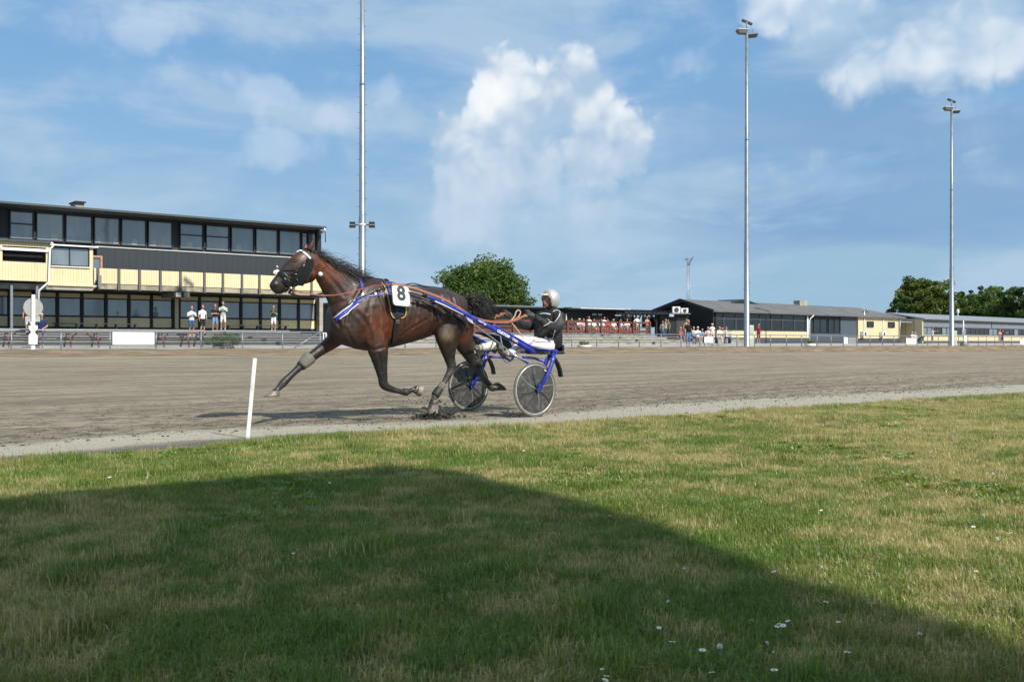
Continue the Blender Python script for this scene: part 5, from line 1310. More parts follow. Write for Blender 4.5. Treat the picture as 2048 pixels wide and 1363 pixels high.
# ================================================================ HORSE
from mathutils.bvhtree import BVHTree
N0 = 10.8
FW = -UD
hr = thing('horse', 'dark bay trotting horse with number 8 plate pulling the blue sulky', 'horse', W(6.8, N0, 0))
HP = []
def hsec(pt, pb, hw, n, e=.95):
    """slice of neck or head between a top and a bottom photo point in the plane n"""
    a, b = P(pt[0], pt[1], n), P(pb[0], pb[1], n); return tuple((a + b) / 2) + tuple((a - b) / 2) + (hw, e)
def slices(secs, k=5, seg=22):
    d = catmull(secs, k); out = []; pts = [Vector(q[:3]) for q in d]
    for i, q in enumerate(d):
        ax = Vector(q[3:6]); t = (pts[min(i + 1, len(d) - 1)] - pts[max(i - 1, 0)]).normalized(); b = ax.cross(t).normalized() * q[6]
        out.append((pts[i], ax, b, q[7]))
    return ring_loft(out, seg)
trunk = [(5.82, 1.30, 1.05, .07), (5.89, 1.42, .965, .165), (6.04, 1.54, .915, .215), (6.2, 1.665, .875, .245), (6.36, 1.735, .85, .27), (6.6, 1.70, .875, .30), (6.85, 1.652, .925, .315), (7.1, 1.645, .985, .31),
         (7.3, 1.652, 1.045, .295), (7.45, 1.64, 1.08, .285), (7.6, 1.60, 1.12, .255), (7.72, 1.55, 1.2, .19), (7.79, 1.47, 1.3, .09)]
ts = []
for u, zt, zb, hw in catmull(trunk, 5):
    c = W(u, N0, (zt + zb) / 2); ts.append((c, UP * (zt - zb) / 2, ND * max(.02, hw), .92))
HP.append(('trunk', ring_loft(ts, 28)))
HP.append(('neck', slices([hsec((627, 500), (633, 556), .080, N0), hsec((648, 518), (645, 582), .085, N0), hsec((672, 531), (658, 606), .10, N0), hsec((698, 546), (664, 630), .13, N0), hsec((722, 557), (668, 652), .17, N0), hsec((745, 563), (684, 672), .20, N0)])))
hd_ = [((622, 501), (637, 546), .082, 0), ((608, 499), (628, 561), .090, .0), ((595, 504), (617, 566), .098, .008), ((582, 514), (601, 570), .088, .018), ((571, 525), (588, 574), .070, .03), ((561, 538), (577, 579), .060, .042), ((552, 550), (569, 584), .058, .052), ((545, 559), (561, 588), .058, .062), ((540, 567), (552, 587), .048, .068), ((539, 572), (546, 583), .026, .07)]
HP.append(('head', slices([hsec(a, b, w_, N0 + dn) for a, b, w_, dn in hd_])))
# cheeks and brow
HP.append(('head', ellipsoid(P(618, 548, N0), (P(618, 534, N0) - P(618, 548, N0)), UD * .085, ND * .098)))
for s in (-1, 1):
    HP.append(('nostril', ellipsoid(P(547, 569, N0 + .06) + ND * .040 * s, UP * .026, UD * .026, ND * .022)))
# ears
HP.append(('ear', limb([(P(618, 500, N0 - .05), .034, .022), (P(622, 493, N0 - .06), .036, .018), (P(626, 484, N0 - .07), .022, .012), (P(629, 476, N0 - .075), .005, .004)], ND, 4, 10)))
HP.append(('ear', limb([(P(611, 499, N0 + .06), .034, .022), (P(612, 492, N0 + .07), .032, .016), (P(611, 486, N0 + .075), .010, .008)], ND, 4, 10)))
def leg(tg, js, side=ND):
    HP.append((tg, limb([(P(x, y, n), a, b) for x, y, n, a, b in js], side, 6, 16)))
nl, fl_ = N0 - .17, N0 + .17
leg('near_fore', [(735, 622, nl + .03, .17, .10), (747, 664, nl + .01, .155, .10), (756, 698, nl, .135, .092), (761, 728, nl, .092, .072), (765, 752, nl, .064, .056), (768, 769, nl, .056, .052), (781, 777, nl, .042, .037), (799, 782, nl, .034, .031), (812, 784, nl, .042, .036), (823, 780, nl, .029, .027), (832, 777, nl, .036, .034)])
leg('far_fore', [(700, 640, fl_ - .05, .15, .09), (684, 666, fl_, .115, .09), (660, 686, fl_, .088, .072), (638, 702, fl_, .066, .058), (613, 721, fl_, .062, .056), (598, 735, fl_, .046, .041), (583, 749, fl_, .040, .036), (567, 765, fl_, .048, .042), (556, 777, fl_, .034, .032), (549, 784, fl_, .042, .04)])
nh, fh = N0 - .18, N0 + .17
leg('near_hind', [(908, 610, nh + .05, .20, .11), (905, 640, nh + .02, .225, .13), (896, 668, nh, .20, .115), (896, 694, nh, .125, .09), (899, 715, nh, .078, .062), (903, 736, nh, .060, .050), (893, 756, nh, .040, .036), (884, 771, nh, .035, .032), (872, 787, nh, .046, .040), (868, 797, nh, .038, .035), (867, 804, nh, .046, .042)])
HP.append(('near_hind', limb([(P(905, 720, nh), .03, .03), (P(908, 733, nh), .032, .03), (P(900, 748, nh), .03, .028)], ND, 4, 10)))
leg('far_hind', [(925, 625, fh - .05, .17, .11), (925, 658, fh, .165, .115), (927, 684, fh, .135, .10), (936, 705, fh, .092, .075), (947, 725, fh, .060, .05), (958, 742, fh, .046, .040), (970, 758, fh, .040, .036), (982, 774, fh, .047, .040), (988, 777, fh, .040, .036)])
def hoof(tg, top, bot, axis_a, ra0, ra1, rb0, rb1):
    """top and bottom centres; axis_a points along the sole towards the toe"""
    t = (bot - top).normalized(); b = axis_a.cross(t).normalized(); a = axis_a.normalized()
    HP.append((tg, ring_loft([(top, a * ra0, b * rb0, .9), (top.lerp(bot, .5), a * (ra0 + ra1) / 2, b * (rb0 + rb1) / 2, .9), (bot, a * ra1, b * rb1, .9)], 16)))
hoof('hoof', P(550, 781, fl_), P(542, 793, fl_), FW, .052, .105, .050, .070)
hoof('hoof', P(829, 777, nl), P(843, 782, nl), (P(838, 791, nl) - P(846, 772, nl)), .046, .076, .045, .064)
hoof('hoof', P(868, 800, nh), P(865, 827, nh), FW, .056, .080, .050, .068)
hoof('dark_hoof', P(984, 776, fh), P(1003, 772, fh), (P(1013, 783, fh) - P(992, 763, fh)), .056, .092, .054, .074)
def cnoise(co, s, seed): return mnoise.noise(Vector((co.x * s, co.y * s, co.z * s + seed)))
BAY, RED_, BLK_, DUST = Vector((.025, .0076, .0031)), Vector((.125, .031, .008)), Vector((.0075, .0065, .006)), Vector((.105, .092, .072))
REGION = [(P(620, 552, N0), .10, RED_, .9), (P(596, 512, N0), .10, RED_, .5), (P(640, 530, N0), .16, RED_, .95), (P(662, 545, N0), .16, RED_, .6), (P(770, 640, N0 - .25), .18, RED_, .45), (P(690, 600, N0), .15, RED_, .3), (P(760, 670, nl - .1), .20, RED_, .45), (P(830, 660, N0 - .25), .2, RED_, .25), (P(930, 660, N0), .22, RED_, .45), (P(662, 690, fl_), .10, RED_, .6),
          (P(545, 575, N0), .13, BLK_ * 1.8, .9), (P(575, 540, N0), .12, BLK_ * 2, .5), (P(660, 650, N0), .16, BLK_ * 1.8, .6), (P(715, 560, N0), .2, BLK_ * 2, .5), (P(870, 575, N0), .35, BLK_ * 2.2, .45), (P(700, 690, N0), .16, Vector((.05, .042, .032)), .5), (P(705, 660, nl - .05), .10, Vector((.09, .075, .055)), .35), (P(895, 668, nh - .1), .09, Vector((.20, .15, .10)), .5)]
def htint(co, tg):
    c = BAY.copy()
    for p, r_, cc, k in REGION:
        d = (co - p).length / r_
        if d < 1.6: c = c.lerp(cc, k * (1 - smooth(.3, 1.6, d)))
    c = c * (1 + .35 * cnoise(co, 6, 0) + .2 * cnoise(co, 21, 3))
    if tg in ('near_fore', 'far_fore', 'near_hind', 'far_hind'):
        lo = smooth(1.05, .68, co.z) if tg != 'far_fore' else smooth(P(655, 690, fl_).dot(UD), P(625, 712, fl_).dot(UD), co.dot(UD))
        c = c.lerp(BLK_ * 1.3, lo * .95)
        dz = {'near_fore': .06, 'far_fore': .14, 'near_hind': .7, 'far_hind': .8}[tg]
        low = smooth(.78, .50, co.z) if 'hind' in tg else smooth(.85, .5, co.z)
        c = c.lerp(DUST, max(0, min(1, low * dz * (.62 + .9 * cnoise(co, 9, 8)))))
    if tg == 'dark_hoof': c = Vector((.05, .04, .032)) * (1 + .5 * cnoise(co, 14, 4))
    if tg == 'hoof': c = Vector((.17, .15, .118)) * (1 + .5 * cnoise(co, 14, 4))
    if tg == 'ear': c = c.lerp(RED_, .35)
    if tg == 'nostril': c = BLK_ * 1.5
    # dust streaks and sweat shine, lightened in the coat colour
    st = max(0, mnoise.noise(Vector((co.dot(UD) * 22, co.z * 3.5, 3))) - .12) * smooth(1.0, 1.3, co.z) * smooth(1.62, 1.45, co.z)
    c = c.lerp(Vector((.20, .165, .13)), min(.22, st * .5)) if tg in ('trunk', 'near_fore', 'neck') else c
    return c
def coat_material():
    m = bpy.data.materials.new('horse_coat'); m.use_nodes = True
    t = NT(m.node_tree); b = t.n['Principled BSDF']
    at = t.node('ShaderNodeAttribute'); at.attribute_name = 'tint'
    p, u, n = un_coords(t); z = t.sep(p)[2]
    fine = t.noise(t.comb(t.math('MULTIPLY', u, 60.0), t.math('MULTIPLY', n, 60.0), t.math('MULTIPLY', z, 16.0)), 1.0, 4, .65)
    mid = t.noise(p, 14, 5, .6)
    k = t.math('MULTIPLY', t.ramp(fine, .25, .75, .72, 1.3, False), t.ramp(mid, .25, .75, .78, 1.22, False))
    t.put(b.inputs['Base Color'], t.mix(1.0, at.outputs[0], t.comb(k, k, k), 'MULTIPLY'))
    t.put(b.inputs['Roughness'], t.ramp(t.math('ADD', mid, t.math('MULTIPLY', fine, .4)), .5, .9, .36, .62, False))
    b.inputs['Specular IOR Level'].default_value = .5
    bn = t.node('ShaderNodeBump'); bn.inputs['Strength'].default_value = .35; bn.inputs['Distance'].default_value = .008
    muscle = t.noise(p, 5.5, 3, .5)
    t.put(bn.inputs['Height'], t.math('ADD', t.math('MULTIPLY', fine, .45), t.math('ADD', t.math('MULTIPLY', mid, .8), t.math('MULTIPLY', muscle, 2.2)))); t.l.new(bn.outputs[0], b.inputs['Normal'])
    return m
body = fuse('body', HP, .0105, 5, .5, coat_material(), hr, htint)
def carve(ob, lines):
    """press the lines between the muscles into the skin, with soft swellings beside them"""
    me = ob.data; n_ = len(me.vertices); co = np.empty(n_ * 3, np.float32); me.vertices.foreach_get('co', co); co = co.reshape(-1, 3)
    no = np.empty(n_ * 3, np.float32); me.vertices.foreach_get('normal', no); no = no.reshape(-1, 3); dsp = np.zeros(n_, np.float32)
    tree_ = BVHTree.FromPolygons([tuple(c) for c in co], [tuple(p.vertices) for p in me.polygons]); off = np.array(WL[ob])
    for pts, amp, wd in lines:
        q = []
        for x, y in catmull([tuple(map(float, p)) for p in pts], 28):
            d = (PY(x, y, 10.0) - Vector((0, 0, CH))).normalized(); h, nn, i, ds = tree_.ray_cast(Vector((0, 0, CH)) - WL[ob], d)
            if h is not None: q.append(h)
        if not q: continue
        q = np.array([tuple(v) for v in q], np.float32); dist = np.full(n_, 9.0, np.float32)
        near = np.abs(co - q.mean(0)).max(1) < .6; idx = np.where(near)[0]
        dd = np.full(len(idx), 9.0, np.float32)
        for v_ in q: dd = np.minimum(dd, np.sqrt(((co[idx] - v_) ** 2).sum(1)))
        t_ = dd / wd
        amp *= .75; dsp[idx] += -amp * np.exp(-t_ ** 2) + amp * .55 * np.exp(-((t_ - 2.2) / 1.0) ** 2)
    co += no * dsp[:, None]; me.vertices.foreach_set('co', co.ravel()); me.update()
carve(body, [([(724, 572), (710, 598), (698, 622), (692, 648)], .010, .020), ([(756, 582), (768, 612), (777, 645), (772, 680)], .013, .020), ([(728, 686), (745, 699), (768, 694)], .009, .016), ([(637, 568), (652, 600), (666, 630), (680, 652)], .013, .020),
             ([(640, 535), (664, 560), (688, 590)], .007, .022), ([(652, 527), (680, 552), (705, 568)], .006, .018), ([(690, 655), (700, 675), (714, 696)], .010, .018), ([(800, 672), (826, 655), (852, 640)], .008, .016), ([(866, 600), (870, 632), (860, 664)], .014, .022),
             ([(905, 596), (918, 636), (916, 676), (906, 704)], .011, .020), ([(882, 592), (888, 625)], .007, .02), ([(908, 700), (906, 728)], .008, .012), ([(604, 545), (590, 548), (578, 552)], .005, .010), ([(612, 560), (596, 566), (584, 572)], .004, .010), ([(757, 706), (764, 744)], .008, .013), ([(740, 712), (752, 748)], .005, .012),
             ([(715, 625), (735, 650), (742, 680)], .007, .022), ([(820, 598), (816, 630), (806, 662)], .004, .016), ([(838, 600), (834, 630), (826, 655)], .004, .016), ([(786, 776), (812, 785)], .004, .010), ([(560, 555), (552, 566)], .004, .008), ([(896, 752), (880, 776)], .005, .010), ([(745, 590), (735, 625)], .005, .02)])
bvs = [v.co + WL[body] for v in body.data.vertices]
BV = BVHTree.FromPolygons([v[:] for v in bvs], [tuple(p.vertices) for p in body.data.polygons])
CAMP = Vector((0, 0, CH))
def onskin(px, py, off=.008):
    d = (PY(px, py, 10.0) - CAMP).normalized(); h, nn, i, ds = BV.ray_cast(CAMP, d)
    if h is None:
        q = P(px, py, N0); h, nn, i, ds = BV.find_nearest(q)
    return h + nn * off, nn
def ribbon(pts, width, thick=.006, off=.008, dense=5, name=None, mt=None, parent=hr, free=False, smooth_it=2):
    """flat strap lying on the horse through photo points"""
    dd = catmull([tuple(map(float, p)) for p in pts], dense)
    q = [onskin(p[0], p[1], off) for p in dd]
    ps = [a for a, _ in q]; ns = [b for _, b in q]
    for _ in range(smooth_it):
        ps = [ps[0]] + [(ps[i - 1] + ps[i] * 2 + ps[i + 1]) / 4 for i in range(1, len(ps) - 1)] + [ps[-1]]
        ns = [ns[0]] + [((ns[i - 1] + ns[i] + ns[i + 1])).normalized() for i in range(1, len(ns) - 1)] + [ns[-1]]
    return strap3d(ps, ns, width, thick, name, mt, parent)
def strap3d(ps, ns, width, thick, name, mt, parent):
    m = MB(); vs = []; n_ = len(ps)
    for i in range(n_):
        t = (ps[min(i + 1, n_ - 1)] - ps[max(i - 1, 0)]).normalized(); s = t.cross(ns[i]).normalized() * width / 2; o_ = s.cross(t).normalized() * thick / 2
        if o_.dot(ns[i]) < 0: o_ = -o_
        vs += [ps[i] - s - o_, ps[i] + s - o_, ps[i] + s + o_, ps[i] - s + o_]
    m.faces(vs, [(4 * i + j, 4 * i + (j + 1) % 4, 4 * i + 4 + (j + 1) % 4, 4 * i + 4 + j) for i in range(n_ - 1) for j in range(4)] + [(3, 2, 1, 0), tuple(4 * (n_ - 1) + j for j in range(4))])
    return m.build(name, mt, parent)
LEA = mat('black_leather', (.012, .012, .013), .42, .2, 20); FUZ = mat('black_fleece', (.009, .010, .012), .95, .5, 90, 1.0, 160); STEEL = mat('bright_steel', (.62, .63, .65), .25, .1, 8, metal=.9)
HB = mat('harness_blue', (.024, .036, .25), .5, .15, 20); HW = mat('harness_white', (.72, .72, .72), .5, .1, 20); HY = mat('harness_yellow', (.42, .27, .05), .6, .2, 20); NAVY = mat('pad_navy', (.010, .016, .055), .7, .3, 14); TAN = mat('rein_brown', (.19, .055, .03), .5, .2, 14); ORG = mat('rein_orange', (.30, .105, .052), .55, .15, 14)
# eye
ep, en = onskin(590.5, 522.5, -.010); m = MB()
v_, f_ = ellipsoid(ep, UP * .019, UD * .024, ND * .02); m.faces(v_, f_, True); eye = m.build('eye', mat('eye_dark', (.006, .004, .003), .08, .1, 5, spec=.9), hr)
m = MB(); m.tube([onskin(x, y, .001)[0] for x, y in ((583, 521), (586, 518.5), (592, 518), (598, 520.5))], .0045, 6); m.build('eyelid', mat('eyelid', (.02, .010, .007), .4), eye)
ep, en = onskin(545.5, 570.5, -.006); m = MB(); v_, f_ = ellipsoid(ep, (UP * .021 + UD * .006), UD * .016, en * .010); m.faces(v_, f_, True); m.build('nostril', mat('nostril_dark', (.006, .004, .004), .7), hr)
m = MB(); m.tube([onskin(x, y, .001)[0] for x, y in ((541, 585), (548, 584), (556, 582), (563, 578), (568, 574))], .004, 5); m.build('mouth_line', mat('nostril_dark', (.006, .004, .004)), hr)
# bridle
br = ribbon([(591, 500), (596, 499.5), (602, 502), (608, 506), (614, 511), (620, 517)], .022, .008, .010, name='browband', mt=HW, parent=hr)
ribbon([(604, 503.5), (605.5, 504.5)], .023, .009, .011, dense=2, name='browband_mark', mt=LEA, parent=br)
ribbon([(622, 500), (623, 508), (622, 516), (621, 522)], .026, name='crown_strap', mt=LEA)
ribbon([(619, 519), (618, 530), (613, 543), (606, 556), (598, 568)], .085, .03, .012, name='cheek_fleece', mt=FUZ)
ribbon([(606, 532), (602, 540), (596, 551), (590, 562), (587, 571)], .05, .026, .012, name='cheek_fleece', mt=FUZ)
ribbon([(609, 527), (604, 535), (597, 543), (589, 548), (582, 549)], .016, .008, .013, name='cheekpiece', mt=LEA)
ribbon([(608, 529), (603, 536.5), (597, 544), (590, 548.5)], .004, .004, .020, name='cheekpiece_edge', mt=HW)
ribbon([(567, 541), (574, 540), (583, 540), (591, 539)], .012, .007, .010, name='blinker_strap', mt=LEA)
ribbon([(554, 544), (560, 547), (567, 553), (574, 562), (580, 572)], .034, .012, .010, name='noseband', mt=FUZ)
ribbon([(560, 543), (567, 547), (573, 553), (578, 561)], .012, .008, .016, name='noseband_strap', mt=LEA)
ribbon([(567, 548), (571, 553), (575, 561), (577, 570), (574, 578)], .016, .008, .014, name='bit_strap', mt=LEA)
ribbon([(564, 560), (570, 566), (577, 573), (586, 575)], .014, .008, .012, name='chin_strap', mt=LEA)
ribbon([(586, 553), (583, 562), (580, 570), (578, 577)], .02, .01, .014, name='cheekpiece', mt=LEA)
ribbon([(568.5, 546), (572, 549), (574.5, 552)], .006, .004, .022, dense=3, name='strap_stud', mt=STEEL); ribbon([(574, 556), (577, 559.5), (579, 562)], .006, .004, .022, dense=3, name='strap_stud', mt=STEEL); ribbon([(568, 556), (571, 559)], .014, .006, .022, dense=3, name='strap_stud', mt=STEEL); ribbon([(592, 556), (594, 559)], .008, .006, .034, dense=3, name='strap_stud', mt=STEEL)
def ring(px, py, r_, rt, name, mt, off=.02):
    c, nn = onskin(px, py, off); x = nn.cross(UP).normalized(); y = x.cross(nn).normalized(); m = MB(); k = 16
    m.tube([c + x * r_ * math.cos(6.2832 * i / k) + y * r_ * 1.25 * math.sin(6.2832 * i / k) for i in range(k + 1)], rt, 6, cap=False); return m.build(name, mt, hr), c
ring(570, 578.5, .019, .008, 'bit_cheek', LEA); _, bitc = ring(579, 575.5, .024, .007, 'bit_ring', STEEL, .026); ring(579, 577, .015, .009, 'bit_keeper', LEA, .03)
ribbon([(622, 522), (623, 535), (624, 548), (620, 562)], .008, .005, .008, name='throat_lash', mt=LEA)
wb, wn = onskin(640.5, 547.5, .02); m = MB(); v_, f_ = ellipsoid(wb, UP * .028, UD * .028, ND * .028); m.faces(v_, f_, True); m.build('ear_plug_ball', HW, hr)
ribbon([(641, 543), (645, 539), (650, 534), (654, 531)], .005, .004, .006, name='ball_cord', mt=LEA)
# neck strap, breast collar, saddle, girth
ribbon([(719, 556), (721, 563), (724, 572), (726, 580)], .034, name='neck_strap', mt=HB)
ribbon([(726, 580), (726, 586), (724, 592)], .008, .006, .012, name='strap_hook', mt=STEEL)
ribbon([(672, 638), (684, 628), (698, 617), (712, 604), (722, 596)], .064, .012, .010, name='breast_collar', mt=HB)
ribbon([(671, 634.5), (683, 624.5), (697, 613.5), (711, 600.5)], .009, .006, .019, name='collar_edging', mt=HW); ribbon([(680, 638), (688, 631.5), (701, 621.5), (716, 607.5)], .009, .006, .019, name='collar_edging', mt=HW)
ribbon([(722, 596), (733, 592.5), (746, 591), (758, 589), (771, 586)], .026, name='collar_strap', mt=HB)
for x, y in ((750.5, 590), (770, 586.5)): ribbon([(x - 1.3, y - 2), (x + 1.3, y - 1.8)], .028, .008, .014, dense=2, name='buckle', mt=STEEL)
ribbon([(724, 590), (722, 598)], .03, .01, .016, dense=3, name='collar_ring', mt=LEA)
ribbon([(776, 562), (781, 574), (786, 592), (791, 612), (795, 632)], .17, .018, .006, name='saddle_pad', mt=NAVY)
ribbon([(762, 567), (768, 574), (772, 584), (775, 596), (778, 610), (780, 624), (784, 633), (788, 636)], .013, .012, .014, name='pad_edging', mt=HY)
ribbon([(801, 636), (806, 634), (810, 630), (811, 622), (810, 613)], .013, .012, .014, name='pad_edging', mt=HY)
ribbon([(771, 566), (775, 574), (779, 586)], .028, .008, .018, name='saddle_strap', mt=HB)
ribbon([(792, 612), (793, 624), (792, 640), (790, 656), (788, 672), (786, 690)], .055, .014, .020, name='girth', mt=LEA)
ribbon([(789, 641), (796, 640)], .01, .006, .034, dense=3, name='buckle', mt=STEEL); ribbon([(789, 645), (796, 644.5)], .008, .006, .034, dense=3, name='buckle', mt=STEEL)
ribbon([(846, 604), (862, 610), (874, 622), (876, 640)], .03, .012, .008, name='trace_strap', mt=LEA); ribbon([(830, 600), (846, 602), (862, 604), (876, 608)], .026, .012, .008, name='trace_strap', mt=LEA)
ribbon([(880, 630), (896, 629), (914, 634), (930, 646), (936, 656)], .030, .010, .010, name='breeching_strap', mt=LEA)
def line3(pts, r_, name, mt, parent=hr, seg=6): m = MB(); m.tube([Vector(q[:3]) for q in catmull([tuple(p) for p in pts], 6)], r_, seg); return m.build(name, mt, parent)
line3([P(719, 556, N0), P(732, 552.5, N0), P(748, 556, N0), P(765, 559, N0), P(782, 566, N0)], .010, 'check_rein', LEA)
line3([P(748, 557, N0 - .03), P(762, 563, N0 - .03), P(775, 562, N0 - .02)], .012, 'check_rein', LEA)
line3([P(765, 562, N0 - .02), P(770, 558, N0 - .02), P(777, 561, N0 - .02)], .011, 'saddle_hook', LEA)
line3([P(783, 566, N0), P(808, 569, N0), P(826, 566.5, N0), P(845, 571, N0), P(858, 573, N0)], .008, 'back_strap', LEA); line3([P(783, 566, N0), P(812, 570.5, N0), P(838, 572, N0), P(880, 576, N0 - .02), P(910, 586, N0 - .03), P(928, 598, N0 - .02)], .011, 'back_strap', LEA)
# boots
def wrap(px0, py0, px1, py1, n, r0, r1, name, mt):
    a, b = P(px0, py0, n), P(px1, py1, n); m = MB(); m.tube([a, a.lerp(b, .08), a.lerp(b, .5), a.lerp(b, .92), b], [r0 * .93, r0, (r0 + r1) / 2 * 1.03, r1, r1 * .93], 16); return m.build(name, mt, hr)
BOOT = mat('boot_grey', (.155, .14, .115), .85, .3, 14, .6, 50); BOOTD = mat('boot_dark', (.022, .020, .018), .6, .3, 14)
wrap(621, 713, 603, 731, fl_, .082, .064, 'knee_boot', BOOT); wrap(604, 729.5, 600.5, 733, fl_, .060, .056, 'boot_strap', BOOTD)
wrap(887, 767, 878, 779, nh, .046, .044, 'shin_boot', BOOT); wrap(880, 776, 870, 791, nh, .050, .056, 'fetlock_boot', BOOTD)
wrap(950, 718, 957, 735, fh, .072, .062, 'hock_boot', BOOTD); wrap(806, 783, 815, 784, nl, .042, .044, 'fetlock_boot', BOOTD)
# shoe irons
# mane and tail
def hair_mesh(strands, seg=3):
    m = MB()
    for pts, r0 in strands:
        n_ = len(pts); m.tube(pts, [r0 * (1 - .9 * (i / (n_ - 1)) ** 1.5) for i in range(n_)], seg, cap=False)
    return m
rh = random.Random(2); st = []
crest = catmull([(626, 501), (640, 509), (655, 520), (672, 530), (690, 540), (706, 549), (720, 556)], 8)
HAIRM = mat('mane_black', (.012, .010, .009), .45, .4, 8)
for i in range(800):
    x, y = crest[rh.randrange(len(crest))]; sd = rh.uniform(-.045, .03); p = P(x, y + rh.uniform(0, 4), N0 + sd)
    L_ = rh.uniform(.14, .36) * (1.0 if x > 640 else .6); lift = rh.gauss(.02, .16) + (.1 if 660 < x < 700 else -.08); sw = rh.gauss(0, .35); d = (UD * (.85 + .3 * rh.random()) + UP * (lift - .42) - ND * (.15 + sw * .4)).normalized()
    pts = []; ph = rh.uniform(0, 6); am = rh.uniform(.008, .030)
    for k in range(7):
        t = k / 6; pts.append(p + d * L_ * t + UP * (math.sin(ph + t * 5) - math.sin(ph)) * am * (1 + t) + ND * am * (math.cos(ph + 4 * t) - math.cos(ph)) + UP * (lift * .25 * t * t * L_))
    st.append((pts, rh.uniform(.0016, .0034)))
for i in range(60):   # wind-blown ends behind the withers
    x, y = rh.uniform(690, 722), rh.uniform(540, 558); p = P(x, y, N0 - rh.uniform(0, .05)); d = (UD + UP * rh.gauss(.02, .16) - ND * rh.uniform(0, .3)).normalized(); L_ = rh.uniform(.12, .28)
    st.append(([p + d * L_ * t + UP * .02 * math.sin(5 * t + i) * t for t in (0, .2, .4, .6, .8, 1)], .0025))
for i in range(90):   # short fringe along the crest
    x, y = crest[rh.randrange(len(crest))]; p = P(x, y + 2, N0 + rh.uniform(-.03, .03)); d = (UD * .8 + UP * rh.uniform(.0, .5) - ND * rh.gauss(0, .3)).normalized(); st.append(([p + d * .07 * t - UP * .03 * t * t for t in (0, .3, .6, 1)], .0022))
hair_mesh(st).build('mane', HAIRM, hr)
st = []
root = P(930, 598, N0)
for i in range(1400):
    a = rh.uniform(0, 6.283); q = math.sqrt(rh.random()) * .035; off = UP * math.cos(a) * q + ND * math.sin(a) * q
    ex, ey = rh.gauss(972, 13), rh.gauss(632, 11); e = P(ex, ey, N0 + rh.gauss(0, .07)); mid = P(953 + rh.gauss(0, 5), 601 + rh.gauss(5, 7), N0 + rh.gauss(0, .045)); c2_ = mid.lerp(e, .55) + UP * .05
    st.append(([Vector(v) for v in catmull([tuple(root + off), tuple(mid), tuple(c2_), tuple(e + UD * rh.gauss(.01, .03))], 3)], rh.uniform(.0028, .0055)))
hair_mesh(st).build('tail', HAIRM, hr)
m = MB(); m.tube([Vector(q[:3]) for q in catmull([tuple(P(x, y, N0)) for x, y in ((922, 595), (932, 599), (945, 603), (956, 609), (966, 618), (972, 628))], 4)], [q[0] for q in catmull([(.03,), (.055,), (.062,), (.062,), (.045,), (.012,)], 4)], 14); m.build('tail_core', mat('tail_core', (.008, .007, .006), .9, .5, 60, 1.0, 90), hr)
m = MB()
st = []
for i in range(50):
    p, nn = onskin(rh.uniform(596, 612), rh.uniform(497, 504), .004); st.append(([p, p + Vector((-.01, -.01, -.02)), p + Vector((-.02 + rh.uniform(-.02, .02), -.02, -.05))], .002))
hair_mesh(st).build('forelock', HAIRM, hr)
# number plate
npl = N0 - .40
def rrect(c, rad, k=5):
    """rounded quad through four photo corners"""
    q = [P(x, y, npl) for x, y in c]; out = []
    for i in range(4):
        p0, p1, p2 = q[i - 1], q[i], q[(i + 1) % 4]; a = p1 + (p0 - p1).normalized() * rad; b = p1 + (p2 - p1).normalized() * rad
        for j in range(k + 1): t = j / k; out.append(a * (1 - t) ** 2 + p1 * 2 * t * (1 - t) + b * t * t)
    return out
def plate(c, rad, off, th, name, mt, par):
    q = rrect(c, rad); k = len(q); o_ = -ND * off; m = MB()
    m.faces([p + o_ for p in q] + [p + o_ + ND * th for p in q], [tuple(range(k)), tuple(reversed(range(k, 2 * k)))] + [(i, (i + 1) % k, k + (i + 1) % k, k + i) for i in range(k)]); return m.build(name, mt, par)
pl = plate([(782, 568.5), (818, 573), (821.5, 614), (786, 610.5)], .045, 0, .012, 'number_plate', mat('plate_rim', (.13, .14, .14), .5), hr)
plate([(783.2, 569.8), (817, 574), (820.3, 612.6), (787, 609.4)], .042, .004, .003, 'plate_face', mat('plate_white', (.80, .80, .79), .45, .04), pl)
def lettering(txt, cen, x, y, size, mt, parent, name='lettering', bold=0.0, extr=.002, shear=0.0):
    cu = bpy.data.curves.new(name, 'FONT'); cu.body = txt; cu.size = size; cu.align_x = 'CENTER'; cu.align_y = 'CENTER'; cu.extrude = extr; cu.offset = bold; cu.shear = shear
    o = bpy.data.objects.new(name, cu); COL.objects.link(o); dg = bpy.context.evaluated_depsgraph_get(); me = bpy.data.meshes.new_from_object(o.evaluated_get(dg)); bpy.data.objects.remove(o)
    z = x.cross(y).normalized(); M_ = Matrix((x.normalized(), y.normalized(), z)).transposed()
    off = WL[parent]
    for v in me.vertices: v.co = M_ @ v.co + cen - off
    me.materials.clear(); me.materials.append(mt); ob = bpy.data.objects.new(name, me); link(ob, parent); WL[ob] = off; return ob
ax = (P(820, 574 + 38.5 / 2 - 1, npl) - P(784.5, 570 + 19.6 - 1, npl)).normalized(); ay = (P(800.5, 571.5, npl) - P(803.7, 611, npl)).normalized()
lettering('8', P(802, 587.5, npl) - ND * .007, ax, ay, .235, mat('plate_digit', (.055, .058, .062), .5), pl, bold=.007, extr=.001)

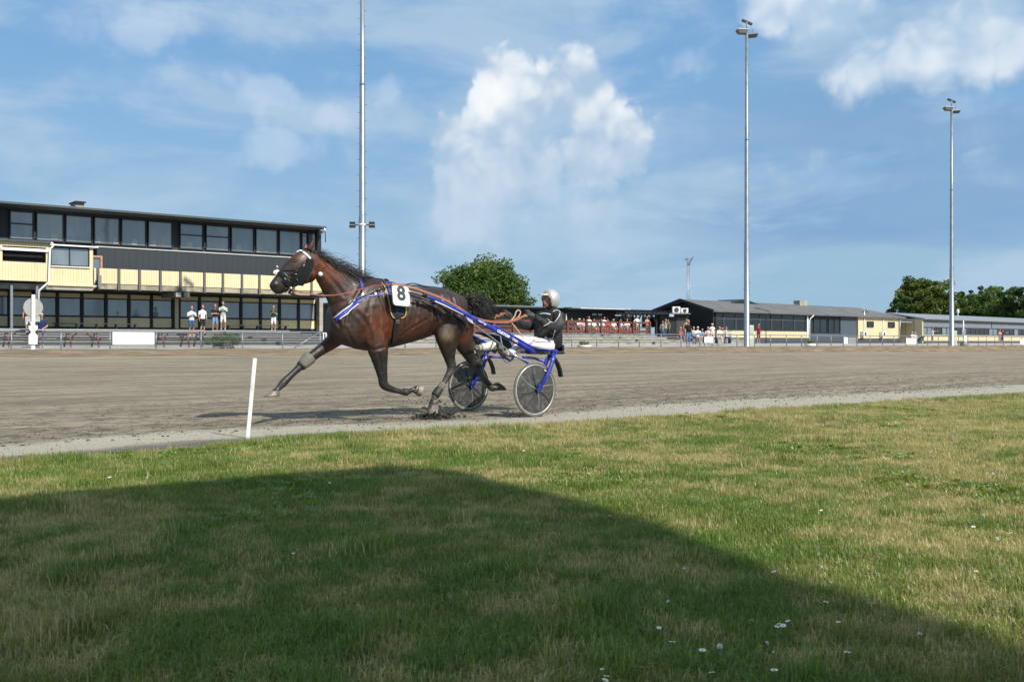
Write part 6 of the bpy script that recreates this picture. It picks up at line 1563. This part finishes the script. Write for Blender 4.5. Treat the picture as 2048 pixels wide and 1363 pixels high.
# ================================================================ SULKY
SB = mat('sulky_blue', (.011, .026, .30), .30, .12, 8, coat=.4, dirt=((.16, .14, .12), 9, .35))
su = thing('racing_sulky', 'blue two wheeled racing sulky with disc wheels behind the horse', 'sulky', W(U(1070, 10.08), N0, 0))
def mir(p):           # same point on the far side of the sulky
    n_ = p.dot(ND); return p + ND * 2 * (N0 - n_)
def both(name, pts, rad, mt, seg=10, flat=None):
    a = [Vector(q[:3]) for q in catmull([tuple(p) for p in pts], 5)]
    if isinstance(rad, (list, tuple)): rad = [r_[0] for r_ in catmull([(r_,) for r_ in rad], 5)]
    out = []
    for q in (a, [mir(p) for p in a]):
        m = MB(); m.tube(q, rad, seg, flat=flat); out.append(m.build(name, mt, su))
    return out
SN = N0 - .42
shaft = both('shaft', [P(846, 589.5, SN), P(870, 599, SN), P(905, 615.5, SN), P(940, 633, SN), P(985, 657, SN + .0), P(1030, 682, SN), P(1069, 704, SN)], [.020, .024, .028, .030, .031, .031, .030], SB, 12)
both('shaft_tip', [P(818, 582, SN), P(832, 585, SN), P(848, 590, SN)], .012, STEEL)
both('tip_clamp', [P(845, 588.5, SN), P(852, 591.5, SN)], .029, LEA)
both('upper_tube', [P(984, 650, SN), P(1020, 669, SN), P(1045, 683, SN), P(1066, 695.5, SN)], .017, SB)
both('grip', [P(1065, 695, SN), P(1074, 699, SN), P(1086, 703, SN)], [.022, .030, .026], LEA)
both('brace_rod', [P(942, 643.5, SN), P(975, 668, SN), P(1010, 695, SN), P(1026, 708, SN - .02), P(1045, 718, SN - .1), P(1065, 727, SN - .2), P(1097, 745, SN - .34)], .0095, STEEL, 8)
both('lower_brace', [P(1026, 709, SN), P(1040, 716, SN - .03), P(1055, 726, SN - .06), P(1062, 734, SN - .08)], .014, SB)
both('seat_stay', [P(1046, 714, SN + .05), P(1068, 716, SN + .1), P(1090, 722, SN + .05), P(1106, 712, SN)], .018, SB)
for q in ([(931, 632), (946, 641), (944, 646), (937, 641)],):
    m = MB(); a = [P(x, y, SN - .012) for x, y in q]; b = [p + ND * .03 for p in a]; m.hexa(a + b); m.build('shaft_bracket', mat('bracket_pale', (.32, .38, .55), .4), su)
# pale sticker along the underside of the near shaft, lettering on its face
m = MB(); ps = [P(x, y, SN) - ND * .022 - UP * .020 for x, y in ((868, 598.5), (885, 606), (905, 615.5), (925, 625.5))]
sv = P(1010, 670, SN) - P(905, 615.5, SN); sv.normalize(); vd = sv.cross(-ND).normalized(); vd = vd if vd.z > 0 else -vd
for p in range(3): m.hexa([ps[p] - vd * .006, ps[p + 1] - vd * .006, ps[p + 1] - vd * .006 + ND * .004, ps[p] - vd * .006 + ND * .004, ps[p] + vd * .006, ps[p + 1] + vd * .006, ps[p + 1] + vd * .006 + ND * .004, ps[p] + vd * .006 + ND * .004])
m.build('pale_stripe', mat('stripe_pale', (.62, .66, .55), .5), shaft[0])
lx = (P(1030, 682, SN) - P(985, 657, SN)).normalized(); ly = (-ND).cross(lx).normalized(); ly = ly if ly.z > 0 else -ly
lettering('CUSTOM', P(1003.5, 667.2, SN) - ND * .0325, lx, ly, .052, HW, shaft[0], bold=.0016, shear=.2); lettering('TREK', P(1027, 680.5, SN) - ND * .0325, lx, ly, .046, mat('lettering_cream', (.62, .60, .44), .5), shaft[0], bold=.0008)
lettering('held Trøgt', P(961.5, 644.6, SN) - ND * .0322, lx, ly, .030, HW, shaft[0], bold=.0006, shear=.2)
part_w = []
def wheel(c, side):
    """c hub centre; side -1 near, +1 far"""
    R_ = .350
    t_ = bpy.data.objects.new('wheel', None); t_.empty_display_size = .1; link(t_, su); t_.location = c - WL[su]; WL[t_] = c
    x, y = UD, UP
    def torus(r_, a, b, name, mt, seg=48, k=10):
        m = MB(); vs = []
        for i in range(seg):
            d = x * math.cos(6.28318 * i / seg) + y * math.sin(6.28318 * i / seg)
            for j in range(k): g_ = 6.28318 * j / k; vs.append(c + d * (r_ + a * math.cos(g_)) + ND * b * math.sin(g_))
        m.faces(vs, [(i * k + j, i * k + (j + 1) % k, ((i + 1) % seg) * k + (j + 1) % k, ((i + 1) % seg) * k + j) for i in range(seg) for j in range(k)], True); return m.build(name, mt, t_)
    torus(R_ - .014, .014, .014, 'tyre', mat('tyre_dusty', (.12, .11, .095), .9, .3, 10))
    torus(R_ - .035, .009, .014, 'rim', mat('rim_silver', (.50, .49, .47), .4, .2, 12, metal=.4, dirt=((.3, .27, .22), 8, .6)))
    m = MB(); k = 40
    for s in (-1, 1):
        r_ = [c + x * (R_ - .038) * math.cos(6.28318 * i / k) + y * (R_ - .038) * math.sin(6.28318 * i / k) + ND * .008 * s for i in range(k)]; hub = c + ND * .035 * s
        for i in range(k): m.faces([hub, r_[i], r_[(i + 1) % k]], [(0, 1, 2)], True)
    dm = mat('disc_smoked', (.050, .050, .049), .35, .35, 9, dirt=((.17, .155, .13), 22, .55)); m.build('disc', dm, t_)
    for i in range(8):
        a0 = 6.28318 * i / 8 + .35; pts = []
        for q in range(6):
            rr_ = .03 + (R_ - .075) * q / 5; a_ = a0 - .22 * (q / 5) ** 1.6; hz_ = .035 + (.008 - .035) * (rr_ / (R_ - .038)); pts.append(c + (x * math.cos(a_) + y * math.sin(a_)) * rr_ - ND * (hz_ + .001) * (1))
        m = MB(); m.tube(pts, [.011, .009, .008, .007, .006, .004], 5); m.build('spoke', mat('spoke_dark', (.022, .022, .022), .5) if i % 3 else mat('spoke_pale', (.20, .19, .18), .4), t_)
    m = MB(); m.tube([c - ND * .075, c - ND * .04, c + ND * .04, c + ND * .075], [.022, .032, .032, .022], 14); m.build('hub', LEA, t_)
hub_n = P(1070, 778.5, N0 - .72); wheel(hub_n, -1); wheel(mir(hub_n), 1)
# forks, axle arch, mudguards
for s in (1, 0):
    def Q(p): return p if s else mir(p)
    top = P(1106, 702, N0 - .72)
    for off in (-.06, .06):
        m = MB(); m.tube([Q(p) for p in (top + ND * off * .6, P(1099, 722, N0 - .72) + ND * off, P(1089, 750, N0 - .72) + ND * off, hub_n + ND * off + UD * .012)], [.020, .024, .022, .02], 10, flat=(UD, 1.25)); m.build('fork_blade', SB, su)
        m = MB(); a = hub_n + ND * (off * 1.18); m.hexa([Q(a + UD * x_ + UP * z_ + ND * d_) for d_ in (-.006, .006) for x_, z_ in ((-.02, -.03), (.035, -.02), (.055, .07), (.0, .07))]); m.build('drop_out', SB, su)
    m = MB(); m.tube([Q(top - ND * .07), Q(top + ND * .07)], .028, 10); m.build('fork_crown', SB, su)
    g_ = [P(1100, 708, N0 - .72), P(1108, 716, N0 - .72), P(1115, 727, N0 - .72), P(1119.5, 740, N0 - .72), P(1121.5, 753, N0 - .72)]
    vs = []; m = MB()
    for i, p in enumerate(g_):
        t_ = (g_[min(i + 1, 4)] - g_[max(i - 1, 0)]).normalized(); o_ = t_.cross(ND).normalized() * .012
        for d_ in (-.035, .035): vs += [Q(p - o_ + ND * d_), Q(p + o_ + ND * d_)]
    m.faces(vs, [(4 * i + a_, 4 * i + b_, 4 * i + 4 + b_, 4 * i + 4 + a_) for i in range(4) for a_, b_ in ((0, 1), (1, 3), (3, 2), (2, 0))] + [(0, 2, 3, 1), (16, 17, 19, 18)]); m.build('mudguard', LEA, su)
ac = P(1106, 703, N0 - .72); m = MB(); m.tube([Vector(q[:3]) for q in catmull([tuple(ac), tuple(ac + ND * .2 + UP * .02), tuple(ac + ND * .5 + UP * .03), tuple(ac + ND * .94 + UP * .03), tuple(ac + ND * 1.24 + UP * .02), tuple(mir(ac))], 4)], .022, 10); m.build('axle_arch', SB, su)
seat_c = P(1092, 703, N0); fs_ = frame(seat_c, TH)
m = MB(); m.box(fs_, -.20, .16, -.22, .22, -.035, .012); m.build('seat', LEA, su, .02)
m = MB(); m.box(fs_, .13, .17, -.2, .2, .012, .10); m.build('seat_back', LEA, su, .015)
for dn in (-.15, .15): m = MB(); m.tube([fs_(.05, dn, -.03), ac + ND * (.72 + dn) + UP * .0], .014, 8); m.build('seat_post', SB, su)
both('footrest', [P(1000, 668, SN), P(1004, 690, SN - .02), P(1008, 706, SN - .02)], .010, STEEL, 6)
def flap(name, pts, n, th, mt):
    q = [P(x, y, n) for x, y in pts]; k = len(q); m = MB(); m.faces(q + [v + ND * th for v in q], [tuple(range(k)), tuple(reversed(range(k, 2 * k)))] + [(i, (i + 1) % k, k + (i + 1) % k, k + i) for i in range(k)]); return m.build(name, mt, su, .004)
flap('leg_guard', [(946, 664), (966, 665), (985, 668), (1006, 672), (1016, 676), (1024, 692), (1029, 710), (1024, 714), (1013, 712), (1011, 700), (1000, 689), (982, 677), (962, 669)], SN + .09, .03, mat('guard_dark', (.020, .019, .018), .7, .4, 8, .5, 40))
flap('leg_guard', [(946, 664), (966, 665), (985, 668), (1006, 672), (1016, 676), (1024, 692), (1029, 710), (1024, 714), (1013, 712), (1011, 700), (1000, 689), (982, 677), (962, 669)], SN + .09, .03, mat('guard_dark', (.020, .019, .018)))
gd = [o for o in su.children if o.name.startswith('leg_guard')][-1]
for v in gd.data.vertices: p = v.co + WL[su]; v.co = mir(p) - WL[su]
line3([P(1000, 702, SN), P(1004, 714, SN), P(1012, 724, SN), P(1022, 722, SN), P(1024, 712, SN)], .004, 'cable_loop', LEA, su)

# ================================================================ DRIVER
dv = thing('person', 'sulky driver in black jacket, white trousers and silver helmet holding the reins', 'person', P(1096, 700, N0))
D = []
def dl(tg, js, side=ND): D.append((tg, limb([(P(x, y, n), a, b) for x, y, n, a, b in js], side, 5, 16)))
dl('jacket', [(1101, 697, N0, .13, .18), (1100, 690, N0, .155, .20), (1098, 680, N0, .175, .215), (1096, 666, N0, .185, .215), (1097, 652, N0, .18, .22), (1099, 638, N0, .165, .235), (1103, 627, N0, .125, .225), (1104, 620, N0, .075, .11)])
dl('collar', [(1104, 623, N0, .085, .09), (1103, 616, N0, .070, .074), (1102, 611, N0, .062, .068)])
dl('neck', [(1103, 617, N0, .056, .056), (1101, 606, N0, .052, .052)])
hc = P(1099.5, 599.5, N0); D.append(('face', ellipsoid(hc, FW * .098, ND * .078, UP * .122, 16, 12)))
D.append(('face', ellipsoid(P(1089, 602, N0), FW * .030, ND * .016, UP * .026, 10, 8)))        # nose
D.append(('face', ellipsoid(P(1093.5, 611, N0), FW * .040, ND * .040, UP * .030, 10, 8)))       # chin
D.append(('lip', ellipsoid(P(1089.5, 608, N0), FW * .020, ND * .026, UP * .010, 10, 8)))
nlm, flm = N0 - .19, N0 + .19
dl('sleeve', [(1117, 630, nlm, .092, .085), (1118, 645, nlm - .05, .084, .076), (1112, 660, nlm - .10, .062, .058)]); dl('sleeve', [(1112, 660, nlm - .10, .074, .068), (1092, 649, nlm - .10, .070, .064), (1076, 638, nlm - .07, .050, .046), (1069, 634, nlm - .06, .046, .044)])
dl('sleeve', [(1086, 630, flm, .088, .080), (1073, 643, flm + .05, .080, .074), (1063, 653, flm + .05, .062, .058)]); dl('sleeve', [(1063, 653, flm + .05, .062, .058), (1046, 650, flm + .03, .058, .054), (1032, 643, flm, .050, .046), (1026, 639, flm - .01, .046, .044)])

dl('trousers', [(1098, 693, N0 - .10, .105, .10), (1080, 690, N0 - .17, .098, .095), (1062, 686, N0 - .22, .086, .082), (1050, 686, N0 - .26, .074, .072)]); dl('trousers', [(1050, 686, N0 - .26, .074, .072), (1038, 694, N0 - .29, .066, .062), (1022, 702, N0 - .31, .056, .052), (1012, 706, N0 - .32, .046, .044)])
dl('trousers', [(1090, 693, N0 + .10, .105, .10), (1060, 688, N0 + .17, .096, .092), (1030, 682, N0 + .22, .082, .080), (1012, 682, N0 + .26, .074, .072)]); dl('trousers', [(1012, 682, N0 + .26, .074, .072), (996, 688, N0 + .29, .066, .062), (975, 693, N0 + .31, .056, .052), (957, 695, N0 + .32, .046, .045)])
dl('boot', [(1016, 704, N0 - .32, .046, .044), (1009, 707, N0 - .32, .044, .042), (1002, 703, N0 - .33, .038, .045), (998, 692, N0 - .33, .032, .045), (996, 684, N0 - .33, .022, .036)]); dl('boot', [(962, 694, N0 + .32, .048, .046), (952, 695, N0 + .32, .046, .044), (945, 690, N0 + .33, .040, .046), (941, 679, N0 + .33, .034, .046), (939, 670, N0 + .33, .022, .036)])
def dtint(co, tg):
    q = cnoise(co, 11, 2)
    if tg in ('jacket', 'sleeve', 'collar'):
        c = Vector((.013, .013, .015)); dd = (co - P(1076, 662, N0 - .12)).length
        return c.lerp(Vector((.19, .175, .14)), max(0, min(.85, (1 - smooth(.03, .20, dd)) * (.8 + q) if tg == 'jacket' else max(0, q - .1) * .35)))
    if tg == 'trousers':
        c = Vector((.70, .70, .69)); far = co.dot(ND) > N0 + .2
        return c.lerp(Vector((.34, .31, .25)), max(0, min(.8, (.35 if far else .02) + .9 * q * smooth(.72, .9, 1.6 - co.z))))
    if tg == 'boot': return Vector((.13, .12, .10)) * (1 + .6 * q)
    if tg == 'lip': return (.28, .10, .08)
    dirt_ = max(0, min(.7, .25 + q)); return Vector((.40, .21, .145)).lerp(Vector((.13, .10, .08)), dirt_ * smooth(hc.z + .02, hc.z - .10, co.z))
M_DRV = vcol_mat('driver_cloth', .62, .35, .14, 24, bump=.8, bscale=16)
db_ = fuse('body', D, .010, 4, .5, M_DRV, dv, dtint)
nrm = [v.normal.copy() for v in db_.data.vertices]
for v, n_ in zip(db_.data.vertices, nrm):     # creases of the racing suit
    w_ = v.co + WL[db_]
    if (w_ - hc).length < .16: continue
    k = mnoise.noise(Vector((w_.dot(UD) * 13, w_.dot(ND) * 13, w_.z * 26))) + .6 * mnoise.noise(w_ * 34)
    v.co += n_ * (.011 * (abs(k) - .25))
# gloves: palm, four curled fingers of unequal length and a thumb
def glove(c, fwd, up_, out, name):
    """fwd along the forearm, up_ towards the knuckles, out towards the thumb side"""
    G = [('g', limb([(c - fwd * .05, .040, .036), (c, .044, .036), (c + fwd * .045, .042, .030)], out, 4, 12))]
    for i, (L_, w_) in enumerate(((.040, .0125), (.046, .013), (.043, .0125), (.034, .011))):
        o_ = up_ * (.033 - .022 * i); b = c + fwd * .045 + o_
        G.append(('g', limb([(b - fwd * .02, w_, w_), (b + fwd * L_ * .7 + out * .004, w_, w_), (b + fwd * L_ * .75 - out * .032, w_ * .95, w_ * .95), (b + fwd * .006 - out * .046, w_ * .85, w_ * .85), (b - fwd * .016 - out * .036, w_ * .7, w_ * .7)], up_, 4, 8)))
    G.append(('g', limb([(c - fwd * .01 + up_ * .030, .016, .015), (c + fwd * .022 + up_ * .048 - out * .016, .0145, .014), (c + fwd * .056 + up_ * .044 - out * .034, .012, .012)], out, 4, 8)))
    return fuse(name, G, .005, 3, .5, M_GLOVE, dv, lambda co, t: Vector((.030, .029, .028)).lerp(Vector((.13, .12, .10)), max(0, min(.7, .2 + cnoise(co, 30, 1)))))
M_GLOVE = vcol_mat('glove_leather', .6, .4, .2, 30, bump=.6, bscale=60)
hn = P(1062, 630, nlm - .05); hf = P(1017, 630, flm - .02)
glove(hn, (P(1056, 627, nlm - .05) - P(1069, 634, nlm - .06)).normalized(), (UP + FW * .2).normalized(), -ND, 'glove'); glove(hf, (P(1010, 626, flm - .03) - P(1026, 639, flm - .01)).normalized(), (UP + FW * .3).normalized(), -ND, 'glove')
# helmet with peak, goggles, chin strap
def hel_mat():
    m = bpy.data.materials.new('helmet_silver'); m.use_nodes = True; t = NT(m.node_tree); b = t.n['Principled BSDF']
    p, u, n = un_coords(t); z = t.sep(p)[2]
    sp = t.ramp(t.noise(p, 55, 5, .7), .52, .62); front = t.ramp(u, hc.dot(UD) - .02, hc.dot(UD) - .10)
    c = t.mix(front, (.58, .57, .56), (.50, .25, .17)); c = t.mix(t.math('MULTIPLY', sp, .7), c, (.16, .13, .11))
    t.put(b.inputs['Base Color'], c); b.inputs['Metallic'].default_value = .45; b.inputs['Roughness'].default_value = .32; return m
HM = hel_mat()
def shell(cen, a, b, h, z_lo, cut, name, mt):
    """helmet: dome that reaches lower behind the face"""
    m = MB(); rings, seg = 14, 28; vs = []
    for i in range(rings + 1):
        for j in range(seg):
            g_ = 6.28318 * j / seg; front = math.cos(g_)        # +1 towards the face
            lo = z_lo if front < cut else z_lo + (1 - z_lo) * .0 + .90 * smooth(cut, cut + .30, front)
            t_ = math.asin(max(-1, min(1, lo))) ; e = t_ + (math.pi / 2 - t_) * i / rings
            vs.append(cen + a * math.cos(e) * math.cos(g_) + b * math.cos(e) * math.sin(g_) + h * math.sin(e))
    m.faces(vs, [(i * seg + j, i * seg + (j + 1) % seg, (i + 1) * seg + (j + 1) % seg, (i + 1) * seg + j) for i in range(rings) for j in range(seg)], True)
    o = m.build(name, mt, dv); sd = o.modifiers.new('s', 'SOLIDIFY'); sd.thickness = .012; sd.offset = 1; return o
HT = (FW * .97 + UP * .12).normalized(); HU = (UP - FW * .12).normalized()
he = shell(P(1101.5, 598.5, N0), HT * .128, ND * .112, HU * .132, -.78, .42, 'helmet', HM)
m = MB(); c0 = P(1101, 598.5, N0) + HU * .045 + HT * .095; vs = []
for i in range(9):
    g_ = -1.15 + 2.3 * i / 8; rim = HT * math.cos(g_) * .030 + ND * math.sin(g_) * .100; out_ = HT * math.cos(g_) * .105 + ND * math.sin(g_) * .105 - UP * .018 * math.cos(g_)
    for z_ in (0, .016): vs += [c0 + rim + HU * z_, c0 + out_ + HU * z_]
m.faces(vs, [(4 * i + a_, 4 * i + b_, 4 * i + 4 + b_, 4 * i + 4 + a_) for i in range(8) for a_, b_ in ((0, 1), (1, 3), (3, 2), (2, 0))]); m.build('peak', HW, dv)
m = MB(); vs = []
for i in range(9):
    g_ = -1.25 + 2.5 * i / 8; d_ = HT * math.cos(g_) * .104 + ND * math.sin(g_) * .082
    for z_ in (-.006, .034): vs += [hc + d_ + HU * z_, hc + d_ * 1.10 + HU * z_]
m.faces(vs, [(4 * i + a_, 4 * i + b_, 4 * i + 4 + b_, 4 * i + 4 + a_) for i in range(8) for a_, b_ in ((0, 1), (1, 3), (3, 2), (2, 0))]); m.build('goggles', mat('goggles_amber', (.16, .085, .02), .15, .3, 20, spec=.8), dv)
for s in (-1, 1): m = MB(); m.tube([Vector(q[:3]) for q in catmull([tuple(hc + HT * .03 + ND * .093 * s - UP * .01), tuple(hc + HT * .05 + ND * .085 * s - UP * .07), tuple(hc + HT * .085 + ND * .03 * s - UP * .135)], 4)], .008, 6); m.build('chin_strap', LEA, dv)
m = MB(); v_, f_ = ellipsoid(hc - ND * .088 - HT * .012 - UP * .012, UP * .055, HT * .05, ND * .022); m.faces(v_, f_, True); m.build('ear_pad', LEA, dv)
# white and pink piping on the jacket, red stripes on the trousers
dob = [o for o in dv.children if o.name.startswith('body')][0]; DV = BVHTree.FromPolygons([(v.co + WL[dob])[:] for v in dob.data.vertices], [tuple(p.vertices) for p in dob.data.polygons])
def piping(pts, wd, name, mt):
    ps = []; ns = []
    for x, y in catmull([tuple(map(float, p)) for p in pts], 4):
        d_ = (PY(x, y, 10) - CAMP).normalized(); h_, nn, i_, ds = DV.ray_cast(CAMP, d_)
        if h_ is None: continue
        ps.append(h_ + nn * .003); ns.append(nn)
    if len(ps) > 2: strap3d(ps, ns, wd, .004, name, mt, dv)
PK = mat('piping_pale', (.68, .60, .58), .5)
piping([(1106, 623), (1113, 620), (1120, 622), (1118, 632), (1113, 640), (1108, 645), (1101, 643.5)], .010, 'piping', PK); piping([(1101, 643.5), (1097, 638.5), (1094, 637)], .008, 'piping', PK); piping([(1101, 643.5), (1094, 648), (1087, 652)], .008, 'piping', PK); piping([(1110, 660), (1107, 672), (1103, 682)], .009, 'piping', PK)
piping([(1080, 627.5), (1087, 626.5), (1094, 627), (1101, 628.5)], .013, 'chest_lettering', HW)
RS = mat('stripe_red', (.36, .03, .05), .6); piping([(1063, 676), (1068, 682), (1084, 684), (1102, 683)], .010, 'trouser_stripe', RS); piping([(1030, 700), (1040, 695), (1052, 691), (1066, 683)], .010, 'trouser_stripe', RS)
piping([(1067, 679.5), (1074, 678.5), (1081, 679)], .010, 'trouser_lettering', mat('print_grey', (.2, .2, .22), .6))

# reins: flat leather from the bit through the saddle to the hands, with the slack loop
rn = thing('reins', 'long brown and orange leather reins running from bit to the driver hands', 'reins', P(900, 605, N0))
def rein(pts, wd, name, mt, th=.004):
    q = [Vector(v) for v in catmull([tuple(p) for p in pts], 7)]; return strap3d(q, [(-ND + UP * .15).normalized()] * len(q), wd, th, name, mt, rn)
rein([bitc - ND * .01, P(590, 581, N0 - .12), P(604, 583.5, N0 - .15)], .026, 'rein_end', TAN)
rein([P(600, 583, N0 - .15), P(630, 589, N0 - .22), P(655, 590.5, N0 - .28), P(682, 588, N0 - .34), P(712, 580, N0 - .36), P(745, 572.5, N0 - .33), P(772, 568.5, N0 - .28), P(784, 567, N0 - .26)], .014, 'left_rein', TAN, .006)
rein([P(784, 567, N0 - .26), P(806, 571, N0 - .30), P(826, 575, N0 - .34), P(850, 583, N0 - .36), P(885, 596.5, N0 - .38), P(915, 613, N0 - .40), P(940, 630, N0 - .40), P(962, 639, N0 - .38), P(985, 643, N0 - .34), P(1005, 644, N0 - .28), P(1018, 643.5, N0 - .24), P(1035, 638, N0 - .23), P(1050, 630, N0 - .23), P(1058, 628, N0 - .24)], .026, 'left_rein', ORG)
far_ = [(600, 583, .15), (655, 590, .28), (712, 580, .34), (784, 567, .22), (850, 583, .34), (930, 615, .36), (985, 640, .3)]
rein([mir(P(x, y, N0 - d)) for x, y, d in far_] + [hf + UP * .02], .022, 'right_rein', TAN)
rein([P(1022, 641, N0 - .22), P(1029, 632, N0 - .2), P(1033, 622, N0 - .18), P(1038, 620, N0 - .17), P(1041, 625, N0 - .18), P(1036, 634, N0 - .2), P(1028, 640, N0 - .22)], .018, 'rein_loop', mat('rein_tan', (.34, .25, .17), .6))
rein([P(1020, 641, N0 - .22), P(1033, 657, N0 - .22), P(1043, 670, N0 - .22), P(1049, 678, N0 - .20)], .016, 'rein_tail', mat('rein_tan', (.34, .25, .17)))
rein([P(990, 637, N0 - .1), P(993, 630, N0 - .1), P(998, 632, N0 - .1), P(1002, 627, N0 - .1), P(1011, 626, N0 + .05)], .022, 'hand_hold', ORG); rein([P(1014, 644, N0 - .2), P(1040, 634, N0 - .22), P(1055, 631, N0 - .24)], .02, 'hand_hold', ORG)
